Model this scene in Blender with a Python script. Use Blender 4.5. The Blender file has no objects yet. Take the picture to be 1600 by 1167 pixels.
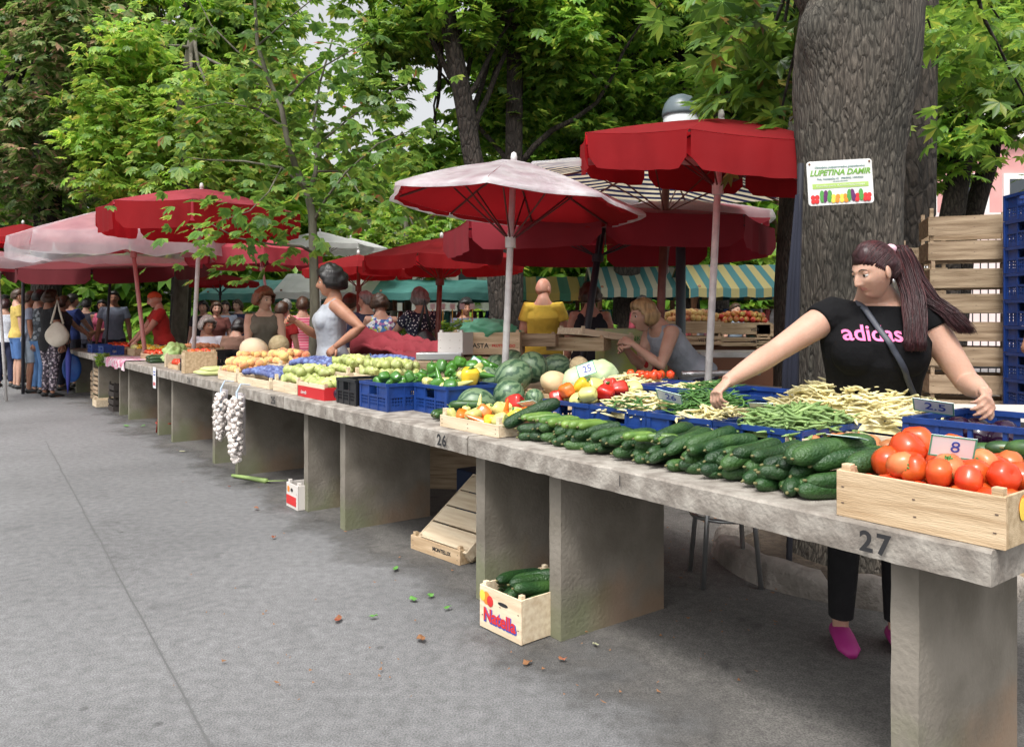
import bpy, bmesh, math, random
import numpy as np
from mathutils import Vector, Matrix, Euler, noise
from mathutils.bvhtree import BVHTree
random.seed(7); np.random.seed(7)
S = bpy.context.scene
C = S.collection
pi = math.pi
# ------------------------------------------------------------ camera, sky, sun, exposure
cd = bpy.data.cameras.new('camera'); cam = bpy.data.objects.new('camera', cd); C.objects.link(cam)
cam.location = (0, 0, 1.25); cam.rotation_euler = (pi/2, 0, 0)
cd.lens = 36*1220/1600; cd.sensor_width = 36; cd.shift_y = -83.5/1600
cd.clip_end = 2000; cd.clip_start = .05
S.camera = cam
SUN_EL, SUN_AZ = math.radians(58), math.radians(200)     # azimuth from +Y clockwise: high, behind the camera
W = bpy.data.worlds.new('World'); S.world = W; W.use_nodes = True
nt = W.node_tree; bg = nt.nodes['Background']
sky = nt.nodes.new('ShaderNodeTexSky'); sky.sky_type = 'NISHITA'; sky.sun_disc = False
sky.sun_elevation = SUN_EL; sky.sun_rotation = SUN_AZ; sky.dust_density = 6; sky.air_density = 1.2; sky.ozone_density = 1
hs = nt.nodes.new('ShaderNodeHueSaturation'); hs.inputs['Saturation'].default_value = .12
hs.inputs['Value'].default_value = 1.4
nt.links.new(sky.outputs[0], hs.inputs['Color']); nt.links.new(hs.outputs[0], bg.inputs[0])
bg.inputs[1].default_value = .15
sl = bpy.data.lights.new('sun', 'SUN'); so = bpy.data.objects.new('sun', sl); C.objects.link(so)
sl.energy = 1.9; sl.angle = math.radians(12); sl.color = (1, .96, .9)
dv = Vector((math.sin(SUN_AZ)*math.cos(SUN_EL), math.cos(SUN_AZ)*math.cos(SUN_EL), math.sin(SUN_EL)))
so.rotation_euler = dv.to_track_quat('Z', 'Y').to_euler()
S.view_settings.view_transform = 'Standard'; S.view_settings.look = 'None'
S.view_settings.exposure = .22; S.view_settings.gamma = 1
S.cycles.max_bounces = 6; S.cycles.diffuse_bounces = 3; S.cycles.transmission_bounces = 4; S.cycles.transparent_max_bounces = 8

# ------------------------------------------------------------ coordinate helpers
def P(px, py, Y): return Vector(((px-800)/1220*Y, Y, 1.25-(py-500)/1220*Y))
def T(px, py, z):
    Y = (1.25-z)*1220/(py-500); return Vector(((px-800)/1220*Y, Y, z))
def R(s, w, z=0): return Vector((.175+.5946*s+.804*w, 3.05-.804*s+.5946*w, z))
RA = math.atan2(-.804, .5946)                            # yaw of the stall row
def RM(s, w, z=0, a=0): return Matrix.Translation(R(s, w, z)) @ Matrix.Rotation(RA+a, 4, 'Z')
def RV(x): return random.uniform(-x, x)

# ------------------------------------------------------------ materials
MATS = {}
def M(name, col, rough=.6, col2=None, sc=8, bump=0, bs=60, metal=0, tr=0, isl=0, var=0, alpha=1, stretch=None, spec=.5, det=4, lo=.35, hi=.65, thr=None, sheen=0):
    if name in MATS: return MATS[name]
    m = bpy.data.materials.new(name); m.use_nodes = True; MATS[name] = m
    t = m.node_tree; N = t.nodes; L = t.links; b = N['Principled BSDF']
    b.inputs['Roughness'].default_value = rough; b.inputs['Metallic'].default_value = metal
    b.inputs['Specular IOR Level'].default_value = spec
    if sheen: b.inputs['Sheen Weight'].default_value = sheen
    rgb = N.new('ShaderNodeRGB'); rgb.outputs[0].default_value = (*col, 1); out = rgb.outputs[0]
    tc = N.new('ShaderNodeTexCoord'); mp = N.new('ShaderNodeMapping'); L.new(tc.outputs['Object'], mp.inputs[0])
    oi = N.new('ShaderNodeObjectInfo')
    if stretch: mp.inputs['Scale'].default_value = stretch
    mul = N.new('ShaderNodeVectorMath'); mul.operation = 'ADD'; L.new(mp.outputs[0], mul.inputs[0])
    cmb = N.new('ShaderNodeMath'); cmb.operation = 'MULTIPLY'; cmb.inputs[1].default_value = 37; L.new(oi.outputs['Random'], cmb.inputs[0]); L.new(cmb.outputs[0], mul.inputs[1])
    if col2:
        n = N.new('ShaderNodeTexNoise'); n.inputs['Scale'].default_value = sc; n.inputs['Detail'].default_value = det; L.new(mul.outputs[0], n.inputs[0])
        r = N.new('ShaderNodeMapRange'); r.inputs[1].default_value = lo; r.inputs[2].default_value = hi; L.new(n.outputs[0], r.inputs[0])
        mx = N.new('ShaderNodeMix'); mx.data_type = 'RGBA'; L.new(r.outputs[0], mx.inputs[0]); mx.inputs[6].default_value = (*col, 1); mx.inputs[7].default_value = (*col2, 1)
        out = mx.outputs[2]
    if isl or var:
        h = N.new('ShaderNodeHueSaturation'); L.new(out, h.inputs['Color'])
        if isl:
            g = N.new('ShaderNodeNewGeometry'); src = g.outputs['Random Per Island']; a = isl
        else: src = oi.outputs['Random']; a = var
        v = N.new('ShaderNodeMapRange'); v.inputs[3].default_value = 1-a; v.inputs[4].default_value = 1+a; L.new(src, v.inputs[0]); L.new(v.outputs[0], h.inputs['Value'])
        v2 = N.new('ShaderNodeMath'); v2.operation = 'MULTIPLY_ADD'; L.new(src, v2.inputs[0]); v2.inputs[1].default_value = -.06*a; v2.inputs[2].default_value = .5+.03*a; L.new(v2.outputs[0], h.inputs['Hue'])
        out = h.outputs[0]
    L.new(out, b.inputs['Base Color'])
    if bump:
        n2 = N.new('ShaderNodeTexNoise'); n2.inputs['Scale'].default_value = bs; n2.inputs['Detail'].default_value = 5; L.new(mul.outputs[0], n2.inputs[0])
        bp = N.new('ShaderNodeBump'); bp.inputs['Strength'].default_value = min(1, bump); bp.inputs['Distance'].default_value = .01*max(1, bump); L.new(n2.outputs[0], bp.inputs['Height']); L.new(bp.outputs[0], b.inputs['Normal'])
    if tr:
        tn = N.new('ShaderNodeBsdfTranslucent'); L.new(out, tn.inputs[0]); ms = N.new('ShaderNodeMixShader'); ms.inputs[0].default_value = tr
        L.new(b.outputs[0], ms.inputs[1]); L.new(tn.outputs[0], ms.inputs[2]); L.new(ms.outputs[0], N['Material Output'].inputs[0])
    if alpha < 1: b.inputs['Alpha'].default_value = alpha
    m.diffuse_color = (*col, 1)
    return m
def foliage(name, stops, tr=.45):
    m = bpy.data.materials.new(name); m.use_nodes = True; t = m.node_tree; N = t.nodes; L = t.links; b = N['Principled BSDF']
    g = N.new('ShaderNodeNewGeometry'); r = N.new('ShaderNodeValToRGB'); L.new(g.outputs['Random Per Island'], r.inputs[0])
    e = r.color_ramp.elements
    for i, (p, c) in enumerate(stops):
        k = e[i] if i < 2 else e.new(p); k.position = p; k.color = (*c, 1)
    tc = N.new('ShaderNodeTexCoord'); n = N.new('ShaderNodeTexNoise'); n.inputs['Scale'].default_value = .9; L.new(tc.outputs['Object'], n.inputs[0])
    v = N.new('ShaderNodeMapRange'); v.inputs[1].default_value = .3; v.inputs[2].default_value = .7; v.inputs[3].default_value = .6; v.inputs[4].default_value = 1.45; L.new(n.outputs[0], v.inputs[0])
    h = N.new('ShaderNodeHueSaturation'); L.new(r.outputs[0], h.inputs['Color']); L.new(v.outputs[0], h.inputs['Value'])
    L.new(h.outputs[0], b.inputs['Base Color']); b.inputs['Roughness'].default_value = .42
    tn = N.new('ShaderNodeBsdfTranslucent'); h2 = N.new('ShaderNodeHueSaturation'); h2.inputs['Hue'].default_value = .475; h2.inputs['Value'].default_value = 1.6; L.new(h.outputs[0], h2.inputs['Color']); L.new(h2.outputs[0], tn.inputs[0])
    ms = N.new('ShaderNodeMixShader'); ms.inputs[0].default_value = tr; L.new(b.outputs[0], ms.inputs[1]); L.new(tn.outputs[0], ms.inputs[2]); L.new(ms.outputs[0], N['Material Output'].inputs[0])
    return m
def stripes(name, c1, c2, freq, axis=0, rough=.8, tr=.3, width=.5, c3=None):
    m = bpy.data.materials.new(name); m.use_nodes = True; t = m.node_tree; N = t.nodes; L = t.links; b = N['Principled BSDF']
    tc = N.new('ShaderNodeTexCoord'); sp = N.new('ShaderNodeSeparateXYZ'); L.new(tc.outputs['Object'], sp.inputs[0])
    a = N.new('ShaderNodeMath'); a.operation = 'MULTIPLY'; a.inputs[1].default_value = freq; L.new(sp.outputs[axis], a.inputs[0])
    f = N.new('ShaderNodeMath'); f.operation = 'FRACT'; L.new(a.outputs[0], f.inputs[0])
    g = N.new('ShaderNodeMath'); g.operation = 'GREATER_THAN'; g.inputs[1].default_value = width; L.new(f.outputs[0], g.inputs[0])
    mx = N.new('ShaderNodeMix'); mx.data_type = 'RGBA'; mx.inputs[6].default_value = (*c1, 1); mx.inputs[7].default_value = (*c2, 1); L.new(g.outputs[0], mx.inputs[0])
    L.new(mx.outputs[2], b.inputs['Base Color']); b.inputs['Roughness'].default_value = rough
    tn = N.new('ShaderNodeBsdfTranslucent'); L.new(mx.outputs[2], tn.inputs[0]); ms = N.new('ShaderNodeMixShader'); ms.inputs[0].default_value = tr
    L.new(b.outputs[0], ms.inputs[1]); L.new(tn.outputs[0], ms.inputs[2]); L.new(ms.outputs[0], N['Material Output'].inputs[0])
    return m
def pattern(name, bgc, cols, sc, thr=.35, rough=.8):          # printed cloth: voronoi blobs
    m = bpy.data.materials.new(name); m.use_nodes = True; t = m.node_tree; N = t.nodes; L = t.links; b = N['Principled BSDF']
    tc = N.new('ShaderNodeTexCoord'); v = N.new('ShaderNodeTexVoronoi'); v.inputs['Scale'].default_value = sc; L.new(tc.outputs['Object'], v.inputs[0])
    g = N.new('ShaderNodeMath'); g.operation = 'LESS_THAN'; g.inputs[1].default_value = thr; L.new(v.outputs['Distance'], g.inputs[0])
    sp = N.new('ShaderNodeSeparateXYZ'); L.new(v.outputs['Color'], sp.inputs[0])
    r = N.new('ShaderNodeValToRGB'); r.color_ramp.interpolation = 'CONSTANT'; L.new(sp.outputs[0], r.inputs[0]); e = r.color_ramp.elements
    for i, c in enumerate(cols):
        k = e[0] if i == 0 else (e[1] if i == 1 else e.new(i/len(cols))); k.position = i/len(cols); k.color = (*c, 1)
    if len(cols) == 1: e[1].color = (*cols[0], 1)
    mx = N.new('ShaderNodeMix'); mx.data_type = 'RGBA'; mx.inputs[6].default_value = (*bgc, 1); L.new(r.outputs[0], mx.inputs[7]); L.new(g.outputs[0], mx.inputs[0])
    L.new(mx.outputs[2], b.inputs['Base Color']); b.inputs['Roughness'].default_value = rough
    return m

# ------------------------------------------------------------ object helpers
def tag(o, label, cat, group=None):
    o['label'] = label; o['category'] = cat
    if group: o['group'] = group
    return o
def thing(name, label, cat, mat4=None, group=None):
    o = bpy.data.objects.new(name, None); C.objects.link(o); o.empty_display_size = .1
    if mat4 is not None: o.matrix_world = mat4
    return tag(o, label, cat, group)
def link(name, me, parent=None, mat4=None):
    o = bpy.data.objects.new(name, me); C.objects.link(o)
    if parent: o.parent = parent
    if mat4 is not None: o.matrix_local = mat4
    return o
def copyt(o, mat4=None, label=None, group=None, parent=None):
    c = o.copy(); C.objects.link(c)
    if parent: c.parent = parent
    if mat4 is not None: c.matrix_world = mat4
    if label: c['label'] = label
    if group: c['group'] = group
    for k in CH.get(o.name, []): copyt(k, None, parent=c)
    return c
CH = {}
def reg():                                                   # parent -> children map for copyt
    CH.clear()
    for o in C.objects:
        if o.parent: CH.setdefault(o.parent.name, []).append(o)

class MB:
    def __init__(s): s.v = []; s.f = []; s.m = []; s.n = 0; s.mi = 0
    def add(s, vs, fs, M4=None):
        vs = np.asarray(vs, float).reshape(-1, 3)
        if M4 is not None:
            A = np.array(M4); vs = vs @ A[:3, :3].T + A[:3, 3]
        s.v.append(vs); s.f += [tuple(i+s.n for i in f) for f in fs]; s.m += [s.mi]*len(fs); s.n += len(vs); return s
    def box(s, c, d, M4=None, rz=0, ch=0):
        x, y, z = d[0]/2, d[1]/2, d[2]/2
        vs = np.array([[i, j, k] for i in (-x, x) for j in (-y, y) for k in (-z, z)], float)
        if rz:
            cc, ss = math.cos(rz), math.sin(rz); vs = vs @ np.array([[cc, ss, 0], [-ss, cc, 0], [0, 0, 1]])
        return s.add(vs+np.array(c), [(0, 1, 3, 2), (4, 6, 7, 5), (0, 4, 5, 1), (2, 3, 7, 6), (0, 2, 6, 4), (1, 5, 7, 3)], M4)
    def tube(s, pts, r, n=8, M4=None, side=None, ry=None, cap=True):
        pts = [Vector(p) for p in pts]; k = len(pts)
        if not hasattr(r, '__len__'): r = [r]*k
        if ry is None: ry = r
        vs = []; u = Vector(side) if side else None
        for i, p in enumerate(pts):
            t = (pts[min(i+1, k-1)]-pts[max(i-1, 0)])
            if t.length < 1e-9: t = Vector((0, 0, 1))
            t.normalize()
            if u is None:
                a = Vector((1, 0, 0)) if abs(t.x) < .8 else Vector((0, 1, 0)); u = a
            uu = (u - t*u.dot(t))
            if uu.length < 1e-6: uu = t.orthogonal()
            uu.normalize()
            if side is None: u = uu
            w = t.cross(uu)
            for j in range(n):
                a = 2*pi*j/n; vs.append(p+uu*(math.cos(a)*r[i])+w*(math.sin(a)*ry[i]))
        fs = [(i*n+j, i*n+(j+1) % n, (i+1)*n+(j+1) % n, (i+1)*n+j) for i in range(k-1) for j in range(n)]
        if cap: fs += [tuple(range(n))[::-1], tuple((k-1)*n+j for j in range(n))]
        return s.add([tuple(v) for v in vs], fs, M4)
    def lathe(s, prof, n=16, M4=None, lobes=0, la=0):
        vs = []
        for (r, z) in prof:
            for j in range(n):
                a = 2*pi*j/n; q = r*(1+la*math.cos(lobes*a)) if lobes else r; vs.append((q*math.cos(a), q*math.sin(a), z))
        k = len(prof)
        fs = [(i*n+j, i*n+(j+1) % n, (i+1)*n+(j+1) % n, (i+1)*n+j) for i in range(k-1) for j in range(n)]
        fs += [tuple(range(n))[::-1], tuple((k-1)*n+j for j in range(n))]
        return s.add(vs, fs, M4)
    def ell(s, c, r, n=12, m=8, M4=None, rot=None):
        vs = [];
        for i in range(m+1):
            th = pi*i/m
            for j in range(n):
                a = 2*pi*j/n; vs.append((r[0]*math.sin(th)*math.cos(a), r[1]*math.sin(th)*math.sin(a), -r[2]*math.cos(th)))
        vs = np.array(vs)
        if rot is not None: vs = vs @ np.array(rot.to_matrix() if hasattr(rot, 'to_matrix') else rot)[:3, :3].T
        vs = vs+np.array(c)
        fs = [(i*n+j, i*n+(j+1) % n, (i+1)*n+(j+1) % n, (i+1)*n+j) for i in range(m) for j in range(n)]
        return s.add(vs, fs, M4)
    def mesh(s, name, mats, smooth=False):
        me = bpy.data.meshes.new(name)
        me.from_pydata(np.concatenate(s.v).tolist() if s.v else [], [], s.f)
        for m in (mats if isinstance(mats, (list, tuple)) else [mats]): me.materials.append(m)
        if len(me.materials) > 1: me.polygons.foreach_set('material_index', s.m)
        if smooth: me.polygons.foreach_set('use_smooth', [True]*len(me.polygons))
        me.validate(); me.update(); return me
    def build(s, name, mats, parent=None, smooth=False, bevel=0, mat4=None, weld=False):
        o = link(name, s.mesh(name, mats, smooth), parent, mat4)
        if bevel:
            b = o.modifiers.new('b', 'BEVEL'); b.width = bevel; b.segments = 2; b.limit_method = 'ANGLE'
        return o
def baked(o):                                                # apply modifiers without bpy.ops
    dg = bpy.context.evaluated_depsgraph_get(); dg.update(); me = bpy.data.meshes.new_from_object(o.evaluated_get(dg)); mats = [m for m in o.data.materials]
    o.modifiers.clear(); o.data = me
    me.materials.clear()
    for m in mats: me.materials.append(m)
    return o
def remesh(mb, name, mats, vox, parent=None, smooth=3, mat4=None):
    o = mb.build(name, mats[0] if isinstance(mats, list) else mats, parent, mat4=mat4)
    r = o.modifiers.new('r', 'REMESH'); r.mode = 'VOXEL'; r.voxel_size = vox; r.use_smooth_shade = True
    if smooth:
        q = o.modifiers.new('s', 'SMOOTH'); q.iterations = smooth; q.factor = .5
    baked(o); o.data.polygons.foreach_set('use_smooth', [True]*len(o.data.polygons)); return o
def text(txt, size, mat, parent, M4, name='lettering', ext=.0006, align='CENTER', shear=0, bold=0):
    cu = bpy.data.curves.new(name, 'FONT'); cu.body = txt; cu.size = size; cu.extrude = ext; cu.align_x = align; cu.align_y = 'CENTER'; cu.shear = shear; cu.offset = bold; cu.resolution_u = 3
    t = bpy.data.objects.new(name, cu); C.objects.link(t)
    dg = bpy.context.evaluated_depsgraph_get(); me = bpy.data.meshes.new_from_object(t.evaluated_get(dg)); bpy.data.objects.remove(t); bpy.data.curves.remove(cu)
    me.materials.clear(); me.materials.append(mat); me.transform(M4)
    return link(name, me, parent)
FX = Matrix.Rotation(pi/2, 4, 'X')                           # text lying in XY -> standing in XZ, facing -Y

# ------------------------------------------------------------ palette
concrete = M('concrete', (.36, .33, .29), .9, (.20, .175, .15), 13, .5, 70, det=14, lo=.36, hi=.60)
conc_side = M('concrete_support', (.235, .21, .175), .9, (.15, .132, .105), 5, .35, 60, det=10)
wood = M('crate_wood', (.62, .47, .30), .75, (.42, .29, .165), 6, .3, 50, stretch=(.6, 7, 7), var=.12, det=6)
wood2 = M('old_crate_wood', (.47, .35, .23), .8, (.25, .17, .10), 6, .4, 50, stretch=(.6, 7, 7), var=.12, det=6)
wood3 = M('pale_crate_wood', (.78, .66, .48), .75, (.62, .48, .32), 6, .3, 50, stretch=(.6, 7, 7), var=.06)
blueP = M('blue_plastic', (.010, .046, .22), .42, (.008, .034, .16), 20, .1, 90)
blackP = M('black_plastic', (.012, .013, .016), .4)
steel = M('steel', (.55, .56, .57), .32, metal=.9)
white = M('white_paint', (.78, .78, .77), .45, (.62, .62, .6), 9)
navy = M('navy_cloth', (.008, .010, .022), .9)
black = M('black_print', (.02, .02, .022), .7)
redp = M('red_print', (.6, .03, .03), .6); bluep = M('blue_print', (.04, .08, .4), .6); greenp = M('green_print', (.08, .3, .06), .6); orangep = M('orange_print', (.8, .25, .03), .6); yellowp = M('yellow_print', (.85, .6, .08), .6)
purplep = M('purple_print', (.12, .02, .12), .6)
card = M('price_card', (.8, .82, .84), .35)
# ------------------------------------------------------------ ground
def asphalt(name, c, c2, w):
    m = bpy.data.materials.new(name); m.use_nodes = True; t = m.node_tree; N = t.nodes; L = t.links; b = N['Principled BSDF']; b.inputs['Roughness'].default_value = .88
    tc = N.new('ShaderNodeTexCoord')
    def ns(s, d, lo, hi, a, e, inp=None):
        n = N.new('ShaderNodeTexNoise'); n.inputs['Scale'].default_value = s; n.inputs['Detail'].default_value = d; L.new(tc.outputs['Object'], n.inputs[0])
        q = N.new('ShaderNodeMapRange'); q.inputs[1].default_value = lo; q.inputs[2].default_value = hi; q.inputs[3].default_value = a; q.inputs[4].default_value = e; L.new(n.outputs[0], q.inputs[0]); return q.outputs[0]
    mx = N.new('ShaderNodeMix'); mx.data_type = 'RGBA'; mx.inputs[6].default_value = (*c, 1); mx.inputs[7].default_value = (*c2, 1); L.new(ns(.55, 9, .36, .64, 0, 1), mx.inputs[0])
    fine = ns(170, 2, .36, .66, .70, 1.36); med = ns(22, 6, .3, .7, .82, 1.18)
    v = N.new('ShaderNodeMath'); v.operation = 'MULTIPLY'; L.new(fine, v.inputs[0]); L.new(med, v.inputs[1])
    sp = ns(4.2, 8, .60, .70, 1, w); v2 = N.new('ShaderNodeMath'); v2.operation = 'MULTIPLY'; L.new(v.outputs[0], v2.inputs[0]); L.new(sp, v2.inputs[1])
    h = N.new('ShaderNodeHueSaturation'); L.new(mx.outputs[2], h.inputs['Color']); vo = N.new('ShaderNodeTexVoronoi'); vo.inputs['Scale'].default_value = 3.1; L.new(tc.outputs['Object'], vo.inputs[0]); gm_ = N.new('ShaderNodeMapRange'); gm_.inputs[1].default_value = .035; gm_.inputs[2].default_value = .06; gm_.inputs[3].default_value = .62; gm_.inputs[4].default_value = 1; L.new(vo.outputs['Distance'], gm_.inputs[0]); v3 = N.new('ShaderNodeMath'); v3.operation = 'MULTIPLY'; L.new(v2.outputs[0], v3.inputs[0]); L.new(gm_.outputs[0], v3.inputs[1]); L.new(v3.outputs[0], h.inputs['Value']); L.new(h.outputs[0], b.inputs['Base Color'])
    bp = N.new('ShaderNodeBump'); bp.inputs['Strength'].default_value = .4; bp.inputs['Distance'].default_value = .004; L.new(fine, bp.inputs['Height']); L.new(bp.outputs[0], b.inputs['Normal']); return m
asph = asphalt('asphalt', (.185, .185, .188), (.135, .135, .137), .84)
asph2 = asphalt('asphalt_dark', (.135, .128, .120), (.085, .080, .074), .6)
_0 = M('unused_a', (.215, .215, .215), .9, (.15, .15, .15), 1.1, 1.0, 230, det=12, lo=.3, hi=.7)
_1 = M('unused_b', (.155, .148, .138), .92, (.09, .085, .078), 1.6, 1.0, 200, det=12, lo=.3, hi=.7)
mb = MB(); mb.box((0, 200, -.05), (1200, 1200, .1)); g = mb.build('ground', asph); g['kind'] = 'structure'
mb = MB()                                                    # darker asphalt tone under and behind the stalls, fading out unevenly towards the lane
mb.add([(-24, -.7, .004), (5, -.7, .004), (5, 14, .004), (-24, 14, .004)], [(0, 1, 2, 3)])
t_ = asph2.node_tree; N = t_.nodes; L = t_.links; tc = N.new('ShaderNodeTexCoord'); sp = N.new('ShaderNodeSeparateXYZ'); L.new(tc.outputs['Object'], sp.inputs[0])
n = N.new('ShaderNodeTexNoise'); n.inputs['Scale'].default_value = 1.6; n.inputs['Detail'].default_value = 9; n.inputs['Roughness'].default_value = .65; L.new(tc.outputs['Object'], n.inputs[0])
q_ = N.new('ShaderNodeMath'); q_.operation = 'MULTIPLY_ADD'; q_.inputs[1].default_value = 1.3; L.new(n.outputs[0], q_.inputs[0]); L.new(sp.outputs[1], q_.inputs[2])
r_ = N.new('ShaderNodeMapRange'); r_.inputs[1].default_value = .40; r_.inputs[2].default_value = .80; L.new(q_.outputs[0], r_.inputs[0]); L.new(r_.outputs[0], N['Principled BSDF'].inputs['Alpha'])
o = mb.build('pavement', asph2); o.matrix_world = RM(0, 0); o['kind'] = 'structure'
mb = MB()                                                    # tar seam along the lane
for i in range(80):
    a = (-4.8+.0613*i, 8.03-.09*i)
    a2 = (-4.8+.0613*(i+1), 8.03-.09*(i+1)); q = lambda i_: .014*noise.noise(Vector((i_*.31, 3, 0)))
    mb.add([(a[0]+q(i), a[1], .008), (a[0]+q(i)+.007, a[1], .008), (a2[0]+q(i+1)+.007, a2[1], .008), (a2[0]+q(i+1), a2[1], .008)], [(0, 1, 2, 3)])
o = mb.build('road_seam', M('tar', (.12, .12, .12), .9)); o['kind'] = 'structure'

# ------------------------------------------------------------ concrete market tables
def number(txt, s, wf, z, sz, parent):
    for k, ch in enumerate(txt):
        text(ch, sz, black, parent, Matrix.Translation((s+k*sz*.62, wf, z)) @ FX, 'stencil_number', bold=.002)
joints = [1.60, -.505, -2.74, -4.95, -7.05, -9.2, -11.4, -13.6]
legs_s = [[1.36, -.01], [-.53, -1.99], [-2.56, -4.02], [-4.66, -6.14], [-6.76, -8.36], [-8.96, -10.6], [-11.1, -12.9]]
TZ = .742
def leg_mb(s, d=.58, t=.07, h=.66):
    m = MB(); n = 10; vs = []
    # slab-like upright with gently chipped foot
    for z in np.linspace(0, h, 9):
        for (x, y) in ((-t/2, 0), (t/2, 0), (t/2, d), (-t/2, d)):
            j = .0015*noise.noise(Vector((s*9+x*30, y*9, z*11))); vs.append((s+x+j, y+j, z))
    fs = [(i*4+j, i*4+(j+1) % 4, (i+1)*4+(j+1) % 4, (i+1)*4+j) for i in range(8) for j in range(4)]+[(3, 2, 1, 0), (32, 33, 34, 35)]
    m.add(vs, fs); return m
def legmat():
    m = MATS['concrete_support']; t = m.node_tree; N = t.nodes; L = t.links; b = N['Principled BSDF']
    src = b.inputs['Base Color'].links[0].from_socket
    tc = N.new('ShaderNodeTexCoord'); sp = N.new('ShaderNodeSeparateXYZ'); L.new(tc.outputs['Object'], sp.inputs[0])
    n = N.new('ShaderNodeTexNoise'); n.inputs['Scale'].default_value = 5; n.inputs['Detail'].default_value = 6; L.new(tc.outputs['Object'], n.inputs[0])
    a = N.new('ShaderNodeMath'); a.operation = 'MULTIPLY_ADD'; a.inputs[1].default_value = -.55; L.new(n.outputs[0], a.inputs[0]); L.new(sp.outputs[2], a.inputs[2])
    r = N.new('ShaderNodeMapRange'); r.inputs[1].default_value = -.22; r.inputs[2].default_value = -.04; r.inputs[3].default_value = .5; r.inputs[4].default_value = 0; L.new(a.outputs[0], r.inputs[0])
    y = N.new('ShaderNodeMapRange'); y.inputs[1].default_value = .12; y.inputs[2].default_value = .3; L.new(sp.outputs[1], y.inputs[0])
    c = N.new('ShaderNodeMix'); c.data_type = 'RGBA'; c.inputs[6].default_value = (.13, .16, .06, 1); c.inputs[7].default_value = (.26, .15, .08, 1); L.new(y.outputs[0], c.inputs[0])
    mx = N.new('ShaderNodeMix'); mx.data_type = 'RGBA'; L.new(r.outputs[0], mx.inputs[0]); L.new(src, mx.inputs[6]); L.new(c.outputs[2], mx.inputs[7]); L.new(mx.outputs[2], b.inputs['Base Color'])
legmat()
names = {0: 'nearest concrete market table, stencilled 27, cucumbers and tomatoes on top', 1: 'concrete market table stencilled 26, blue crates and watermelons on top', 2: 'concrete market table stencilled 25 carrying plums and pears, garlic hanging off it', 3: 'concrete market table stencilled 24 with tomatoes and sweetcorn, beside the garlic strings', 4: 'concrete market table with the white hanging price sheet at its edge', 5: 'concrete market table with a pink cloth hanging over its front edge', 6: 'farthest concrete table of the row, beside the woman with the white bag'}
for i in range(7):
    s1, s0 = joints[i]-.006, joints[i+1]+.006
    t = thing('market_table', names[i], 'table', RM(0, 0), 'concrete tables of the front row')
    # slab: subdivided box with worn edges
    m = MB(); nx = 60; vs = []; z0, z1 = .662, TZ; y0, y1 = -.085, .98
    sec = [(y0, z0), (y0-.001, z0+.025), (y0, z1-.006), (y0+.006, z1), (y1, z1), (y1, z0)]
    for k in range(nx+1):
        s = s0+(s1-s0)*k/nx
        for q, (y, z) in enumerate(sec):
            j = .003*noise.noise(Vector((s*14, q*3, i))) if q < 4 else 0
            vs.append((s, y+j, z+(j*.6 if q != 4 else 0)-(.004*abs(noise.noise(Vector((s*40, q, 2)))) if q in (0, 2) else 0)))
    n = len(sec); fs = [(k*n+q, k*n+(q+1) % n, (k+1)*n+(q+1) % n, (k+1)*n+q) for k in range(nx) for q in range(n)]+[tuple(range(n)), tuple(nx*n+q for q in range(n))[::-1]]
    m.add(vs, fs); tt_ = m.build('tabletop', concrete, t)
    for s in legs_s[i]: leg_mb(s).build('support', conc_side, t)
    num = {0: '27', 1: '26', 2: '25', 3: '24'}.get(i)
    if num: number(num, {0: 1.315, 1: -.72, 2: -2.92, 3: -5.12}[i], -.1, .7, .07, tt_)
    if i in (1, 0): text('|', .04, black, tt_, Matrix.Translation((s0+(.72 if i == 1 else .95), -.1, .712)) @ FX, 'crack_mark')
# second row of tables behind the aisle
for k, (a, b, w0, w1, lab) in enumerate([(-4.9, -2.02, 2.72, 3.5, 'grey concrete table of the second row behind the watermelons, with open crates on it'), (-1.95, .1, 2.45, 3.25, 'grey concrete table of the second row between the leaning blonde woman and the big trunk'), (-6.9, -5.0, 2.7, 3.5, 'second-row table under the folded red canopy cloth'), (-9.2, -6.98, 2.7, 3.5, 'second-row table behind the woman in the olive top')]):
    t = thing('market_table', lab, 'table', RM(0, 0), 'tables of the second row')
    m = MB(); m.box(((a+b)/2, (w0+w1)/2, .70), (b-a, w1-w0, .08)); m.build('tabletop', concrete, t, bevel=.006)
    for s in (a+.3, b-.3): m = MB(); m.box((s, (w0+w1)/2, .33), (.07, .6, .66)); m.build('support', conc_side, t)

# ------------------------------------------------------------ buildings behind
pink = M('pink_render', (.62, .33, .31), .9, (.55, .27, .26), 1, det=5); glassm = M('window_glass', (.05, .06, .07), .15); trimw = M('pale_trim', (.75, .72, .7), .7)
b = thing('pink_building', 'pink rendered building with white trimmed windows behind the trees at right', 'building', Matrix.Translation((15, 27, 0)))
m = MB(); m.box((3.2, 4, 6), (17, 8, 12)); m.build('wall', pink, b)
m = MB(); m.box((3.2, 4, 12.2), (17.6, 8.6, .4)); m.build('roof', M('roof_tiles', (.3, .12, .07), .9, (.2, .08, .05), 3), b)
for x in (-3.4, -1, .8, 2.6, 5):
    for z in (1.5, 4.6, 7.9):
        f = MB(); f.box((x, -.05, z+.7), (1.3, .1, 2.0)); f = f.build('window', trimw, b); q = MB(); q.box((x, -.115, z+.7), (.9, .03, 1.6)); q.build('pane', glassm, f)
        q = MB(); q.box((x, -.16, z-.38), (1.5, .24, .12)); q.build('sill', trimw, f)
b = thing('white_building', 'white building glimpsed between the trees above the red umbrellas', 'building', Matrix.Translation((-5.3, 30, 0)))
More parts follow.
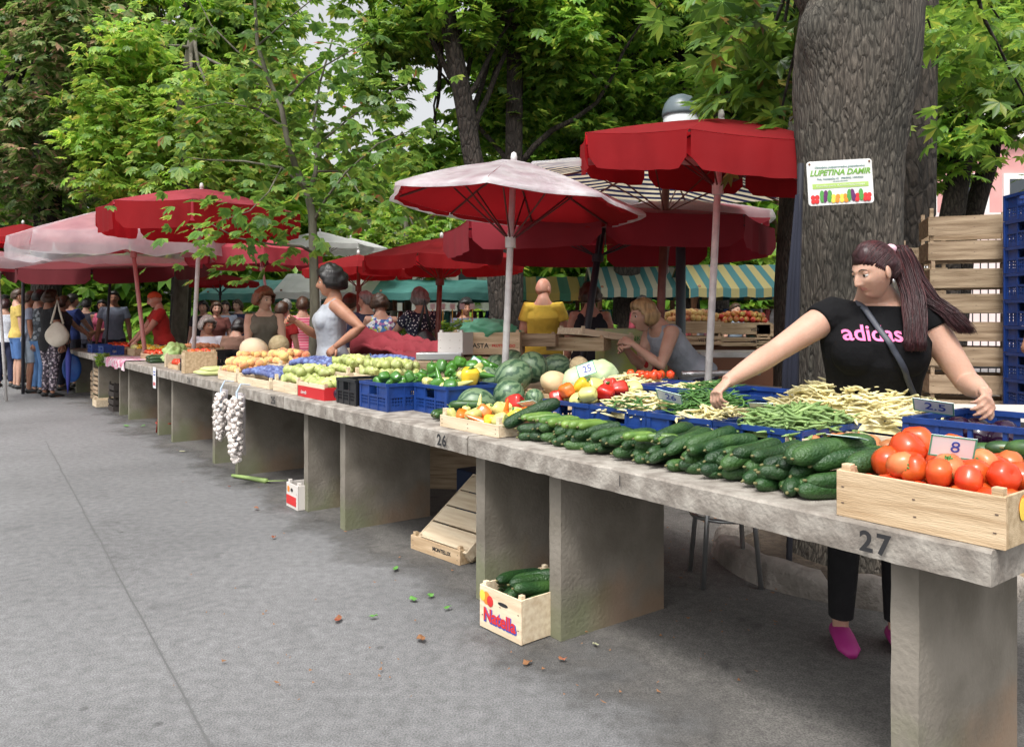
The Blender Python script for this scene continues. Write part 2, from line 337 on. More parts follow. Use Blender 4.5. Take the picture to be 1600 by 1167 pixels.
m = MB(); m.box((1.6, 3, 2.6), (6, 6, 5.2)); m.build('wall', M('white_render', (.8, .8, .78), .9, (.68, .68, .66), 1), b)
m = MB(); m.box((1.6, 3, 5.35), (6.4, 6.4, .3)); m.build('roof', MATS['roof_tiles'], b)
f = MB(); f.box((2.35, -.25, 3.45), (.8, .5, .6)); f.build('air_conditioner', M('ac_grey', (.5, .52, .52), .5), b)
for x in (0, 3.6): f = MB(); f.box((x, -.05, 2.9), (1, .1, 1.4)); f = f.build('window', trimw, b); q = MB(); q.box((x, -.115, 2.9), (.7, .03, 1.1)); q.build('pane', glassm, f)
b = thing('pale_wall_building', 'low pale pink wall of a house beyond the crates, right of the big trunk', 'building', Matrix.Translation((9.5, 20, 0)))
m = MB(); m.box((1.6, 1.5, 2.0), (6, 3, 4)); m.build('wall', M('pale_pink', (.80, .66, .64), .9, (.74, .6, .58), 1), b)
f = MB(); f.box((1.3, -.04, 2.1), (1.2, .08, 1.7)); f = f.build('window', trimw, b); q = MB()
for k in range(12): q.box((1.3, -.1, 1.35+k*.135), (1.05, .03, .1))
q.build('shutter', white, f)
# iron fence at right
f = thing('iron_fence', 'thin dark iron railing above the wooden crates, in front of the pink building', 'fence', Matrix.Translation((8.4, 14, 0)))
m = MB(); m.box((1.6, 0, 2.65), (6, .04, .04)); m.box((1.6, 0, .4), (6, .04, .04)); m.build('rail', M('iron', (.03, .03, .035), .5), f)
m = MB()
for k in range(44): m.tube([(-1.4+k*.14, 0, 0), (-1.4+k*.14, 0, 2.9)], .011, 5)
m.build('bars', MATS['iron'], f)

# ------------------------------------------------------------ market booths with awnings
def booth(label, cx, cy, w, d, h, mt, rise=.4, group='market booths with green awnings'):
    t = thing('market_booth', label, 'stall', Matrix.Translation((cx, cy, 0)), group)
    dk = M('booth_wood', (.22, .10, .05), .7, (.13, .06, .03), 6, stretch=(6, 1, 1));
    for x in (-w/2, w/2):
        for y in (-d/2, d/2): m = MB(); m.box((x, y, h/2), (.09, .09, h)); m.build('post', dk, t)
        m = MB(); m.tube([(x, -d/2, h-.5), (x, -d/2-.45, h-.05)], .03, 6); m.build('brace', dk, t)
    m = MB(); ov = .5; n = 16; vs = []
    for i in range(n+1):
        x = -w/2-.2+(w+.4)*i/n
        for (y, z) in ((-d/2-ov, h-.1-.16), (-d/2-ov, h-.1), (0, h+rise), (d/2+ov, h-.1), (d/2+ov, h-.26)): vs.append((x, y, z+.012*math.sin(i*2.2+y)))
    m.add(vs, [(i*5+j, (i+1)*5+j, (i+1)*5+j+1, i*5+j+1) for i in range(n) for j in range(4)])
    a = m.build('awning', mt, t); q = a.modifiers.new('s', 'SOLIDIFY'); q.thickness = .01
    m = MB(); m.box((0, -d/2-.05, .45), (w, .5, .9)); m.build('counter', dk, t, bevel=.01)
    m = MB()
    for z in (1.45, h-.1): m.tube([(-w/2, 0, z), (w/2, 0, z)], .018, 6)
    m.build('rail', steel, t)
    return t
teal = M('teal_awning', (.05, .2, .18), .7, (.10, .3, .27), 2, tr=.35); tealst = stripes('teal_yellow_awning', (.04, .14, .15), (.30, .26, .11), 3.4, 0)
yelst = stripes('yellow_green_awning', (.30, .22, .05), (.03, .12, .07), 2.2, 0); whst = M('white_awning', (.8, .8, .78), .7, (.7, .7, .68), 3, tr=.4)
booth('booth with teal and yellow striped awning, left of the second trunk', 4.4, 15.2, 2.0, 1.2, 1.92, tealst)
booth('booth with teal and cream striped awning behind the leaning blonde woman', 2.6, 16.2, 1.7, 1.2, 1.95, stripes('teal_cream_awning', (.04, .14, .14), (.32, .30, .22), 4, 0))
booth('booth with plain teal awning far behind the polka dot dress', -1.3, 18.5, 3.2, 1.6, 1.95, teal, .25)
booth('booth with pale white awning between the red umbrellas at centre left', -4.1, 19.5, 2.6, 1.6, 2.0, whst, .4)
booth('booth with yellow and dark green awning behind the man in yellow', .75, 17.2, 1.5, 1.4, 1.9, yelst, .3)
booth('booth with faded teal awning behind the woman in the grey top', -6.2, 20.5, 2.6, 1.6, 2.0, M('faded_teal', (.1, .33, .3), .8, (.2, .42, .38), 3, tr=.3), .3)
# garments hanging in the booths
cols = [(.5, .1, .1), (.05, .1, .3), (.6, .55, .5), (.03, .03, .04), (.1, .3, .25), (.7, .3, .35), (.3, .5, .6), (.65, .65, .68), (.5, .2, .4)]
gm = [M('garment_%d' % i, c, .9, tuple(x*.6 for x in c), 8) for i, c in enumerate(cols)]
def garment_mesh(i):
    m = MB(); vs = []; n = 9
    for a in range(n):
        for b in range(7):
            x = (a/(n-1)-.5)*(.34+.06*(b/6)) ; z = -b*.13; y = .035*math.sin(a*1.7+i)+.01*b*math.sin(a)
            if b == 0: x *= .5
            vs.append((x, y, z))
    m.add(vs, [(a*7+b, (a+1)*7+b, (a+1)*7+b+1, a*7+b+1) for a in range(n-1) for b in range(6)])
    me = m.mesh('garment', gm[i % len(gm)], True); return me
gmesh = [garment_mesh(i) for i in range(9)]
k = 0
for (bx, by, w, z, nm) in ((4.4, 15.2, 2.0, 1.44, 'the teal and yellow striped booth'), (2.6, 16.2, 1.7, 1.44, 'the teal and cream striped booth'), (-1.3, 18.5, 3.2, 1.44, 'the plain teal booth'), (.75, 17.2, 1.5, 1.44, 'the yellow and dark green booth')):
    cnt = int(w/.16)
    for j in range(cnt):
        o = link('hanging_garment', gmesh[(k*5+j*2) % 9]); k += 1
        o.matrix_world = Matrix.Translation((bx-w/2+.1+j*(w-.2)/(cnt-1), by+RV(.03), z+.02)) @ Matrix.Rotation(pi/2*.75+RV(.5), 4, 'Z')
        q = o.modifiers.new('s', 'SOLIDIFY'); q.thickness = .02
        tag(o, 'clothing hanging on the rail of '+nm, 'clothing', 'clothes hanging in '+nm)

# ------------------------------------------------------------ trees
leafy = {
 'dark': foliage('chestnut_leaf', [(0, (.035, .095, .016)), (.4, (.07, .165, .024)), (.75, (.12, .24, .035)), (.93, (.2, .31, .05)), (1, (.26, .16, .06))]),
 'mid': foliage('green_leaf', [(0, (.062, .155, .022)), (.4, (.12, .265, .034)), (.8, (.20, .36, .048)), (1, (.34, .41, .065))], .55),
 'light': foliage('light_leaf', [(0, (.11, .24, .035)), (.5, (.19, .36, .05)), (.85, (.30, .43, .07)), (1, (.42, .38, .09))], .5),
 'rust': foliage('rusting_leaf', [(0, (.05, .12, .022)), (.45, (.11, .21, .045)), (.8, (.24, .27, .11)), (1, (.40, .23, .16))]),
}
def barkmat(name, c1, c2, sc, strength, st):
    m = M(name, c1, .95, c2, 5, 0, stretch=(1, 1, .35), det=8); t = m.node_tree; N = t.nodes; L = t.links; b = N['Principled BSDF']
    tc = N.new('ShaderNodeTexCoord'); mp = N.new('ShaderNodeMapping'); mp.inputs['Scale'].default_value = (1, 1, st); L.new(tc.outputs['Object'], mp.inputs[0])
    wn = N.new('ShaderNodeTexNoise'); wn.inputs['Scale'].default_value = sc*.4; wn.inputs['Detail'].default_value = 3; L.new(mp.outputs[0], wn.inputs[0])
    ad = N.new('ShaderNodeVectorMath'); ad.operation = 'MULTIPLY_ADD'; ad.inputs[1].default_value = (.06, .06, .06); L.new(wn.outputs['Color'], ad.inputs[0]); L.new(mp.outputs[0], ad.inputs[2])
    v = N.new('ShaderNodeTexVoronoi'); v.feature = 'DISTANCE_TO_EDGE'; v.inputs['Scale'].default_value = sc; L.new(ad.outputs[0], v.inputs[0])
    n = N.new('ShaderNodeTexNoise'); n.inputs['Scale'].default_value = sc*2.5; n.inputs['Detail'].default_value = 8; L.new(mp.outputs[0], n.inputs[0])
    r = N.new('ShaderNodeMapRange'); r.inputs[1].default_value = 0; r.inputs[2].default_value = .22; L.new(v.outputs['Distance'], r.inputs[0])
    src = b.inputs['Base Color'].links[0].from_socket; hv = N.new('ShaderNodeHueSaturation'); rv = N.new('ShaderNodeMapRange'); rv.inputs[1].default_value = .35; rv.inputs[2].default_value = .65; rv.inputs[3].default_value = .6; rv.inputs[4].default_value = 1.45; L.new(n.outputs[0], rv.inputs[0]); rc_ = N.new('ShaderNodeMath'); rc_.operation = 'MULTIPLY'; L.new(rv.outputs[0], rc_.inputs[0]); rk = N.new('ShaderNodeMapRange'); rk.inputs[1].default_value = 0; rk.inputs[2].default_value = .12; rk.inputs[3].default_value = .45; L.new(v.outputs['Distance'], rk.inputs[0]); L.new(rk.outputs[0], rc_.inputs[1]); L.new(rc_.outputs[0], hv.inputs['Value']); L.new(src, hv.inputs['Color']); L.new(hv.outputs[0], b.inputs['Base Color'])
    s = N.new('ShaderNodeMath'); s.operation = 'MULTIPLY_ADD'; s.inputs[1].default_value = 1.1; L.new(n.outputs[0], s.inputs[0]); L.new(r.outputs[0], s.inputs[2])
    bp = N.new('ShaderNodeBump'); bp.inputs['Strength'].default_value = strength; bp.inputs['Distance'].default_value = .03; L.new(s.outputs[0], bp.inputs['Height']); L.new(bp.outputs[0], b.inputs['Normal'])
    return m
bark = barkmat('chestnut_bark', (.098, .082, .066), (.060, .056, .045), 42, .55, .20)
barkd = barkmat('dark_bark', (.045, .035, .028), (.03, .023, .018), 14, .8, .35)
barks = M('smooth_bark', (.16, .15, .11), .85, (.09, .08, .06), 12, .4, 40, stretch=(1, 1, .4))
# one palmate leaf: leaflets radiating and drooping
def leaf_template(nl, spread=2.5, fat=.2):
    vs = []; fs = []
    for i in range(nl):
        a = (i-(nl-1)/2)*spread/(nl-1) if nl > 1 else 0
        L_ = 1-.28*abs(i-(nl-1)/2)/max(1, (nl-1)/2)
        d = np.array([math.cos(a), math.sin(a), 0]); p = np.array([-d[1], d[0], 0]); k = len(vs)
        vs += [d*0.02, d*.55*L_+p*fat*L_+[0, 0, -.05], d*L_+[0, 0, -.22*L_], d*.55*L_-p*fat*L_+[0, 0, -.05], d*.55*L_+[0, 0, -.11]]
        fs += [(k, k+4, k+1), (k+1, k+4, k+2), (k, k+3, k+4), (k+4, k+3, k+2)]
    return np.array(vs), fs
def leaves_mesh(pos, dirs, sizes, nl, mats, spread=2.5, droop=.35, name='crown', fat=.2):
    tv, tf = leaf_template(nl, spread, fat); n = len(pos); nv = len(tv)
    pos = np.asarray(pos); yaw = np.arctan2(dirs[:, 1], dirs[:, 0])+np.random.normal(0, .7, n); pit = np.random.normal(droop, .35, n); rol = np.random.normal(0, .35, n)
    cy, sy, cp, sp_, cr, sr = np.cos(yaw), np.sin(yaw), np.cos(pit), np.sin(pit), np.cos(rol), np.sin(rol)
    Rz = np.zeros((n, 3, 3)); Rz[:, 0, 0] = cy; Rz[:, 0, 1] = -sy; Rz[:, 1, 0] = sy; Rz[:, 1, 1] = cy; Rz[:, 2, 2] = 1
    Ry = np.zeros((n, 3, 3)); Ry[:, 0, 0] = cp; Ry[:, 0, 2] = sp_; Ry[:, 2, 0] = -sp_; Ry[:, 2, 2] = cp; Ry[:, 1, 1] = 1
    Rx = np.zeros((n, 3, 3)); Rx[:, 1, 1] = cr; Rx[:, 1, 2] = -sr; Rx[:, 2, 1] = sr; Rx[:, 2, 2] = cr; Rx[:, 0, 0] = 1
    Rm = Rz @ Ry @ Rx
    V = np.einsum('nij,kj->nki', Rm, tv)*sizes[:, None, None]+pos[:, None, :]
    V = V.reshape(-1, 3); tfa = np.array(tf); F = (tfa[None]+(np.arange(n)*nv)[:, None, None]).reshape(-1, 3)
    me = bpy.data.meshes.new(name); me.vertices.add(len(V)); me.vertices.foreach_set('co', V.ravel()); me.loops.add(len(F)*3); me.loops.foreach_set('vertex_index', F.ravel().astype(np.int32))
    me.polygons.add(len(F)); me.polygons.foreach_set('loop_start', np.arange(0, len(F)*3, 3, dtype=np.int32)); me.polygons.foreach_set('loop_total', np.full(len(F), 3, np.int32))
    for m in (mats if isinstance(mats, list) else [mats]): me.materials.append(m)
    me.update(); return me
def clumps(centers, rad, per, size, flat=.45):
    c = np.asarray(centers); n = len(c)*per
    off = np.random.normal(0, 1, (n, 3)); off /= np.linalg.norm(off, axis=1)[:, None]; off *= (np.random.rand(n)**.5)[:, None]; off *= np.repeat(rad if hasattr(rad, '__len__') else np.full(len(c), rad), per)[:, None]; off[:, 2] *= flat
    return np.repeat(c, per, 0)+off, off, size*np.random.uniform(.7, 1.25, n)
def crown_pts(c, r, n, shell=.55, seed=0, cut=None):
    rs = np.random.RandomState(seed); out = []
    while len(out) < n:
        d = rs.normal(size=3); d /= np.linalg.norm(d); q = shell+(1-shell)*rs.rand(); p = np.array(c)+d*q*np.array(r)
        k = noise.noise(Vector(p*.55)+Vector((seed*7, 0, 0)))
        if k < -.12: continue
        if cut and not cut(p): continue
        out.append(p)
    return out
def branch(m, a, b, r0, r1, n=8, sag=0, wob=.06, seg=8):
    a, b = Vector(a), Vector(b); L_ = (b-a).length; pts = []; o = Vector((RV(9), RV(9), 0))
    for i in range(seg+1):
        t = i/seg; p = a.lerp(b, t); p.z -= sag*math.sin(pi*t)*L_
        if 0 < i < seg: p += noise.noise_vector(o+Vector((t*3, 0, 0)))*wob*L_
        pts.append(p)
    m.tube(pts, [r0+(r1-r0)*(i/seg) for i in range(seg+1)], n); return pts
def tree(label, x, y, pts, r0, r1, cc, cr, ncl, per, size, mt, bk=None, rad=.55, nl=6, seed=0, group='chestnut trees behind the stalls', shell=.5, limbs=14, cut=None, droop=.35, flat=.45):
    t = thing('chestnut_tree', label, 'tree', Matrix.Translation((x, y, 0)), group)
    m = MB(); P3 = [Vector(p) for p in pts]; n = len(P3); dense = []
    for i in range(n-1):
        for k in range(4): dense.append(P3[i].lerp(P3[i+1], k/4))
    dense.append(P3[-1]); N2 = len(dense)
    m.tube([p+Vector((.03*noise.noise(p+Vector((seed, 0, 0))), .03*noise.noise(p*1.3), 0)) for p in dense], [(r0+(r1-r0)*i/(N2-1))*(1+.5*max(0, 1-i/(N2*.12))**2) for i in range(N2)], 14)
    cl = crown_pts(cc, cr, ncl, shell, seed, cut)
    rs = random.Random(seed)
    top = [p for p in dense if p.z > cc[2]-cr[2]*.9] or dense[-2:]
    for c in rs.sample(cl, min(limbs, len(cl))):
        s = rs.choice(top); branch(m, s, c, r1*.5, .012, 6, .05)
    m.build('trunk', bk or barkd, t, True)
    p, d, sz = clumps(cl, rad, per, size, flat); link('crown', leaves_mesh(p, d, sz, nl, leafy[mt], droop=droop), t); return t
bhnd = lambda p: p[1] > .45 or p[2] > 5.6
def cutcam(x0, y0):                                          # keep crowns off the area in front of the stalls
    return lambda p: p[2] > 0
tree('dark trunked chestnut leaning left, just right of the young tree at centre', -.35, 12.5, [(0.25, 0, 0), (.1, 0, 2.2), (-.3, 0, 4), (-.75, 0, 6.5), (-1, 0, 9)], .19, .12, (-.25, .9, 6.1), (2.3, 1.6, 2.8), 215, 34, .19, 'mid', seed=1, cut=bhnd)
tree('straight dark trunked chestnut at centre, beside the leaning one', .05, 13.2, [(0, 0, 0), (-.02, 0, 3), (0, 0, 6), (.05, 0, 9)], .17, .12, (.9, .9, 6.2), (2.7, 1.9, 2.9), 200, 36, .19, 'mid', seed=2, cut=bhnd)
tree('tall dark chestnut left of the grey lamp dome', 2.35, 16, [(0, 0, 0), (0, 0, 3), (-.05, 0, 6), (0, 0, 10)], .3, .2, (.2, 1, 6.8), (3.4, 2.3, 3.6), 240, 36, .22, 'mid', seed=3, cut=bhnd)
tree('dark chestnut directly behind the red umbrella with the lamp dome', 3.5, 15.5, [(0, 0, 0), (.02, 0, 3), (0, 0, 6), (0, 0, 10)], .22, .17, (.3, .8, 6.6), (3.0, 2.2, 3.6), 210, 34, .22, 'dark', seed=4, cut=bhnd)
tree('thin dark chestnut standing between lamp dome and second trunk', 4.55, 17, [(0, 0, 0), (0, 0, 3), (.1, 0, 6), (0, 0, 10)], .2, .14, (.5, .8, 6.6), (3.0, 2.2, 3.6), 200, 34, .22, 'mid', seed=5, cut=bhnd)
tree('dark chestnut with rust edged leaves at far left', -9.6, 16, [(0, 0, 0), (.1, 0, 3), (0, 0, 6), (0, 0, 9)], .3, .2, (.3, 0, 5.9), (3.9, 2.6, 3.2), 380, 36, .20, 'rust', seed=6)
tree('chestnut with a forked dark trunk above the pink umbrella with plastic', -7.3, 17, [(0, 0, 0), (.15, 0, 3), (.3, 0, 6), (.3, 0, 9)], .22, .16, (-.3, 0, 6.7), (3.0, 2.4, 4), 230, 34, .22, 'mid', seed=7)
tree('light yellow-green chestnut between the rust edged tree and the young tree', -6.0, 14, [(0, 0, 0), (.1, 0, 3), (.05, 0, 5), (.3, 0, 6.5)], .14, .07, (.2, 0, 4.6), (2.0, 1.5, 2.1), 190, 30, .165, 'light', barks, seed=8)
tree('small light green tree in front of the white building', -2.6, 19, [(0, 0, 0), (.1, 0, 2), (0, 0, 4)], .12, .05, (0, 0, 3.6), (1.5, 1.2, 1.4), 90, 24, .2, 'light', barks, seed=9)
tree('chestnut with two dark trunks right of the big trunk', 7.2, 13, [(0, 0, 0), (.05, 0, 2.5), (.3, 0, 4), (.5, 0, 7)], .23, .14, (.2, 0, 5.5), (1.6, 1.3, 2.6), 130, 28, .19, 'mid', seed=10, limbs=24)
tree('second dark stem of the chestnut pair right of the big trunk', 7.6, 13.4, [(-.1, 0, 0), (.15, 0, 2.5), (.6, 0, 4), (1.0, 0, 7)], .2, .12, (1.5, -.3, 6.1), (1.4, 1.2, 1.7), 50, 26, .19, 'dark', seed=11)
tree('chestnut branch mass hanging in from the upper right edge', 9.2, 12, [(0, 0, 0), (-.05, 0, 3), (-.2, 0, 6)], .16, .1, (-.7, -.4, 4.7), (1.1, 1.2, 1.6), 42, 24, .18, 'dark', seed=12)
# tall stump-like bare trunk seen between umbrellas
t = thing('bare_trunk', 'pale gnarled bare trunk between the small light tree and the white building', 'tree', Matrix.Translation((-3.3, 20, 0)))
m = MB(); m.tube([(0, 0, 0), (.03, 0, 1.5), (0, 0, 2.6), (.05, 0, 3.6)], [.28, .25, .3, .18], 12); m.build('trunk', bark, t, True)
# far wood closing the background
pts = []
rs = np.random.RandomState(5)
while len(pts) < 1500:
    x = rs.uniform(-30, 22); y = rs.uniform(26, 38); z = rs.uniform(.3, 17)
    px = 800+1220*x/y; py = 500-1220*(z-1.25)/y
    top = 9+3*noise.noise(Vector((x*.16, 0, 0)))*2
    if x < -9.5: top += 3
    if -9.5 < x < -3.0: top = 7.4+1.5*noise.noise(Vector((x*.5, 4, 0)))
    if -.5 < x < 13: top += 4
    if 12 < x: top = 5
    if -7 < x < -1.2 and y < 32 and z < 5: continue
    if x > 10 and y < 36: continue
    if z > top: continue
    pts.append((x, y, z))
p, d, sz = clumps(pts, 1.3, 22, .62, .6); o = link('far_wood', leaves_mesh(p, d, sz, 5, leafy['mid'], name='far_wood')); o['kind'] = 'stuff'; tag(o, 'far wood of dense green trees closing the background', 'trees')

# the young tree rising behind the fruit table
Y0 = 7.5
def q(px, py, dy=0): return P(px, py, Y0+dy)
base = Vector((q(492, 500).x, Y0, 0))
t = thing('young_tree', 'slender young tree with a thin grey trunk rising beside the woman in the grey top', 'tree', Matrix.Translation(base))
m = MB(); tips = []
def br(ptsl, r0, r1):
    v = [Vector(p_)-base for p_ in ptsl]; dn = []
    for i in range(len(v)-1):
        for k in range(3): dn.append(v[i].lerp(v[i+1], k/3))
    dn.append(v[-1]); m.tube(dn, [r0+(r1-r0)*i/(len(dn)-1) for i in range(len(dn))], 7); tips.append(dn); return dn
br([base, q(490, 560), q(492, 480), q(490, 400), q(488, 335), q(480, 300)], .055, .036)
br([q(480, 300), q(462, 262), q(448, 215, -.1), q(440, 170, -.1), q(418, 120), q(402, 70), q(398, 0), q(395, -60)], .034, .012)
br([q(484, 298), q(493, 270), q(496, 225, .1), q(490, 190, .1), (q(500, 130, .2)), q(520, 60, .2)], .024, .008)
br([q(491, 345), q(510, 310, -.2), q(540, 270, -.3), q(590, 225, -.3), q(640, 205, -.3)], .014, .004)
br([q(489, 395), q(470, 385, -.2), q(425, 382, -.4), q(370, 372, -.5), q(330, 350, -.6)], .016, .004)
br([q(478, 296), q(440, 262, -.2), q(380, 252, -.3), q(320, 250, -.3), q(290, 246, -.3)], .014, .004)
br([q(494, 268), q(530, 268, .2), q(580, 262, .3), q(620, 240, .3)], .012, .004)
br([q(446, 200), q(400, 170, .3), q(350, 160, .4), q(300, 170, .4)], .012, .004)
br([q(438, 165), q(480, 120, -.2), q(530, 90, -.2), q(585, 60, -.2)], .012, .004)
br([q(492, 230), q(540, 190, .3), q(580, 160, .4), q(640, 130, .4)], .012, .004)
br([q(415, 110), q(370, 80, .2), q(330, 40, .2), q(310, 0, .2)], .012, .004)
br([q(405, 70), q(450, 30, -.2), q(500, -10, -.3)], .010, .004)
br([q(440, 262, -.2), q(420, 300, -.5), q(390, 330, -.7), q(345, 345, -.8)], .008, .003)
br([q(540, 268, -.2), q(560, 300, -.4), q(600, 320, -.5)], .008, .003)
m.build('trunk', barks, t, True)
pp = []; dd = []
rs = np.random.RandomState(3)
for dn in tips[1:]:
    n = len(dn)
    for i, p_ in enumerate(dn):
        if i < n*.3: continue
        for k in range(9):
            o_ = rs.normal(size=3)*np.array([.27, .27, .17]); pp.append(np.array(p_)+o_); dd.append(o_)
pp = np.array(pp); dd = np.array(dd)
link('crown', leaves_mesh(pp, dd, rs.uniform(.08, .145, len(pp)), 5, foliage('young_leaf', [(0, (.05, .13, .025)), (.4, (.09, .2, .035)), (.8, (.15, .28, .05)), (.97, (.22, .3, .06)), (1, (.35, .12, .05))], .5), 2.3, .3, fat=.27), t)

# the big chestnut trunk at right, its root ring, the second trunk behind it
BX, BY = 1.81, 4.05
t = thing('big_chestnut_tree', 'massive rough barked chestnut trunk behind the woman in black, sign nailed to it', 'tree', Matrix.Translation((BX, BY, 0)))
m = MB(); nz = 150; nn = 128; vs = []
def tr_r(z): return .250+.12*math.exp(-z/.28)+.03*max(0, z-2.0)+.035*math.exp(-((z-2.55)/.35)**2)
for i in range(nz+1):
    z = 4.4*(i/nz)**1.08
    cx = -.055*math.sin(z*.9)+.004*z+.035*max(0, z-2.2); cy = .02*math.sin(z)
    for j in range(nn):
        a = 2*pi*j/nn; d3 = Vector((math.cos(a)*2.2, math.sin(a)*2.2, z*.7))
        r = tr_r(z)*(1+.07*noise.noise(d3*.8)+.03*math.sin(5*a+z*.5)*math.exp(-z/.5))
        rid = noise.noise(Vector((math.cos(a)*9, math.sin(a)*9, z*2.6))); r += .006*(1-abs(rid)*3.2)+.006*noise.noise(Vector((math.cos(a)*22, math.sin(a)*22, z*9)))
        r += .09*math.exp(-((z-2.72)/.16)**2-((a-3.6)/.35)**2)        # old pruning bulge at upper left
        vs.append((cx+r*math.cos(a), cy+r*math.sin(a), z))
m.add(vs, [(i*nn+j, i*nn+(j+1) % nn, (i+1)*nn+(j+1) % nn, (i+1)*nn+j) for i in range(nz) for j in range(nn)])
m.tube([(-.1, -.02, 2.7), (-.35, .05, 3.2), (-.7, .1, 3.9)], [.12, .1, .07], 12)
m.build('trunk', bark, t, True)
trunk_tree = t
# overhanging foliage of the big tree: hanging sprays
def sprays(lst, size, n, sx, sz_):
    a = []; b_ = []
    for (px, py, Y) in lst:
        c = np.array(P(px, py, Y))-np.array((BX, BY, 0))
        o_ = rs.normal(size=(n, 3))*np.array([sx, sx, sz_]); a.append(c+o_); b_.append(o_)
    return np.concatenate(a), np.concatenate(b_)
L1 = [(1115+RV(20)+i*10, 5+(i*37) % (60+i*6), 5.2+RV(.5)) for i in range(17)]+[(1180+RV(40), 150+RV(60), 5.2) for i in range(6)]+[(1240, 225, 4.6), (1215, 200, 4.8), (1120, 5, 4.5)]
p, d = sprays(L1, .2, 11, .17, .11)
m1 = leaves_mesh(p, d, rs.uniform(.12, .2, len(p)), 7, leafy['dark'], 3.6, .45, fat=.17); link('crown', m1, t)
L2 = [(1460+RV(60), RV(20)+i*9, 6+RV(.8)) for i in range(9)]+[(1580+RV(25), 30+i*40, 5.5+RV(.5)) for i in range(6)]
p, d = sprays(L2, .2, 12, .2, .12)
m1 = leaves_mesh(p, d, rs.uniform(.09, .15, len(p)), 7, leafy['mid'], 3.6, .45, fat=.17); link('crown', m1, t)
tm = MB()
for (px, py, Y) in L1[::3]+L2[::3]:
    c = P(px, py, Y)-Vector((BX, BY, 0)); branch(tm, Vector((0, .1, 4.2)), c, .03, .006, 6, -.05)
tm.build('branches', barkd, t, True)
# second trunk behind-left and dark limb to the right
t = thing('chestnut_tree', 'smaller brown trunk standing close behind the left side of the massive trunk', 'tree', Matrix.Translation((2.28, 6.2, 0)), 'chestnut trees behind the stalls')
m = MB(); m.tube([(0, 0, 0), (0, 0, .4), (-.02, 0, 1.5), (.03, 0, 2.4), (.2, 0, 3.6), (.4, .2, 6)], [.27, .2, .17, .17, .15, .1], 20); m.build('trunk', bark, t, True)
cl = crown_pts((.8, 1.2, 5.2), (1.6, 1.4, 1.6), 60, .4, 31); p, d, sz = clumps(cl, .4, 20, .18); link('crown', leaves_mesh(p, d, sz, 6, leafy['dark']), t)
t = thing('chestnut_tree', 'dark trunk showing as a black edge along the right side of the massive trunk', 'tree', Matrix.Translation((3.84, 7.6, 0)), 'chestnut trees behind the stalls')
m = MB(); m.tube([(-.1, 0, 0), (-.12, 0, .5), (-.1, 0, 1.8), (-.0, 0, 2.3), (.05, 0, 3), (.1, 0, 5)], [.34, .24, .2, .26, .22, .2], 18); m.build('trunk', barkd, t, True)
cl = crown_pts((.6, .8, 4.9), (1.9, 1.3, 1.5), 70, .4, 33); p, d, sz = clumps(cl, .4, 20, .18); link('crown', leaves_mesh(p, d, sz, 6, leafy['mid']), t)
# root ring of broken kerb stones
ring = thing('tree_kerb_ring', 'cracked concrete kerb ring around the foot of the massive trunk', 'kerb', Matrix.Translation((BX, BY, 0)))
m = MB(); nseg = 72
prof = [(.60, 0), (.60, .09), (.62, .11), (.70, .115), (.735, .09), (.75, 0)]
vs = []
for j in range(nseg):
    a = 2*pi*j/nseg
    for k, (r, z) in enumerate(prof):
        e = 1+.03*noise.noise(Vector((math.cos(a)*3, math.sin(a)*3, k))); zz = z*(1+.2*noise.noise(Vector((math.cos(a)*4, math.sin(a)*4, 9))))
        if j in (9, 33, 47, 61): zz *= .3
        vs.append((r*e*math.cos(a), r*e*math.sin(a), zz))
n = len(prof); m.add(vs, [(j*n+k, ((j+1) % nseg)*n+k, ((j+1) % nseg)*n+k+1, j*n+k+1) for j in range(nseg) for k in range(n-1)])
m.build('kerb', M('kerb_concrete', (.30, .27, .24), .95, (.16, .14, .12), 7, 1.5, 40, det=8), ring, True)
m = MB(); m.lathe([(.0, .06), (.61, .04)], 40); o = m.build('soil', M('soil', (.045, .033, .024), 1, (.09, .07, .05), 30, 1.5, 60), ring)

# street lamp dome
t = thing('street_lamp', 'grey domed street lamp head rising behind the red umbrella', 'street lamp', Matrix.Translation((1.62, 7.5, .15)))
lm = M('lamp_grey', (.10, .13, .145), .35)
m = MB(); m.lathe([(.07, 0), (.07, .3), (.05, .32), (.045, 2.9)], 16); m.build('post', lm, t, True)
m = MB(); m.lathe([(.05, 2.86), (.15, 2.9), (.165, 2.94), (.165, 3.06)], 28); m.build('diffuser', M('lamp_white', (.55, .57, .58), .3), t, True)
m = MB(); m.lathe([(.175, 3.05), (.178, 3.08), (.172, 3.12), (.15, 3.18), (.11, 3.23), (.055, 3.255), (.0, 3.26)], 28); m.build('dome', lm, t, True)

# sign on the trunk
sc_ = thing('wall_sign', 'white rounded farm sign with green lettering and vegetables nailed to the massive trunk', 'sign', Matrix.Translation(P(1313, 285, 3.62)) @ Matrix.Rotation(.02, 4, 'Z') @ Matrix.Rotation(math.radians(-3.5), 4, 'Y'))
w_, h_ = .305, .205; rr = .014; m = MB(); vs = []
for k, (cx, cz) in enumerate(((1, 1), (-1, 1), (-1, -1), (1, -1))):
    for j in range(5): a = pi/2*k+pi/2*j/4; vs.append((cx*(w_/2-rr)+rr*math.cos(a), 0, cz*(h_/2-rr)+rr*math.sin(a)))
n = len(vs); m.add(vs+[(x, .006, z) for x, y, z in vs], [tuple(range(n)), tuple(range(2*n-1, n-1, -1))]+[(i, n+i, n+(i+1) % n, (i+1) % n) for i in range(n)])
brd = m.build('board', white, sc_)
gr = M('sign_green', (.16, .36, .05), .5); grd = M('sign_blue_green', (.08, .22, .2), .5); gband = M('sign_band', (.38, .55, .14), .5)
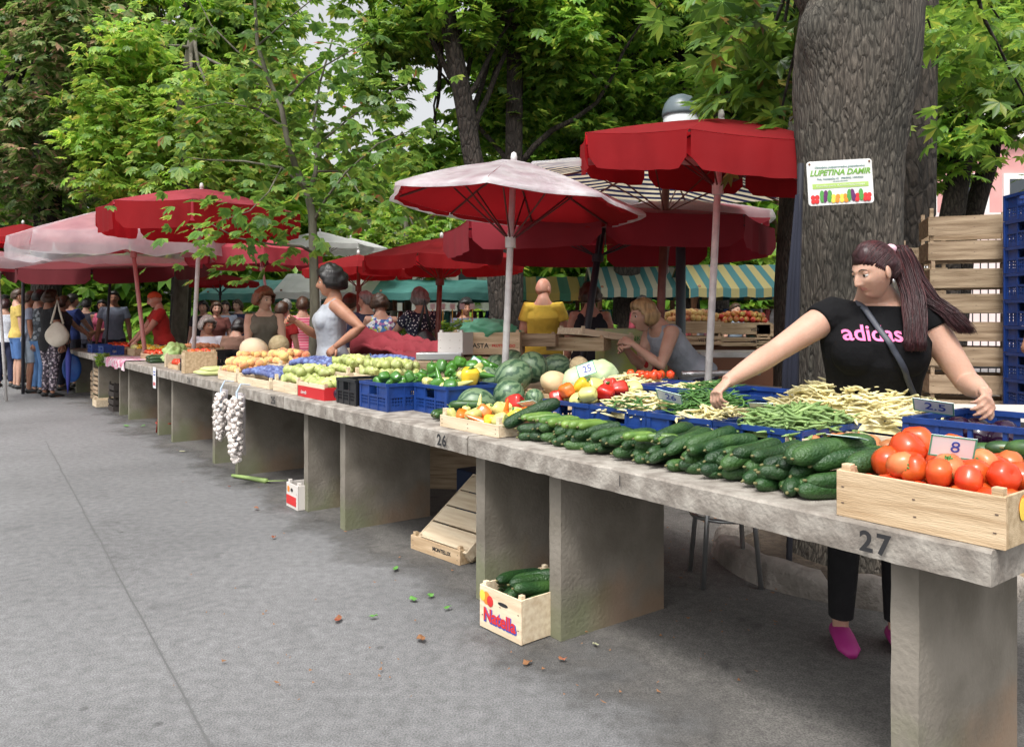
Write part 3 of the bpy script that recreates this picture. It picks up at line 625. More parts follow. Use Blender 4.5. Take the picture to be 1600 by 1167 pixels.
def st(txt, sz, mt, x, z, **k): text(txt, sz, mt, brd, Matrix.Translation((x, -.0012, z)) @ FX, **k)
st('Obiteljsko poljoprivredno gospodarstvo', .0145, grd, 0, .072, shear=.2)
st('LUPETINA DAMIR', .036, gr, 0, .046, shear=.3, bold=.0012)
st('Pula, Valdebečka 42   098/9992 / 099/9223', .0125, grd, 0, .018, shear=.1)
st('eko proizvodnja povrća', .007, grd, 0, .006)
m = MB(); m.box((0, -.0008, -.014), (.262, .0016, .022)); m.build('green_band', gband, sc_)
text('Proizvodnja povrća  VLASTITA PROIZVODNJA', .0115, white, brd, Matrix.Translation((0, -.002, -.014)) @ FX)
cols_ = [redp, redp, greenp, purplep, greenp, yellowp, orangep, yellowp, orangep, greenp, purplep, redp, greenp, redp, redp]
for i, c_ in enumerate(cols_*2):
    x = -.13+.26*((i % 15)/14)+RV(.004); up = (.018 if i < 15 else 0)+(.012 if c_ in (purplep, greenp) else 0)
    m = MB(); m.ell((x, -.0012-.0001*i, -.083+up), (.011, .0008, .012 if c_ not in (purplep, greenp) else .02), 12, 6); m.build('vegetable_print', c_, brd)
m = MB()
for x in (-.14, .14): m.ell((x, -.002, .09), (.005, .003, .005), 8, 5)
m.build('nail', M('rust', (.2, .09, .04), .8), sc_)

# ------------------------------------------------------------ umbrellas
redc = M('red_canopy', (.44, .014, .020), .8, (.36, .012, .018), 2.2, .6, 9, tr=.6); darkred = M('maroon_canopy', (.30, .02, .035), .85, (.25, .015, .026), 2, .25, 9, tr=.3)
pinkc = M('faded_red_canopy', (.50, .07, .10), .85, (.42, .045, .065), 2, .25, 9, tr=.42)
navst = stripes('striped_canopy', (.03, .035, .09), (.82, .74, .55), 9.5, 1, tr=.45)
plast = M('plastic_sheet', (.86, .86, .88), .22, (.7, .7, .74), 5, .8, 14, tr=.35, alpha=.30); plastw = M('white_plastic_sheet', (.74, .72, .74), .3, (.50, .40, .44), 5, 2.5, 9, tr=.3, alpha=.82, det=8)
polew = M('white_pole', (.70, .68, .66), .4, (.55, .53, .52), 20); polep = M('pink_pole', (.45, .2, .18), .5); poleb = M('brown_pole', (.13, .03, .02), .45, (.2, .06, .04), 12); poled = M('dark_pole', (.03, .03, .04), .5)
ribm = M('rib_dark_red', (.10, .02, .02), .6)
def umbrella(label, base, top, R_, n, rot, drop, slope, val, mt, pm, under=None, plastic=None, pr=.02, vm=None, gname='market umbrellas', sag=.022, pl_ang=None, knob=False):
    base = Vector(base); top = Vector(top); t = thing('market_umbrella', label, 'umbrella', Matrix.Translation(base), gname)
    ax = top-base; hub = ax; rm_ = ribm if pm is polew else pm
    def rp(a, f, off=0):                       # point on the canopy, polygonal between ribs
        k = (a-rot)/(2*pi/n); k0 = math.floor(k); fr = k-k0
        c0 = rot+k0*2*pi/n; c1 = c0+2*pi/n
        x = (1-fr)*math.cos(c0)+fr*math.cos(c1); y = (1-fr)*math.sin(c0)+fr*math.sin(c1); mid = 4*fr*(1-fr)
        x *= R_*f*(1-.012*mid); y *= R_*f*(1-.012*mid)
        z = -drop*(f**1.15)-sag*mid*f*.55+sag*.25*math.sin(f*pi)
        return Vector((hub.x+x, hub.y+y, hub.z+z+slope[0]*x+slope[1]*y+off))
    def sheet(off, a0=0, a1=2*pi, f0=.0, vl=0, fine=6):
        m = MB(); na = n*fine; nf = 9; vs = []; idx = {}
        angs = [rot+2*pi*j/na for j in range(na+1) if a0 <= 2*pi*j/na <= a1+1e-6]
        for a in angs:
            for f in range(nf+1):
                f2 = f0+(1-f0)*f/nf; vs.append(tuple(rp(a, f2*(1.02 if off else 1), off*(1+.8*noise.noise(Vector((a*5, f2*6, 1)))))))
            if vl:
                e = rp(a, 1.02, off)
                for q_ in (1, 2):
                    o_ = Vector((math.cos(a), math.sin(a), 0))*(.02+.02*q_*vl+.008*math.sin(a*n*1.5+q_)+(.05 if vl > .2 else .01)*noise.noise(Vector((a*3, q_, R_))))
                    vs.append(tuple(e+o_+Vector((0, 0, -vl*q_/2*(1+.25*noise.noise(Vector((a*4, 3, 0)))*(1 if vl > .2 else .3))))))
        st_ = nf+1+(2 if vl else 0)
        m.add(vs, [(i*st_+j, (i+1)*st_+j, (i+1)*st_+j+1, i*st_+j+1) for i in range(len(angs)-1) for j in range(st_-1)]); return m
    sheet(0).build('canopy', mt, t, True)
    if val:
        m = MB(); fine = 12
        for k in range(n):
            vs = []
            for j in range(fine+1):
                a = rot+2*pi*(k+(.015+.97*j/fine))/n; e = rp(a, .998); od = Vector((math.cos(a), math.sin(a), 0))
                wv = .010*math.sin(j*1.9+k); tuck = .30*val*(abs(2*j/fine-1)**14)
                vs += [tuple(e+Vector((0, 0, -.001))), tuple(e-od*(wv)+Vector((0, 0, -val*.5))), tuple(e-od*(.02*val+wv*1.6)+Vector((0, 0, -val+tuck)))]
            m.add(vs, [(j*3+q_, (j+1)*3+q_, (j+1)*3+q_+1, j*3+q_+1) for j in range(fine) for q_ in range(2)])
        m.build('valance', vm or mt, t, True)
    mid = hub*.0+Vector((0, 0, 0))
    hz = hub+Vector((0, 0, -drop-.28))
    for k in range(n):
        a = rot+2*pi*k/n; m = MB(); m.tube([hub+Vector((0, 0, -.02)), rp(a, .5, -.015), rp(a, .99, -.012)], .008, 6); r_ = m.build('rib', rm_, t)
        m = MB(); f_ = (hub.length-drop-.24)/hub.length; m.tube([hub*f_, rp(a, .55, -.02)], .006, 5); m.build('strut', rm_, r_)
    m = MB(); m.tube([Vector((0, 0, 0)), hub*.5, hub], [pr*1.1, pr*1.1, pr], 12)
    if knob:
        c = hub*(.72); m.tube([c-Vector((0, 0, .05)), c-Vector((0, 0, .03)), c+Vector((0, 0, .03)), c+Vector((0, 0, .05))], [pr, pr*1.8, pr*1.8, pr], 10)
    m.build('pole', pm, t, True)
    m = MB(); m.tube([hub*f_-Vector((0, 0, .04)), hub*f_+Vector((0, 0, .03))], pr*1.7, 12); m.build('hub', pm, t)
    m = MB(); m.lathe([(.02, 0), (.022, .03), (.016, .055), (.0, .065)], 10, Matrix.Translation(hub)); m.build('finial', polew, t, True)
    if plastic:
        m = sheet(.012, plastic[0], plastic[1], plastic[2], plastic[3]); o = m.build('plastic_cover', plastic[4], t, True)
    return t
um = umbrella
def U(px, Yb, wy=None): return
# A: nearest red
a = P(1096, 500, 5.05); tp = P(1127, 186, 5.05)
um('nearest bright red umbrella with deep valance, its edge touching the massive trunk', (a.x, 5.05, 0), tp, .97, 8, math.radians(-115), .21, (-.09, .12), .21, redc, polew, pr=.022)
# B: plastic covered at centre
a = P(779, 500, 5.0); tp = P(803, 253, 5.0)
um('red umbrella draped in torn white plastic, left of the nearest red one', (a.x, 5.0, 0), tp, .80, 8, math.radians(-100), .27, (-.09, -.01), .03, redc, polew, pr=.02, plastic=(0, 2*pi, 0, .035, plastw))
# C: striped
a = P(1022, 500, 6.1); tp = P(1042, 246, 6.1)
um('navy and cream striped umbrella on a brown wooden pole behind the nearest red one', (a.x, 6.1, 0), tp, 1.15, 8, math.radians(-20), .20, (-.07, .03), .0, navst, poleb, pr=.03, plastic=(.6*pi, 2.1*pi, .55, .05, plast))
# D: large maroon
a = P(1030, 500, 6.9); tp = P(945, 325, 6.9)
um('large maroon umbrella spreading low behind the plastic draped one', (P(887, 500, 6.9).x, 6.9, 0), tp, 1.46, 8, math.radians(-97), .2, (0, .01), .24, darkred, poled, pr=.03)
um('maroon umbrella with crumpled pink plastic on top, behind the striped one', (a.x, 7.6, 0), P(1050, 312, 7.6), .95, 8, math.radians(-80), .18, (0, 0), .12, pinkc, polew, pr=.024, plastic=(0, 2*pi, 0, .08, plast), knob=True)
a = P(678, 500, 8.6)
um('red umbrella over the polka dot dress and the crates of salad', (a.x, 8.6, 0), P(690, 372, 8.6), .92, 8, math.radians(-100), .24, (0, 0), .14, redc, poleb, pr=.028)
a = P(560, 500, 10.2)
um('small red umbrella behind the woman in the grey top', (a.x, 10.2, 0), P(560, 398, 10.2), .72, 8, math.radians(-80), .2, (0, 0), .1, redc, poleb, pr=.024)
a = P(301, 500, 8.3)
um('big faded red umbrella at left with a branch of the young tree in front', (a.x, 8.3, TZ), P(315, 295, 8.3), 1.02, 8, math.radians(-118), .24, (0, .02), .26, pinkc, polew, pr=.02, vm=redc)
a = P(238, 500, 10.2)
um('pink red umbrella at left with torn clear plastic hanging in front', (a.x, 10.2, 0), P(200, 322, 10.4), 1.35, 8, math.radians(-110), .42, (.02, .03), .14, pinkc, polep, pr=.024, plastic=(0, 2*pi, .35, .28, plast))
um('dark red umbrella at the far left edge of the market', (P(36, 500, 13.2).x, 13.2, 0), P(36, 350, 13.2), .8, 8, math.radians(-100), .28, (0, 0), .08, redc, poled, pr=.024)
um('red umbrella with grey plastic sheet under the far left one', (P(10, 500, 12).x, 12, 0), P(-5, 392, 12), .85, 8, math.radians(-60), .15, (0, 0), .2, darkred, polew, pr=.02, plastic=(0, 2*pi, .3, .16, plast))
um('faded pink umbrella with crumpled plastic behind the young tree', (P(452, 500, 11.2).x, 11.2, 0), P(400, 372, 11.2), .95, 8, math.radians(-110), .2, (0, 0), .22, pinkc, polew, pr=.018, plastic=(.9*pi, 1.9*pi, .2, .12, plast))
um('small red umbrella far behind the white haired woman', (P(340, 500, 16).x, 16, 0), P(345, 428, 16), .75, 8, .3, .16, (0, 0), .1, redc, poled, pr=.02)
um('dark red umbrella over the crowd behind the pink plastic covered one', (P(160, 500, 12.6).x, 12.6, 0), P(175, 398, 12.6), 1.5, 8, .3, .15, (0, .12), .22, M('deep_maroon', (.13, .01, .016), .9, (.1, .008, .012), 2, tr=.2), poled, pr=.02)
um('cream white umbrella behind the trunk of the young tree', (P(500, 500, 16).x, 16, 0), P(500, 362, 16), 1.1, 8, .2, .3, (0, 0), .1, whst, polew, pr=.02)
um('low white umbrella right of the trunk of the young tree', (P(560, 500, 17.5).x, 17.5, 0), P(548, 372, 17.5), .9, 8, .5, .25, (0, 0), .1, whst, polew, pr=.02)
# furled navy umbrella leaning along the big trunk
t = thing('furled_umbrella', 'tall furled navy umbrella standing along the left side of the massive trunk', 'umbrella', Matrix.Translation((P(1232, 500, 3.75).x, 3.75, 0)))
m = MB(); pts = [(0, 0, .5), (.01, 0, 1.0), (.025, 0, 1.4), (.05, 0, 1.85)]; vs = []; n = 24
for i, (x, y, z) in enumerate(pts):
    for j in range(n):
        a_ = 2*pi*j/n; r = (.034, .032, .026, .014)[i]*(1+.28*math.cos(6*a_)); vs.append((x+r*math.cos(a_), y+r*math.sin(a_), z))
m.add(vs, [(i*n+j, i*n+(j+1) % n, (i+1)*n+(j+1) % n, (i+1)*n+j) for i in range(3) for j in range(n)]+[tuple(range(n))[::-1], tuple(3*n+j for j in range(n))]); m.build('cloth', navy, t, True)
m = MB(); m.tube([(0, 0, 0), (.06, 0, 2.0)], .015, 8); m.build('pole', poled, t)
# ============================================================ crates
def nails(m, x, y, z): m.box((x, y, z), (.007, .002, .003))
def wood_crate(label, M4, L, D, H, mt=None, slats=1, post=.022, ph=.015, cat='crate', group=None, prints=(), endsolid=True, lettering=None):
    """crate with its long side facing local -Y"""
    mt = mt or wood; t = thing('wooden_crate', label, cat, M4, group); th = .008
    def sl(m, along, c, n, h, z0):
        hh = h/n; g = .24*hh if n > 1 else 0
        for k in range(n):
            z = z0+hh*k+(hh-g)/2
            if along == 'x': m.box((0, c, z), (L, th, hh-g))
            else: m.box((c, 0, z), (th, D-2*th-.002, hh-g))
    for y in (-D/2+th/2, D/2-th/2): m = MB(); sl(m, 'x', y, slats, H, 0); m.build('side_panel', mt, t, bevel=.0015)
    for x in (-L/2+th/2, L/2-th/2): m = MB(); sl(m, 'y', x, slats if not endsolid else 1, H, 0.001); m.build('end_panel', mt, t, bevel=.0015)
    for x in (-1, 1):
        for y in (-1, 1): m = MB(); m.box((x*(L/2-th-post/2-.001), y*(D/2-th-post/2-.001), (H+ph)/2+.002), (post, post, H+ph)); m.build('corner_post', mt, t, bevel=.0015)
    m = MB(); n = 4
    for k in range(n): m.box((0, -D/2+th+(D-2*th)*(k+.5)/n, .005), (L-2*th-.004, (D-2*th)/n-.012, .006))
    m.build('bottom', mt, t)
    nl = MB();
    for x in (-L/2+.02, 0, L/2-.02):
        for k in range(slats): nails(nl, x+RV(.003), -D/2-.0005, H*(k+.3)/slats); nails(nl, x+RV(.003), -D/2-.0005, H*(k+.65)/slats)
    nl.build('staples', M('staple', (.18, .13, .1), .5, metal=.5), t)
    for (txt, sz, mat_, x, z, face) in prints:
        F = Matrix.Translation((x, -D/2-.0015, z)) @ FX if face == 'f' else Matrix.Translation((L/2+.0015, x, z)) @ Matrix.Rotation(pi/2, 4, 'Z') @ FX
        text(txt, sz, mat_, t, F, 'printed_lettering', bold=.0008 if sz > .02 else 0)
    return t
def plastic_crate(label, M4, L, D, H, mt=None, group=None, cat='crate', hole=True):
    mt = mt or blueP; t = thing('plastic_crate', label, cat, M4, group); th = .006
    def wall(W_, axis, c):
        m = MB(); F = Matrix.Translation((0, c, 0)) if axis == 'x' else Matrix.Translation((c, 0, 0)) @ Matrix.Rotation(pi/2, 4, 'Z')
        m.box((0, 0, H-.009), (W_, .02, .018), F); m.box((0, 0, .012), (W_, th, .024), F); m.box((0, 0, H*.52), (W_, th+.004, .012), F)
        n = max(3, round(W_/.11));
        for k in range(n+1): m.box((-W_/2+.008+(W_-.016)*k/n, 0, H/2), (.022 if k in (0, n) else .012, th+.006, H-.002), F)
        nh = max(6, round(W_/.017))
        for k in range(nh): m.box((-W_/2+W_*(k+.5)/nh, 0, H*.27), (.006, th-.001, H*.5), F)
        for k in range(3): m.box((0, 0, H*(.15+.12*k)), (W_, th-.002, .006), F)
        hw = .27 if hole else 0     # upper solid panels leaving an opening mid-way
        for sx in (-1, 1): m.box((sx*W_*(.5+hw/2)/2*1.0, 0, H*.75), (W_*(.5-hw/2)-.004, th-.0015, H*.42), F)
        return m
    for y in (-D/2+.01, D/2-.01): wall(L, 'x', y).build('side_wall', mt, t)
    for x in (-L/2+.01, L/2-.01): wall(D-.022, 'y', x).build('end_wall', mt, t)
    m = MB(); m.box((0, 0, .004), (L-.03, D-.03, .006)); m.build('floor_panel', mt, t)
    return t
cardn = [0]
def price_card(label, txt, pos, yaw, tiltx, roll=0, w=.085, h=.055, cat='price card'):
    t = thing('price_card', label, cat, Matrix.Translation(pos) @ Matrix.Rotation(yaw, 4, 'Z') @ Matrix.Rotation(roll, 4, 'Y') @ Matrix.Rotation(-tiltx, 4, 'X'), 'price cards stuck in the produce')
    m = MB(); m.box((0, 0, 0), (w, .0015, h)); cd_ = m.build('card', card, t)
    m = MB()
    for (c, d) in (((0, h/2-.002), (w, .004)), ((0, -h/2+.002), (w, .004)), ((w/2-.002, 0), (.004, h)), ((-w/2+.002, 0), (.004, h))): m.box((c[0], -.0011, c[1]), (d[0], .0007, d[1]))
    m.build('green_border', M('card_green', (.10, .38, .25), .5), cd_)
    if txt: text(txt, h*.72, bluep, cd_, Matrix.Translation((.006, -.0016, 0)) @ FX, 'handwritten_price')
    return t

# ============================================================ produce meshes
def mesh_of(mb, name, mats, smooth=True): return mb.mesh(name, mats, smooth)
tomm = M('tomato_skin', (.62, .045, .012), .22, (.70, .14, .03), 9, var=.22, lo=.45, hi=.8)
tomo = M('orange_tomato_skin', (.62, .13, .04), .25, (.6, .26, .1), 9, var=.15, lo=.45, hi=.7)
cukm = M('cucumber_skin', (.013, .048, .013), .38, (.05, .12, .026), 9, .6, 130, var=.4, lo=.42, hi=.8, det=8)
cuky = M('pale_cucumber_skin', (.05, .13, .02), .4, (.15, .25, .045), 10, .3, 70, var=.3)
def calyx(m, z, r, n=5):
    for k in range(n):
        a = 2*pi*k/n; m.tube([(0, 0, z+.001), (r*.5*math.cos(a), r*.5*math.sin(a), z+.003), (r*math.cos(a), r*math.sin(a), z-.003)], [.003, .0035, .0008], 4)
    m.tube([(0, 0, z), (.002, 0, z+.008)], .002, 5)
def tomato(k, mt=None, rr=.036):
    m = MB(); pr = [(.0001, -.78), (.35, -.80), (.75, -.62), (1, -.1), (.97, .25), (.75, .62), (.42, .78), (.15, .72), (.0001, .66)]
    f = []
    for i in range(len(pr)-1):
        for q_ in (0, .5): f.append((pr[i][0]+(pr[i+1][0]-pr[i][0])*q_, pr[i][1]+(pr[i+1][1]-pr[i][1])*q_))
    f.append(pr[-1]); m.lathe([(r*rr, z*rr) for r, z in f], 24, lobes=5+k % 2, la=.025+.012*k)
    m.mi = 1
    if k % 2 == 0: calyx(m, .66*rr, .016)
    return m.mesh('tomato', [mt or tomm, M('stem_green', (.06, .16, .03), .6)], True)
def cucumber(k, L_=.2, r=.02, mt=None, taper=.55):
    m = MB(); n = 26; c = (.03, .06, -.02, .1)[k % 4]; pts = []; rad = []
    for i in range(n+1):
        t_ = i/n; x = (t_-.5)*L_; pts.append((x, c*L_*(1-(2*t_-1)**2)*1.2, .02*L_*math.sin(t_*3+k)))
        e = (1-abs(2*t_-1)**(9 if t_ > .5 else 6))**.5; rad.append(max(.001, r*e*(1-.16*(1-t_)*(k % 3)/2+.04*math.sin(t_*9+k))))
    m.tube(pts, rad, 12); m.mi = 1; m.tube([pts[0], (pts[0][0]-.009, pts[0][1]-.002, pts[0][2]+.002)], [.0045, .003], 6)
    return m.mesh('cucumber', [mt or cukm, M('blossom_end', (.16, .15, .06), .8)], True)
def pepper(k, mt, r=.038, h=.08, pointed=0):
    m = MB(); pr = [(.001, -.46), (.35, -.5), (.72, -.42), (.9, -.2), (1, .1), (.98, .35), (.7, .5), (.3, .46), (.02, .40)]
    if pointed: pr = [(.001, -1.1), (.25, -.95), (.5, -.55), (.75, -.1), (.95, .25), (.85, .45), (.4, .52), (.02, .45)]
    f = []
    for i in range(len(pr)-1):
        for q_ in (0, .33, .66): f.append((pr[i][0]+(pr[i+1][0]-pr[i][0])*q_, pr[i][1]+(pr[i+1][1]-pr[i][1])*q_))
    f.append(pr[-1]); m.lathe([(a*r, z*h) for a, z in f], 24, lobes=3+k % 2, la=.10 if not pointed else .06)
    m.mi = 1; m.tube([(0, 0, .40*h), (.002, .003, .52*h), (.009, .006, .68*h)], [.009, .005, .005], 7)
    return m.mesh('pepper', [mt, M('stem_green', (.06, .16, .03), .6)], True)
def roundf(nm, r, mt, zs=1, k=0, stem=True, pr=None):
    m = MB(); pr = pr or [(.001, -.88), (.4, -.9), (.75, -.66), (.97, -.2), (1, .12), (.85, .55), (.5, .85), (.2, .9), (.001, .82)]
    f = []
    for i in range(len(pr)-1):
        for q_ in (0, .5): f.append((pr[i][0]+(pr[i+1][0]-pr[i][0])*q_, pr[i][1]+(pr[i+1][1]-pr[i][1])*q_))
    f.append(pr[-1]); m.lathe([(a*r, z*r*zs) for a, z in f], 16); mats = [mt]
    if stem: m.mi = 1; m.tube([(0, 0, pr[-1][1]*r*zs-.003), (.002, .001, pr[-1][1]*r*zs+.012)], [.0018, .0015], 5); mats.append(M('woody_stem', (.10, .06, .03), .8))
    return m.mesh(nm, mats, True)
def bean(k, L_=.115, r=.0058, mt=None):
    m = MB(); n = 7; c = (.06, .14, -.1, .2)[k % 4]; pts = []; rad = []
    for i in range(n+1):
        t_ = i/n; pts.append(((t_-.5)*L_, c*L_*(1-(2*t_-1)**2), .006*math.sin(t_*5+k))); rad.append(r*(.25 if i in (0, n) else 1)*(1+.12*math.sin(i*2.6+k)))
    m.tube(pts, rad, 6, ry=[q_*.7 for q_ in rad]); return m.mesh('bean', [mt], True)
toms = [tomato(k) for k in range(4)]; btoms = [tomato(k, None, .039) for k in range(4)]; tomso = [tomato(k, tomo) for k in range(2)]
cuks = [cucumber(k, .215+.013*(k % 4), .0225+.0018*(k % 3)) for k in range(6)]; bigc = [cucumber(k, .31, .032) for k in range(3)]; cukp = [cucumber(k, .15, .019, cuky) for k in range(3)]
zucs = [cucumber(k, .22, .024, M('zucchini_skin', (.016, .05, .014), .3, (.04, .10, .025), 30, var=.3)) for k in range(2)]
pm = {c: M(c+'_pepper_skin', v, .18, tuple(x*.8+.02 for x in v), 12, var=.15) for c, v in dict(red=(.55, .015, .01), orange=(.8, .17, .015), yellow=(.82, .56, .03), pale=(.68, .66, .22), green=(.05, .19, .018)).items()}
peps = {c: [pepper(k, pm[c], .034, .072) for k in range(2)] for c in pm}; lpep = {c: [pepper(k, pm[c], .022, .085, 1) for k in range(2)] for c in pm}
plum_m = [roundf('plum', .0240, M('plum_skin', (.045, .06, .20), .55, (.15, .19, .38), 18, var=.35), 1.12, stem=False)]
peach_m = [roundf('peach', .037, M('peach_skin', (.74, .50, .16), .65, (.58, .14, .07), 9, var=.15, lo=.45, hi=.66, sheen=.4)), ]
pear_m = [roundf('pear', .034, M('pear_skin', (.46, .50, .20), .4, (.36, .42, .12), 12, var=.2), 1, pr=[(.001, -.95), (.4, -.98), (.8, -.7), (1, -.2), (.9, .25), (.6, .7), (.42, 1.05), (.25, 1.3), (.001, 1.32)])]
apple_m = [roundf('apple', .033, M('apple_skin', (.50, .05, .03), .35, (.55, .45, .10), 7, var=.25, lo=.45, hi=.65))]
onion_m = [roundf('onion', .033, M('onion_skin', (.52, .22, .09), .4, (.40, .14, .05), 12, var=.15, stretch=(1, 1, .2)), .85, pr=[(.001, -.9), (.4, -.9), (.8, -.6), (1, 0), (.85, .5), (.4, .85), (.12, 1.05), (.08, 1.4), (.001, 1.42)], stem=False)]
egg_m = [roundf('eggplant', .045, M('eggplant_skin', (.02, .006, .022), .12, var=.2), 1.2, stem=True), roundf('eggplant', .05, M('eggplant_skin', (.02, .006, .022), .12), 1.0)]
citr_m = [roundf('orange_fruit', .034, M('orange_skin', (.75, .27, .03), .5, var=.15), 1, stem=False)]
ybean = [bean(k, .11+.01*(k % 3), .0060, M('wax_bean_skin', (.78, .71, .42), .42, (.68, .60, .28), 20, var=.15)) for k in range(4)]
gbean = [bean(k, .12, .0042, M('green_bean_skin', (.05, .14, .028), .5, (.085, .20, .045), 20, var=.3)) for k in range(4)]
pbean = [bean(k, .125, .0065, M('pale_green_bean_skin', (.23, .34, .12), .5, (.17, .28, .085), 20, var=.2)) for k in range(4)]

COUNT = {}
def put(nm, me, loc, label, cat, group, rot=None, sc=1):
    o = bpy.data.objects.new(nm, me); C.objects.link(o)
    r = rot if rot is not None else Euler((RV(3.1), RV(3.1), RV(3.1)))
    o.matrix_world = Matrix.Translation(loc) @ r.to_matrix().to_4x4() @ Matrix.Scale(sc, 4); tag(o, label, cat, group); COUNT[cat] = COUNT.get(cat, 0)+1; return o
def fill(nm, meshes, M4, L, D, z0, r, dome, label, cat, group, layers=2, upright=False, zs=1, sc=(.9, 1.1), jit=.25, cap=999):
    """round fruit packed in layers inside a box L x D, piled `dome` high"""
    st_ = 2*r*.97; c = 0
    for l in range(layers):
        nx = max(1, int((L-2*r*(1+.0*l))/st_)+1); ny = max(1, int((D-2*r)/st_)+1)
        for i in range(nx):
            for j in range(ny):
                x = -(nx-1)*st_/2+i*st_+(r*.6 if (j+l) % 2 else -.2*r); y = -(ny-1)*st_/2+j*st_+(r*.5 if l % 2 else 0)
                x = max(-L/2+r, min(L/2-r, x)); y = max(-D/2+r, min(D/2-r, y))
                e = max(0, 1-(2*x/L)**2)*max(0, 1-(2*y/D)**2)
                if l == layers-1 and layers > 1 and random.random() > .35+e*1.3: continue
                z = z0+r*zs+l*r*1.45*zs+dome*e**.6
                if c >= cap: return
                c += 1
                put(nm, random.choice(meshes), M4 @ Vector((x+RV(r*jit), y+RV(r*jit), z+RV(r*.12))), label, cat, group, Euler((RV(.5), RV(.5), RV(3.1))) if upright else None, random.uniform(*sc))
def pile(nm, meshes, M4, L, D, z0, dome, n, label, cat, group, stuffn=0, lay=.28, yawm=None, yaws=3.14, ex=.6, stuffname=None, matl=None, r=.005):
    """elongated things (beans) heaped in a dome; buried ones are one mass"""
    def place():
        x = RV(L/2*.96); y = RV(D/2*.96); e = max(0, 1-abs(2*x/L)**2.2)*max(0, 1-abs(2*y/D)**2.2); return x, y, z0+dome*e**ex
    if stuffn:
        V = []; F = []; n0 = 0; mt = meshes[0].materials[0]
        mbs = []
        for me in meshes:
            co = np.zeros(len(me.vertices)*3); me.vertices.foreach_get('co', co); mbs.append((co.reshape(-1, 3), [tuple(p.vertices) for p in me.polygons]))
        m = MB()
        for k in range(stuffn):
            x, y, z = place(); v_, f_ = random.choice(mbs)
            m.add(v_, f_, Matrix.Translation((x, y, z-random.random()*.03-.004)) @ Euler((RV(.3), RV(lay), RV(3.14))).to_matrix().to_4x4())
        b_ = MB(); nx, ny = 14, 10; vs = []
        for i in range(nx+1):
            for j in range(ny+1):
                x = -L/2+L*i/nx; y = -D/2+D*j/ny; e = max(0, 1-abs(2*x/L)**2.2)*max(0, 1-abs(2*y/D)**2.2); vs.append((x*.97, y*.97, z0-.032+dome*e**ex))
        m.add(vs, [(i*(ny+1)+j, (i+1)*(ny+1)+j, (i+1)*(ny+1)+j+1, i*(ny+1)+j+1) for i in range(nx) for j in range(ny)])
        o = m.build(nm+'_heap', mt, None, True); o.matrix_world = M4; o['kind'] = 'stuff'; tag(o, 'buried mass of '+label, cat, None)
    for k in range(n):
        x, y, z = place(); o = put(nm, random.choice(meshes), M4 @ Vector((x, y, z+random.random()*.006)), label, cat, group, Euler((RV(.5), RV(lay), (yawm+RV(yaws)) if yawm is not None else RV(3.14))), random.uniform(.85, 1.15))

# ============================================================ table 27 and 26 goods
# tomatoes crate at the near end
MT = RM(1.415, .105, TZ+.001)
tc_ = wood_crate('wooden crate of ripe tomatoes at the near end of the table, fruit printed on it', MT, .40, .34, .118, wood, 1, .024, .014)
for k, (z, y) in enumerate(((.1, 0), (.05, .003))): pass
text('Natella', .052, redp, tc_, Matrix.Translation((.2025, .03, .04)) @ Matrix.Rotation(pi/2, 4, 'Z') @ FX, 'printed_lettering', bold=.003); text('Natella', .052, bluep, tc_, Matrix.Translation((.2012, .034, .036)) @ Matrix.Rotation(pi/2, 4, 'Z') @ FX, 'printed_lettering', bold=.005)
m = MB(); m.ell((.2015, -.07, .085), (.001, .034, .028), 16, 8); m.build('fruit_print', orangep, tc_); m = MB(); m.ell((.2025, -.085, .08), (.001, .018, .026), 14, 8); m.build('fruit_print', yellowp, tc_)
tl = 'ripe tomato in the crate at the near end of the table'; tg = 'tomatoes in the near end crate'
fill('tomato', btoms, MT, .375, .31, .035, .038, .006, tl, 'tomato', tg, 2, sc=(.88, 1.12))
for (px, py, Yd) in ((1385, 708, 0), (1405, 703, 0), (1478, 692, 0)): pass
for (x, y, z, lab) in ((-.11, .02, .165, 'large red tomato topping the left side of the near end crate'), (-.12, .09, .17, 'red tomato at the back left, highest of the near end crate'), (-.03, .11, .16, 'big tomato behind the price card reading 8')):
    put('tomato', btoms[1], MT @ Vector((x, y, z)), lab, 'tomato', None, None, 1.25)
for (x, y, z) in ((.07, .03, .15), (.03, -.06, .145), (-.07, -.09, .14), (.1, .1, .145)):
    put('tomato', tomso[0], MT @ Vector((x, y, z)), 'paler orange tomato among the red ones in the near end crate', 'tomato', 'paler tomatoes in the near end crate', None, 1.05)
price_card('white price card reading 8 standing in the near tomato crate', '8', MT @ Vector((.035, -.05, .195)), RA*.4, -.45, .08, .1, .062)
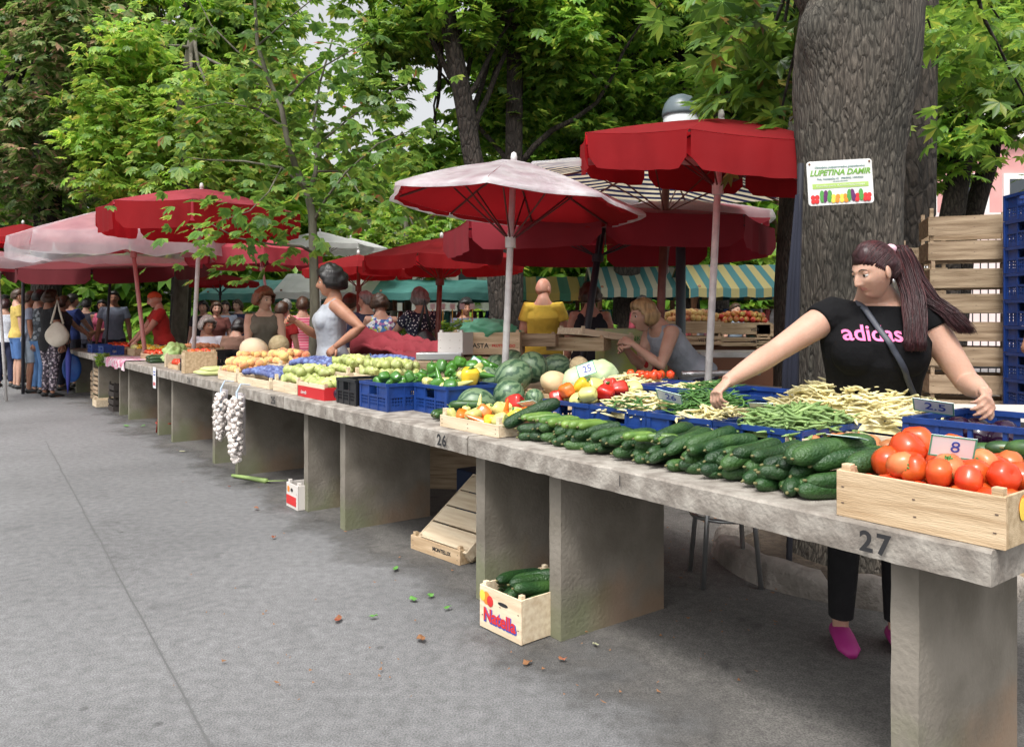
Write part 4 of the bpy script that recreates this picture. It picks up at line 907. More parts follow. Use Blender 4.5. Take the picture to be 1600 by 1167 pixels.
# cucumbers heaped along the front edge
cl_ = 'green cucumber in the heap lying along the front edge of the nearest table'; cg = 'cucumbers heaped on the front edge'
for l, (w0, z, s0, s1, st_) in enumerate(((.05, .025, -.28, 1.15, .049), (.062, .064, -.25, 1.13, .052), (.085, .098, .42, 1.12, .056))):
    s = s0
    while s < s1:
        a = pi/2+RV(.3)-.16
        if s < .45 and l == 1 and random.random() < .12: s += st_; continue
        put('cucumber', random.choice(cuks), R(s+RV(.008), w0+.085+RV(.026), TZ+z+RV(.004)), cl_, 'cucumber', cg, Euler((RV(3), RV(.06)-.06*l, RA+a)), random.uniform(.85, 1.05)*(1+.16*max(0, min(1, (s-.3)/.5)))); s += st_*random.uniform(.92, 1.12)
for (px, py, py2, px2, lab) in ((1065, 742, 690, 1150, 'very large dark cucumber lying across the middle of the front edge heap'), (1120, 728, 690, 1215, 'second very large dark cucumber, right of the middle of the heap'), (1240, 742, 712, 1300, 'large cucumber topping the right end of the heap, under the white card')):
    z = TZ+.125; a_ = T(px, py, z);
    put('cucumber', bigc[0], R(*( .5946*(a_.x-.175)-.804*(a_.y-3.05)+.03, .16), z), lab, 'cucumber', None, Euler((0, -.08, RA+pi/2-.25)), 1.0)
for i in range(9):
    s = -.3+i*.045; put('cucumber', random.choice(cukp), R(s, .14, TZ+.088), 'short pale green cucumber at the left end of the heap', 'cucumber', 'pale cucumbers at the left end of the heap', Euler((RV(3), 0, RA+pi/2-.3+RV(.2))), random.uniform(.9, 1.1))
for i in range(4): put('cucumber', random.choice(cukp), R(.38+i*.04, .06+.02*i, TZ+.093), 'short yellowish cucumber lying crosswise in the middle of the heap', 'cucumber', 'yellowish cucumbers in the middle of the heap', Euler((RV(3), 0, RA+1.1+RV(.5))), .8)
put('cucumber', bigc[1], R(-.33, .14, TZ+.10), 'fat pale cucumber propped against the pepper crate', 'cucumber', None, Euler((0, -.35, RA+pi/2-.15)), .95)
price_card('white price card lying flat on the right end of the cucumber heap', '15', R(1.09, .2, TZ+.165), RA+.1, -1.35, 0, .1, .06)
# front row of blue crates
ZB = TZ+.001
cr = []
fr = [(-.48, -.165, 'blue plastic crate of mixed peppers, left end of the front crate row'), (-.155, .165, 'blue plastic crate holding yellow and green beans, second of the front crate row'), (.175, .495, 'blue plastic crate with the price card 26, middle of the front crate row'), (.505, .86, 'blue plastic crate of flat pale green beans, right end of the front crate row')]
for (a, b, lab) in fr: cr.append(plastic_crate(lab, RM((a+b)/2, .505, ZB), b-a, .38, .142, group='blue crates in the front row of table 27'))
# peppers in first
for i in range(16):
    c = random.choice(['red', 'orange', 'pale', 'pale', 'yellow', 'pale']); me = random.choice(peps[c]); x = -.11+.073*(i % 4); y = -.14+.09*(i//4)
    put('pepper', me, cr[0].matrix_world @ Vector((x+RV(.008), y+RV(.01), .145+.045*(i % 2)+RV(.01))), {'red': 'bell pepper with red skin', 'orange': 'bell pepper with orange skin', 'pale': 'bell pepper with pale yellow skin', 'yellow': 'bell pepper with deep yellow skin'}[c]+' in the leftmost blue crate', 'pepper', c+' peppers in the leftmost blue crate', None, 1.05)
pile('wax_bean', ybean, cr[1].matrix_world, .27, .34, .13, .06, 42, 'pale yellow bean in the second blue crate of the front row', 'bean', 'yellow beans in the second crate', 120, .2)
pile('green_bean', gbean, cr[1].matrix_world @ Matrix.Translation((.03, -.12, 0)), .22, .12, .14, .03, 30, 'thin green bean lying at the front of the second blue crate', 'bean', 'green beans in the second crate', 0, .2)
pile('green_bean', gbean, cr[2].matrix_world @ Matrix.Translation((-.06, .06, 0)), .26, .27, .14, .075, 100, 'thin dark green bean heaped behind the price card 26', 'bean', 'dark green beans in the middle crate', 140, .2)
pile('wax_bean', ybean, cr[2].matrix_world @ Matrix.Translation((.07, -.05, 0)), .17, .27, .135, .035, 38, 'pale yellow bean on the right side of the middle blue crate', 'bean', 'yellow beans in the middle crate', 70, .2)
pile('flat_bean', pbean, cr[3].matrix_world @ Matrix.Translation((.04, 0, 0)), .26, .35, .135, .06, 90, 'flat pale green bean in the right blue crate of the front row', 'bean', 'flat green beans in the right crate', 120, .3)
pile('wax_bean', ybean, cr[3].matrix_world @ Matrix.Translation((-.13, .08, 0)), .13, .22, .14, .035, 30, 'pale yellow bean at the left side of the flat green bean crate', 'bean', 'yellow beans beside the flat beans', 50, .2)
price_card('price card reading 26 leaning in the middle blue crate', '26', cr[2].matrix_world @ Vector((-.12, -.10, .20)), RA+.35, -.8, .2, .11, .066)
price_card('pale blue price card lying on yellow beans beside the flat green beans', '', cr[3].matrix_world @ Vector((-.11, .0, .19)), RA+.5, -1.1, .0, .09, .055)
# second, higher row of crates at the back of the table
bk_ = [(-.66, -.30, 'blue crate at the back left, yellow beans and a few small tomatoes in it'), (-.29, .07, 'blue crate at the back under the womans reaching hand'), (.08, .45, 'blue crate at the back, almost empty, left of the big bean heap'), (.46, 1.0, 'big blue crate under the high heap of yellow beans')]
crb = []
for i, (a, b, lab) in enumerate(bk_): crb.append(plastic_crate(lab, RM((a+b)/2, .92 if i < 3 else .90, ZB+(.03 if i < 3 else 0)), b-a, .38, .17, group='blue crates in the back row of table 27', hole=False))
pile('wax_bean', ybean, crb[0].matrix_world, .3, .33, .15, .04, 40, 'pale yellow bean in the back left blue crate', 'bean', 'yellow beans in the back left crate', 80, .2)
for i in range(12): put('tomato', toms[i % 4], crb[0].matrix_world @ Vector((.02+RV(.1), .07+RV(.07), .2)), 'small red tomato lying on the beans in the back left crate', 'tomato', 'small tomatoes in the back left crate', None, .6)
pile('wax_bean', ybean, crb[1].matrix_world, .33, .33, .14, .03, 30, 'pale yellow bean in the crate under the reaching hand', 'bean', 'yellow beans under the reaching hand', 70, .2)
pile('green_bean', gbean, crb[1].matrix_world @ Matrix.Translation((.1, 0, 0)), .2, .3, .15, .035, 40, 'dark green bean in the crate under the reaching hand', 'bean', 'green beans under the reaching hand', 60, .2)
pile('wax_bean', ybean, crb[3].matrix_world @ Matrix.Translation((0, -.03, 0)), .56, .42, .15, .125, 120, 'pale yellow wax bean on the high heap in front of the woman in black', 'bean', 'wax beans of the high heap', 520, .3, ex=.75)
m = MB();
# crate with eggplants at the right
ce = plastic_crate('blue crate of dark eggplants under the left hand of the woman in black', RM(1.32, .78, ZB+.035), .5, .44, .16, group='blue crates beside the woman in black')
plastic_crate('upturned blue crate carrying the onion side of the display', RM(1.12, .55, ZB), .3, .2, .10, group='blue crates beside the woman in black')
for i in range(10): put('eggplant', egg_m[i % 2], ce.matrix_world @ Vector((-.16+.085*(i % 4)+RV(.01), -.12+.1*(i//4), .10+RV(.01))), 'glossy dark purple eggplant in the blue crate at right', 'eggplant', 'eggplants in the blue crate', Euler((1.3+RV(.4), RV(.4), RV(3))), 1)
price_card('price card with a green edge above the eggplants and the bean heap', '2.5', ce.matrix_world @ Vector((-.2, -.12, .19)), RA+.3, -.9, .1, .12, .075)
for i in range(3): put('cucumber', zucs[i % 2], R(1.47+.05*i, .34, TZ+.15+.01*i), 'dark zucchini at the right end behind the tomatoes', 'zucchini', 'zucchini behind the tomato crate', Euler((0, 0, RA+.4+RV(.3))), 1)
# onion crate behind the tomatoes
co_ = wood_crate('pale wooden crate of onions and a tomato behind the ripe tomato crate', RM(1.0, .46, ZB), .40, .28, .12, wood3, 1, .022, .012)
fill('onion', onion_m, co_.matrix_world, .37, .25, .05, .032, .02, 'brown onion in the pale wooden crate behind the tomatoes', 'onion', 'onions in the pale crate', 1)
# pepper crate on the left of the cucumbers
cp = wood_crate('shallow pale wooden crate of orange and pale peppers left of the cucumbers', RM(-.62, .17, ZB), .48, .36, .055, wood3, 1, .022, .03)
for i in range(26):
    c = ['pale', 'orange', 'pale', 'orange', 'yellow', 'pale', 'pale'][i % 7]; me = random.choice(lpep[c] if i % 3 == 0 else peps[c])
    put('pepper', me, cp.matrix_world @ Vector((-.19+.077*(i % 6)+RV(.012), -.13+.07*(i//6)+RV(.01), .045+.022*((i*7) % 3)/2+.006*(i//6))), {'pale': 'bell pepper with pale yellow-green skin', 'orange': 'bell pepper with orange skin', 'yellow': 'bell pepper with yellow skin'}[c]+' in the shallow wooden crate', 'pepper', c+' peppers in the shallow crate', None, 1)
put('pepper', peps['red'][0], cp.matrix_world @ Vector((-.02, .1, .11)), 'bright red pepper lying across the back of the shallow pepper crate', 'pepper', None, Euler((1.4, .3, 1)), 1.2)
price_card('white price card lying on peppers in the shallow wooden crate', '', cp.matrix_world @ Vector((.12, .08, .12)), RA+.2, -1.1, -.2, .1, .06)
# watermelons
wm = M('watermelon_skin', (.035, .085, .04), .38, (.10, .19, .10), 3, det=6);
def melonmat():
    t_ = wm.node_tree; N = t_.nodes; L = t_.links; b_ = N['Principled BSDF']
    tc2 = N.new('ShaderNodeTexCoord'); sp2 = N.new('ShaderNodeSeparateXYZ'); L.new(tc2.outputs['Object'], sp2.inputs[0]); at = N.new('ShaderNodeMath'); at.operation = 'ARCTAN2'; L.new(sp2.outputs[1], at.inputs[0]); L.new(sp2.outputs[0], at.inputs[1])
    n = N.new('ShaderNodeTexNoise'); n.inputs['Scale'].default_value = 22; n.inputs['Detail'].default_value = 5; L.new(tc2.outputs['Object'], n.inputs[0])
    a = N.new('ShaderNodeMath'); a.operation = 'MULTIPLY_ADD'; a.inputs[1].default_value = 1.3; L.new(n.outputs[0], a.inputs[0]); L.new(at.outputs[0], a.inputs[2])
    s_ = N.new('ShaderNodeMath'); s_.operation = 'MULTIPLY'; s_.inputs[1].default_value = 10; L.new(a.outputs[0], s_.inputs[0]); si = N.new('ShaderNodeMath'); si.operation = 'SINE'; L.new(s_.outputs[0], si.inputs[0])
    r = N.new('ShaderNodeMapRange'); r.inputs[1].default_value = -.2; r.inputs[2].default_value = .7; L.new(si.outputs[0], r.inputs[0])
    mx = N.new('ShaderNodeMix'); mx.data_type = 'RGBA'; mx.inputs[6].default_value = (.14, .22, .12, 1); mx.inputs[7].default_value = (.042, .095, .05, 1); L.new(r.outputs[0], mx.inputs[0]); L.new(mx.outputs[2], b_.inputs['Base Color'])
melonmat()
def wmel(zs=1.05): m = MB(); m.ell((0, 0, 0), (.098, .098, .098*zs), 40, 24); m.mi = 1; m.tube([(0, 0, .095*zs), (.004, 0, .11*zs)], .004, 6); return m.mesh('watermelon', [wm, M('woody_stem', (.1, .06, .03), .8)], True)
wms = [wmel(1.0), wmel(1.18)]
for (px, py, rpx, Y, lab, k) in ((763, 594, 24, 4.75, 'dark watermelon at the left end of the melon pile', 0), (802, 588, 27, 4.7, 'large dark watermelon in the middle of the pile'
        , 1), (831, 574, 25, 4.95, 'watermelon with a yellow sun spot on top of the pile', 0), (868, 574, 21, 5.2, 'striped watermelon at the back right of the pile', 1), (795, 617, 25, 4.3, 'dark watermelon low in the middle of the pile, behind the peppers', 0), (745, 634, 28, 4.15, 'pale green watermelon lowest at the front of the pile', 1), (722, 622, 20, 4.4, 'watermelon half hidden left of the pale front one', 0), (800, 566, 20, 5.2, 'watermelon at the very back of the pile beside the pole', 0), (835, 622, 15, 4.3, 'small watermelon beside the leftmost blue crate', 0), (775, 572, 18, 5.1, 'small watermelon between the pole and the dark ones', 1)):
    c = P(px, py, Y); s_ = rpx*Y/1220/.098; put('watermelon', wms[k], c, lab, 'watermelon', None, Euler((1.2+RV(.6), RV(.8), RV(3))), s_)
m = MB(); m.ell((0, 0, 0), (.03, .006, .03), 14, 8)
# pale squash, melon, cabbages
def blobm(nm, r, mt, amp, frq, seg=36, zs=1, leafy_=0):
    m = MB(); m.ell((0, 0, 0), (1, 1, 1), seg, seg//2); v = m.v[0]; out = []
    for p in v:
        q_ = Vector(p); a = amp*(noise.noise(q_*frq)+.5*noise.noise(q_*frq*2.3));
        if leafy_: a += .05*abs(noise.noise(q_*frq*.8+Vector((4, 0, 0))))**.5*leafy_
        out.append(tuple(q_*r*(1+a)*1.0))
    m.v[0] = np.array(out)*[1, 1, zs]; return m.mesh(nm, [mt], True)
cabm = M('cabbage_leaf', (.42, .56, .27), .5, (.60, .70, .45), 5, .9, 16, stretch=(1, 1, .25)); squm = M('squash_skin', (.62, .42, .24), .6, (.56, .50, .28), 6, .6, 20, stretch=(1, 1, .3)); canm = M('melon_skin', (.58, .46, .28), .75, (.46, .36, .2), 30, 1, 60)
cab = blobm('cabbage', .085, cabm, .10, 1.8, leafy_=2.5); sq = blobm('squash', .08, squm, .06, 1.5, zs=.8); can = blobm('melon', .065, canm, .02, 3); lett = blobm('lettuce', .11, M('lettuce_leaf', (.36, .56, .16), .5, (.55, .70, .32), 8, 1, 25), .30, 2.6, 48)
put('squash', sq, P(866, 597, 4.45), 'ribbed pale orange squash between the watermelons and cabbages', 'squash', None, Euler((.3, .2, 0)), 1.0)
put('cabbage', cab, P(904, 596, 4.3), 'round green cabbage on the left, carrying the price card', 'cabbage', None, Euler((.3, .2, 0)), .98)
put('cabbage', cab, P(938, 589, 4.35), 'larger green cabbage on the right of the pair', 'cabbage', None, Euler((.8, 1.2, 2)), 1.1)
put('melon', can, P(905, 572, 4.9), 'round tan netted melon behind the cabbages', 'melon', None, Euler((0, 0, 0)), .95)
put('melon', can, P(742, 607, 5.0), 'pale round melon behind the green peppers', 'melon', None, Euler((0, 0, 0)), .9)
price_card('price card with a handwritten number leaning on the cabbages', '25', P(916, 577, 4.2), RA*.3, .1, -.35, .1, .07)
wood_crate('low wooden crate under the cabbages and the squash', RM(-.93, .93, ZB), .5, .36, .10, wood, 1)
wood_crate('low wooden crate raising the watermelons at the back', RM(-1.45, .82, ZB), .46, .3, .08, wood, 1)
# zucchini on the table left of the pepper crate
for i, (s, w, z, a) in enumerate(((-1.12, .10, .026, .3), (-1.05, .08, .026, .25), (-.98, .07, .026, .3), (-.92, .09, .026, .2), (-1.0, .16, .07, -.9), (-1.1, .22, .055, -.9), (-1.16, .3, .05, -.8))):
    put('zucchini', zucs[i % 2], R(s, w+.08, TZ+z), 'dark green zucchini between the blue crates and the shallow pepper crate', 'zucchini', 'zucchini left of the pepper crate', Euler((0, 0, RA+pi/2+a)), .95)
# two blue crates with peppers, black crate
c1 = plastic_crate('blue crate of green peppers, right one of the pair behind the zucchini', RM(-1.32, .38, ZB), .34, .36, .155, group='pair of blue pepper crates')
c2 = plastic_crate('blue crate of small green peppers beside the black crate', RM(-1.68, .25, ZB), .34, .42, .155, group='pair of blue pepper crates')
c3 = plastic_crate('black plastic crate between the blue crates and the red pear box', RM(-2.02, .22, ZB), .27, .38, .155, blackP)
for i in range(16): put('pepper', peps['green'][i % 2], c2.matrix_world @ Vector((-.11+.075*(i % 4)+RV(.01), -.12+.085*(i//4), .15+RV(.012)+.03*(i % 2))), 'green bell pepper in the blue crate beside the black crate', 'pepper', 'green peppers in the left blue crate', None, .85)
for i in range(22):
    c = ['pale', 'green', 'green'][i % 3]
    put('pepper', (lpep if i % 2 else peps)[c][i % 2], c1.matrix_world @ Vector((-.12+.06*(i % 5)+RV(.01), -.12+.075*(i//5), .16+RV(.012)+.04*(i//10))), {'pale': 'long pale yellow-green pepper', 'green': 'glossy green pepper'}[c]+' in the right one of the two blue crates', 'pepper', c+' peppers in the right blue crate', None, 1)
put('pepper', peps['yellow'][0], P(733, 590, 4.25), 'big bright yellow bell pepper standing at the corner of the blue crates', 'pepper', None, Euler((.15, .1, 0)), 1.45)
for i, (px, py) in enumerate(((690, 572), (706, 574), (676, 578), (757, 570), (768, 576), (719, 566), (745, 566))): put('pepper', peps['green'][i % 2], P(px, py, 4.75), 'shiny dark green bell pepper in the pile behind the yellow pepper', 'pepper', 'dark green peppers at the back', None, 1.15)
price_card('grey price card standing among the dark green peppers', '', P(742, 566, 4.6), 0, 0, .6, .06, .06)
put('eggplant', egg_m[0], R(-2.2, .08, TZ+.05), 'single dark eggplant between the black crate and the red box', 'eggplant', None, Euler((1.5, 0, 1)), .9)
# red box of pears
rb = thing('fruit_box', 'red cardboard fruit box of green pears at the front edge of the table', 'box', RM(-2.50, .16, ZB))
m = MB()
for (c, d) in (((0, -.15, .035), (.44, .006, .07)), ((0, .15, .035), (.44, .006, .07)), ((-.217, 0, .04), (.006, .294, .08)), ((.217, 0, .04), (.006, .294, .08))): m.box(c, d)
m.build('wall', M('red_card', (.50, .015, .02), .6), rb); m = MB(); m.box((0, 0, .004), (.42, .29, .006)); m.build('bottom', wood3, rb)
for x in (-1, 1):
    for y in (-1, 1): m = MB(); m.box((x*.2, y*.135, .055), (.02, .02, .10)); m.build('corner_post', wood, rb)
m = MB(); m.box((0, -.1485, .085), (.42, .006, .028)); m.build('rim_strip', wood3, rb)
text('Eritrella', .03, white, rb, Matrix.Translation((-.12, -.1545, .03)) @ FX, 'printed_lettering', shear=.3)
fill('pear', pear_m, rb.matrix_world, .41, .28, .04, .034, .03, 'green pear in the red fruit box', 'pear', 'pears in the red box', 1)
# pear crates
for i, (s, w, n) in enumerate(((-2.98, .17, 'pale wooden crate of green pears, left of the red box'), (-2.95, .52, 'pale wooden crate of pears behind the red box'), (-2.45, .55, 'pale wooden crate of yellow-green pears at the back of table 25'))):
    c = wood_crate(n, RM(s, w, ZB+(.06 if w > .4 else 0)), .46, .32, .075, wood3, 1, .022, .04); fill('pear', pear_m, c.matrix_world, .43, .29, .035, .034, .045, 'pear in the '+n.replace(' of green pears', '').replace(' of pears', '').replace(' of yellow-green pears', ''), 'pear', 'pears in '+n[:40], 2, cap=85)
wood_crate('empty pale wooden crate standing on edge behind the red box', RM(-1.95, .62, ZB+.06), .36, .26, .07, wood3, 1, .022, .04)
wood_crate('low wooden crate under the empty pale one', RM(-1.95, .62, ZB), .38, .28, .055, wood, 1, .022, .0)
# plums
for i, (s, w, n) in enumerate(((-3.66, .17, 'low wooden crate heaped with blue plums at the front edge, above the garlic strings'), (-3.55, .52, 'low wooden crate of blue plums behind the front plum crate'), (-3.05, .86, 'small wooden crate of dark plums at the very back'))):
    c = wood_crate(n, RM(s, w, ZB+(0, .07, .12)[i]), .74 if i < 2 else .4, .32, .06, wood3 if i < 2 else wood, 1, .02, .02); fill('plum', plum_m, c.matrix_world, .71 if i < 2 else .36, .29, .055, .0240, .05 if i < 2 else .02, 'bloomy blue plum in the '+n.split(' of ')[0].split(' heaped')[0]+(' at the front edge', ' behind the front plum crate', ' at the very back')[i], 'plum', 'blue plums crate '+'abc'[i], 1 if i else 1, cap=(105, 105, 45)[i])
# peaches
for i, (s, w, n) in enumerate(((-4.36, .18, 'low wooden crate of peaches at the front edge left of the plums'), (-4.3, .52, 'wooden crate of red cheeked peaches behind the front peach crate'), (-4.82, .4, 'wooden crate of yellow peaches beside the sweetcorn'))):
    c = wood_crate(n, RM(s, w, ZB+(.06 if i == 1 else .02*i)), .5 if i < 2 else .42, .32, .075, wood3, 1, .022, .03); fill('peach', peach_m, c.matrix_world, .47 if i < 2 else .38, .29, .035, .037, .04, 'peach in the '+n.replace(' of peaches', '').replace(' of red cheeked peaches', '').replace(' of yellow peaches', ''), 'peach', 'peaches crate '+'abc'[i], 2, cap=70)
# melon halves and scale boards behind
hm = MB(); hm.ell((0, 0, 0), (.1, .1, .1), 24, 12); v = hm.v[0]; v[:, 2] = np.minimum(v[:, 2], 0);
o = put('melon_half', hm.mesh('melon_half', [M('cut_melon', (.82, .62, .42), .5, (.85, .75, .6), 8)], True), P(397, 546, 7.2), 'cut pale melon half tilted on the back of the peaches', 'melon', None, Euler((-1.0, .2, .3)), 1.3)
put('melon', can, P(436, 539, 7.3), 'round brown netted melon beside the cut melon half', 'melon', None, Euler((0, 0, 0)), 1.45)
# sweetcorn, tomatoes, crates further left
cornm = M('corn_husk', (.60, .62, .28), .6, (.45, .52, .2), 20, stretch=(1, 8, 8)); cm = MB(); cm.tube([(-.11, 0, 0), (-.06, 0, 0), (.05, 0, 0), (.1, 0, .004), (.13, .01, .008)], [.008, .021, .023, .012, .003], 10); corn = cm.mesh('corn', [cornm], True)
for i in range(12): put('corn', corn, R(-5.2+.045*(i % 6), .08+.05*(i//6), TZ+.025+.03*(i//6)), 'husked ear of sweetcorn lying at the table edge beside the stencilled 24', 'sweetcorn', 'ears of sweetcorn', Euler((0, 0, RA+pi/2+RV(.2))), 1)
wood_crate('narrow wooden crate standing upright between the sweetcorn and the black crate', RM(-5.5, .1, ZB), .12, .3, .2, wood, 1)
c = wood_crate('wooden crate of orange tomatoes behind the sweetcorn', RM(-5.15, .48, ZB), .45, .3, .11, wood, 1); fill('tomato', tomso+toms, c.matrix_world, .42, .27, .08, .034, .02, 'orange-red tomato in the wooden crate behind the sweetcorn', 'tomato', 'tomatoes behind the sweetcorn', 1)
c = plastic_crate('small black plastic crate of tomatoes at the table edge', RM(-5.75, .17, ZB), .34, .3, .12, blackP); fill('tomato', toms+tomso, c.matrix_world, .31, .27, .08, .034, .03, 'tomato in the small black crate at the table edge', 'tomato', 'tomatoes in the small black crate', 2, cap=60)
c = wood_crate('wooden tray of tomatoes left of the small black crate', RM(-6.2, .17, ZB), .42, .3, .05, wood, 1); fill('tomato', toms, c.matrix_world, .39, .27, .02, .034, .02, 'tomato in the tray left of the small black crate', 'tomato', 'tomatoes in the left tray', 1)
plastic_crate('black plastic crate standing empty at the back, beyond the tomatoes', RM(-6.5, .62, ZB), .5, .36, .17, blackP)
c = wood_crate('wooden crate of onions on the back of the table near the man in red', RM(-7.4, .62, ZB+.08), .7, .34, .1, wood, 1); fill('onion', onion_m, c.matrix_world, .66, .3, .07, .033, .02, 'onion in the crate near the man in red', 'onion', 'onions near the man in red', 1)
put('lettuce', lett, R(-6.95, .22, TZ+.11), 'big frilly pale green lettuce head at the table edge', 'lettuce', None, Euler((0, 0, 0)), 1.25)
put('lettuce', lett, R(-7.2, .33, TZ+.1), 'smaller lettuce head tucked behind the big one', 'lettuce', None, Euler((0, 1, 2)), .95)
wood_crate('narrow pale crate end beside the lettuce', RM(-6.65, .17, ZB), .06, .25, .13, wood3, 1)
for i in range(12): put('cucumber', cuks[i % 6], R(-7.75+.05*(i % 6), .2, TZ+.025+.035*(i//6)), 'dark cucumber in the stack left of the lettuce', 'cucumber', 'cucumbers left of the lettuce', Euler((0, 0, RA+pi/2+RV(.15))), 1.2)
for j, (s, w, h_, mt_, lab) in enumerate(((-8.4, .4, .08, 'tom', 'crate of tomatoes above the pink cloth'), (-9.1, .55, .1, 'pep', 'crate of pale peppers above the pink cloth'), (-9.9, .5, .1, 'pep', 'crate of pale green peppers near the white bag'), (-10.8, .45, .1, 'tom', 'crate of bright red tomatoes near the white bag'), (-8.3, .8, .12, 'egg', 'crate of eggplants behind the pink cloth'), (-11.8, .5, .1, 'tom', 'crate of tomatoes at the far end of the row'))):
    c = wood_crate('wooden '+lab, RM(s, w, ZB), .6, .4, h_, wood, 1)
    me_, nm_, r_ = {'tom': (toms, 'tomato', .036), 'pep': (peps['pale']+peps['yellow'], 'pepper', .042), 'egg': (egg_m, 'eggplant', .05)}[mt_]
    fill(nm_, me_, c.matrix_world, .56, .36, h_*.5, r_, .03, nm_+' in the wooden '+lab, nm_, nm_+' in the '+lab, 1)
for s in (-10.3, -11.3): plastic_crate('blue plastic crate at the far table edge, '+('near' if s > -11 else 'farther')+' one of two', RM(s, .12, ZB), .42, .28, .13)
# greens spilling over the edge
hb = MB(); pos = np.array([tuple(R(-9.75+RV(.16), -.08+RV(.07), TZ+.05-abs(RV(.16)))) for k in range(140)]); dd_ = rs.normal(size=(140, 3))
o = link('herb_bunch', leaves_mesh(pos, dd_, rs.uniform(.03, .06, 140), 5, leafy['mid'], 3, .8)); tag(o, 'bunch of leafy green herbs spilling over the table edge', 'herbs')
# pink cloth
m = MB(); nx = 40; vs = []
for i in range(nx+1):
    s = -9.35+1.25*i/nx
    for (w, z) in ((.3, TZ+.012), (-.085, TZ+.013), (-.102, TZ-.01), (-.104-.006*math.sin(i*.9), TZ-.06), (-.104-.01*math.sin(i*.9), TZ-.10-.015*math.sin(i*.35))): vs.append(tuple(R(s, w, z)))
m.add(vs, [(i*5+j, (i+1)*5+j, (i+1)*5+j+1, i*5+j+1) for i in range(nx) for j in range(4)]); o = m.build('table_cloth', pattern('pink_checked_cloth', (.55, .42, .46), [(.5, .08, .18), (.6, .2, .32), (.7, .6, .62)], 16, .5), None, True); tag(o, 'pink patterned cloth hanging over the table edge at left', 'cloth')
# hanging price sheet
t = thing('price_sheet', 'white printed sheet hanging from the table edge beside the tomatoes', 'paper sheet', RM(-6.45, -.1, TZ-.005))
m = MB(); m.box((0, -.004, -.09), (.13, .002, .22)); m.build('sheet', card, t); text('TRADICIJA', .018, bluep, t, Matrix.Translation((0, -.0065, -.03)) @ FX); text('DOMAĆE', .018, bluep, t, Matrix.Translation((0, -.0065, -.06)) @ FX)
m = MB()
for k in range(3): m.ell((-.035+.035*k, -.006, -.155), (.014, .0012, .02), 10, 6)
m.build('printed_picture', redp, t)
# garlic strings hanging off the front
garm = M('garlic_skin', (.74, .70, .66), .45, (.62, .54, .50), 14, .4, 40, stretch=(3, 3, .5), var=.1); gl = MB()
gl.lathe([(.001, -.5), (.3, -.52), (.7, -.4), (.95, -.1), (.9, .2), (.6, .5), (.25, .75), (.12, 1.1), (.08, 1.5)], 14, lobes=6, la=.05); gv = gl.v[0]*.0235; gl.v[0] = gv; garlic = gl.mesh('garlic_bulb', [garm], True)
for nm_, s, h_, rad, lab, n in (('a', -3.96, .36, .056, 'shorter left string of white garlic bulbs hanging off the table edge', 52), ('b', -3.56, .48, .068, 'longer right string of white garlic bulbs hanging off the table edge', 88)):
    t = thing('garlic_string', lab, 'garlic', RM(s, -.14, TZ+.02), 'garlic strings hanging from table 25')
    m = MB(); m.tube([(0, .10, .0), (0, .03, .01), (0, 0, -.05), (0, 0, -h_)], [.004, .005, .008, .004], 7); m.build('cord', M('pale_blue_net', (.45, .55, .66), .6), t)
    for k in range(n):
        z = -.09-h_*(k+.5)/n; a = k*2.4; tp_ = min(1, (n-k)/n*3+.25)*(1 if k > 5 else .6); q_ = rad*tp_*random.uniform(.5, 1)
        o = link('bulb', garlic, t); o.matrix_local = Matrix.Translation((q_*math.cos(a), -abs(q_*math.sin(a))*.9 if k % 4 else q_*.4, z)) @ Euler((RV(1.3), RV(1.3), RV(3))).to_matrix().to_4x4() @ Matrix.Scale(random.uniform(.85, 1.15), 4)
    m = MB(); nn_ = 10; vs = []
    for i in range(nn_):
        for j in range(9): a = pi*.1+pi*1.3*i/nn_; r_ = rad*(1.15+.25*noise.noise(Vector((a*2, j*.7, s)))); vs.append((r_*math.cos(a), r_*abs(math.sin(a))*.6+.01, -.06-h_*.95*j/8))
    m.add(vs, [(i*9+j, (i+1)*9+j, (i+1)*9+j+1, i*9+j+1) for i in range(nn_-1) for j in range(8)]); m.build('net_bag', M('thin_net', (.75, .7, .75), .4, alpha=.35), t, True)

# ============================================================ under the tables
nat = wood_crate('pale crate printed Natella with fruit, holding cucumbers under the nearest table', RM(-.17, .02, .006, .06), .26, .36, .17, wood3, 1, .02, .012)
text('Natella', .07, bluep, nat, Matrix.Translation((.0, -.1818, .055)) @ FX, 'printed_lettering', bold=.005); text('Natella', .07, redp, nat, Matrix.Translation((-.002, -.1828, .058)) @ FX, 'printed_lettering', bold=.002)
m = MB(); m.ell((-.085, -.1812, .125), (.026, .001, .026), 14, 8); m.build('fruit_print', orangep, nat); m = MB(); m.ell((-.11, -.1822, .13), (.018, .001, .022), 14, 8); m.build('fruit_print', yellowp, nat); m = MB(); m.ell((-.06, -.1826, .118), (.02, .001, .022), 14, 8); m.build('fruit_print', redp, nat)
m = MB(); m.ell((.02, -.1814, .125), (.032, .001, .008), 14, 6); m.build('hand_hole', black, nat)
for i in range(9): put('cucumber', cuks[i % 6], nat.matrix_world @ Vector((-.08+.045*(i % 5), .0+RV(.03), .13+.04*(i//5))), 'dark cucumber in the printed crate under the nearest table', 'cucumber', 'cucumbers under the table', Euler((0, RV(.2), RA+pi/2+RV(.5))), 1.15)
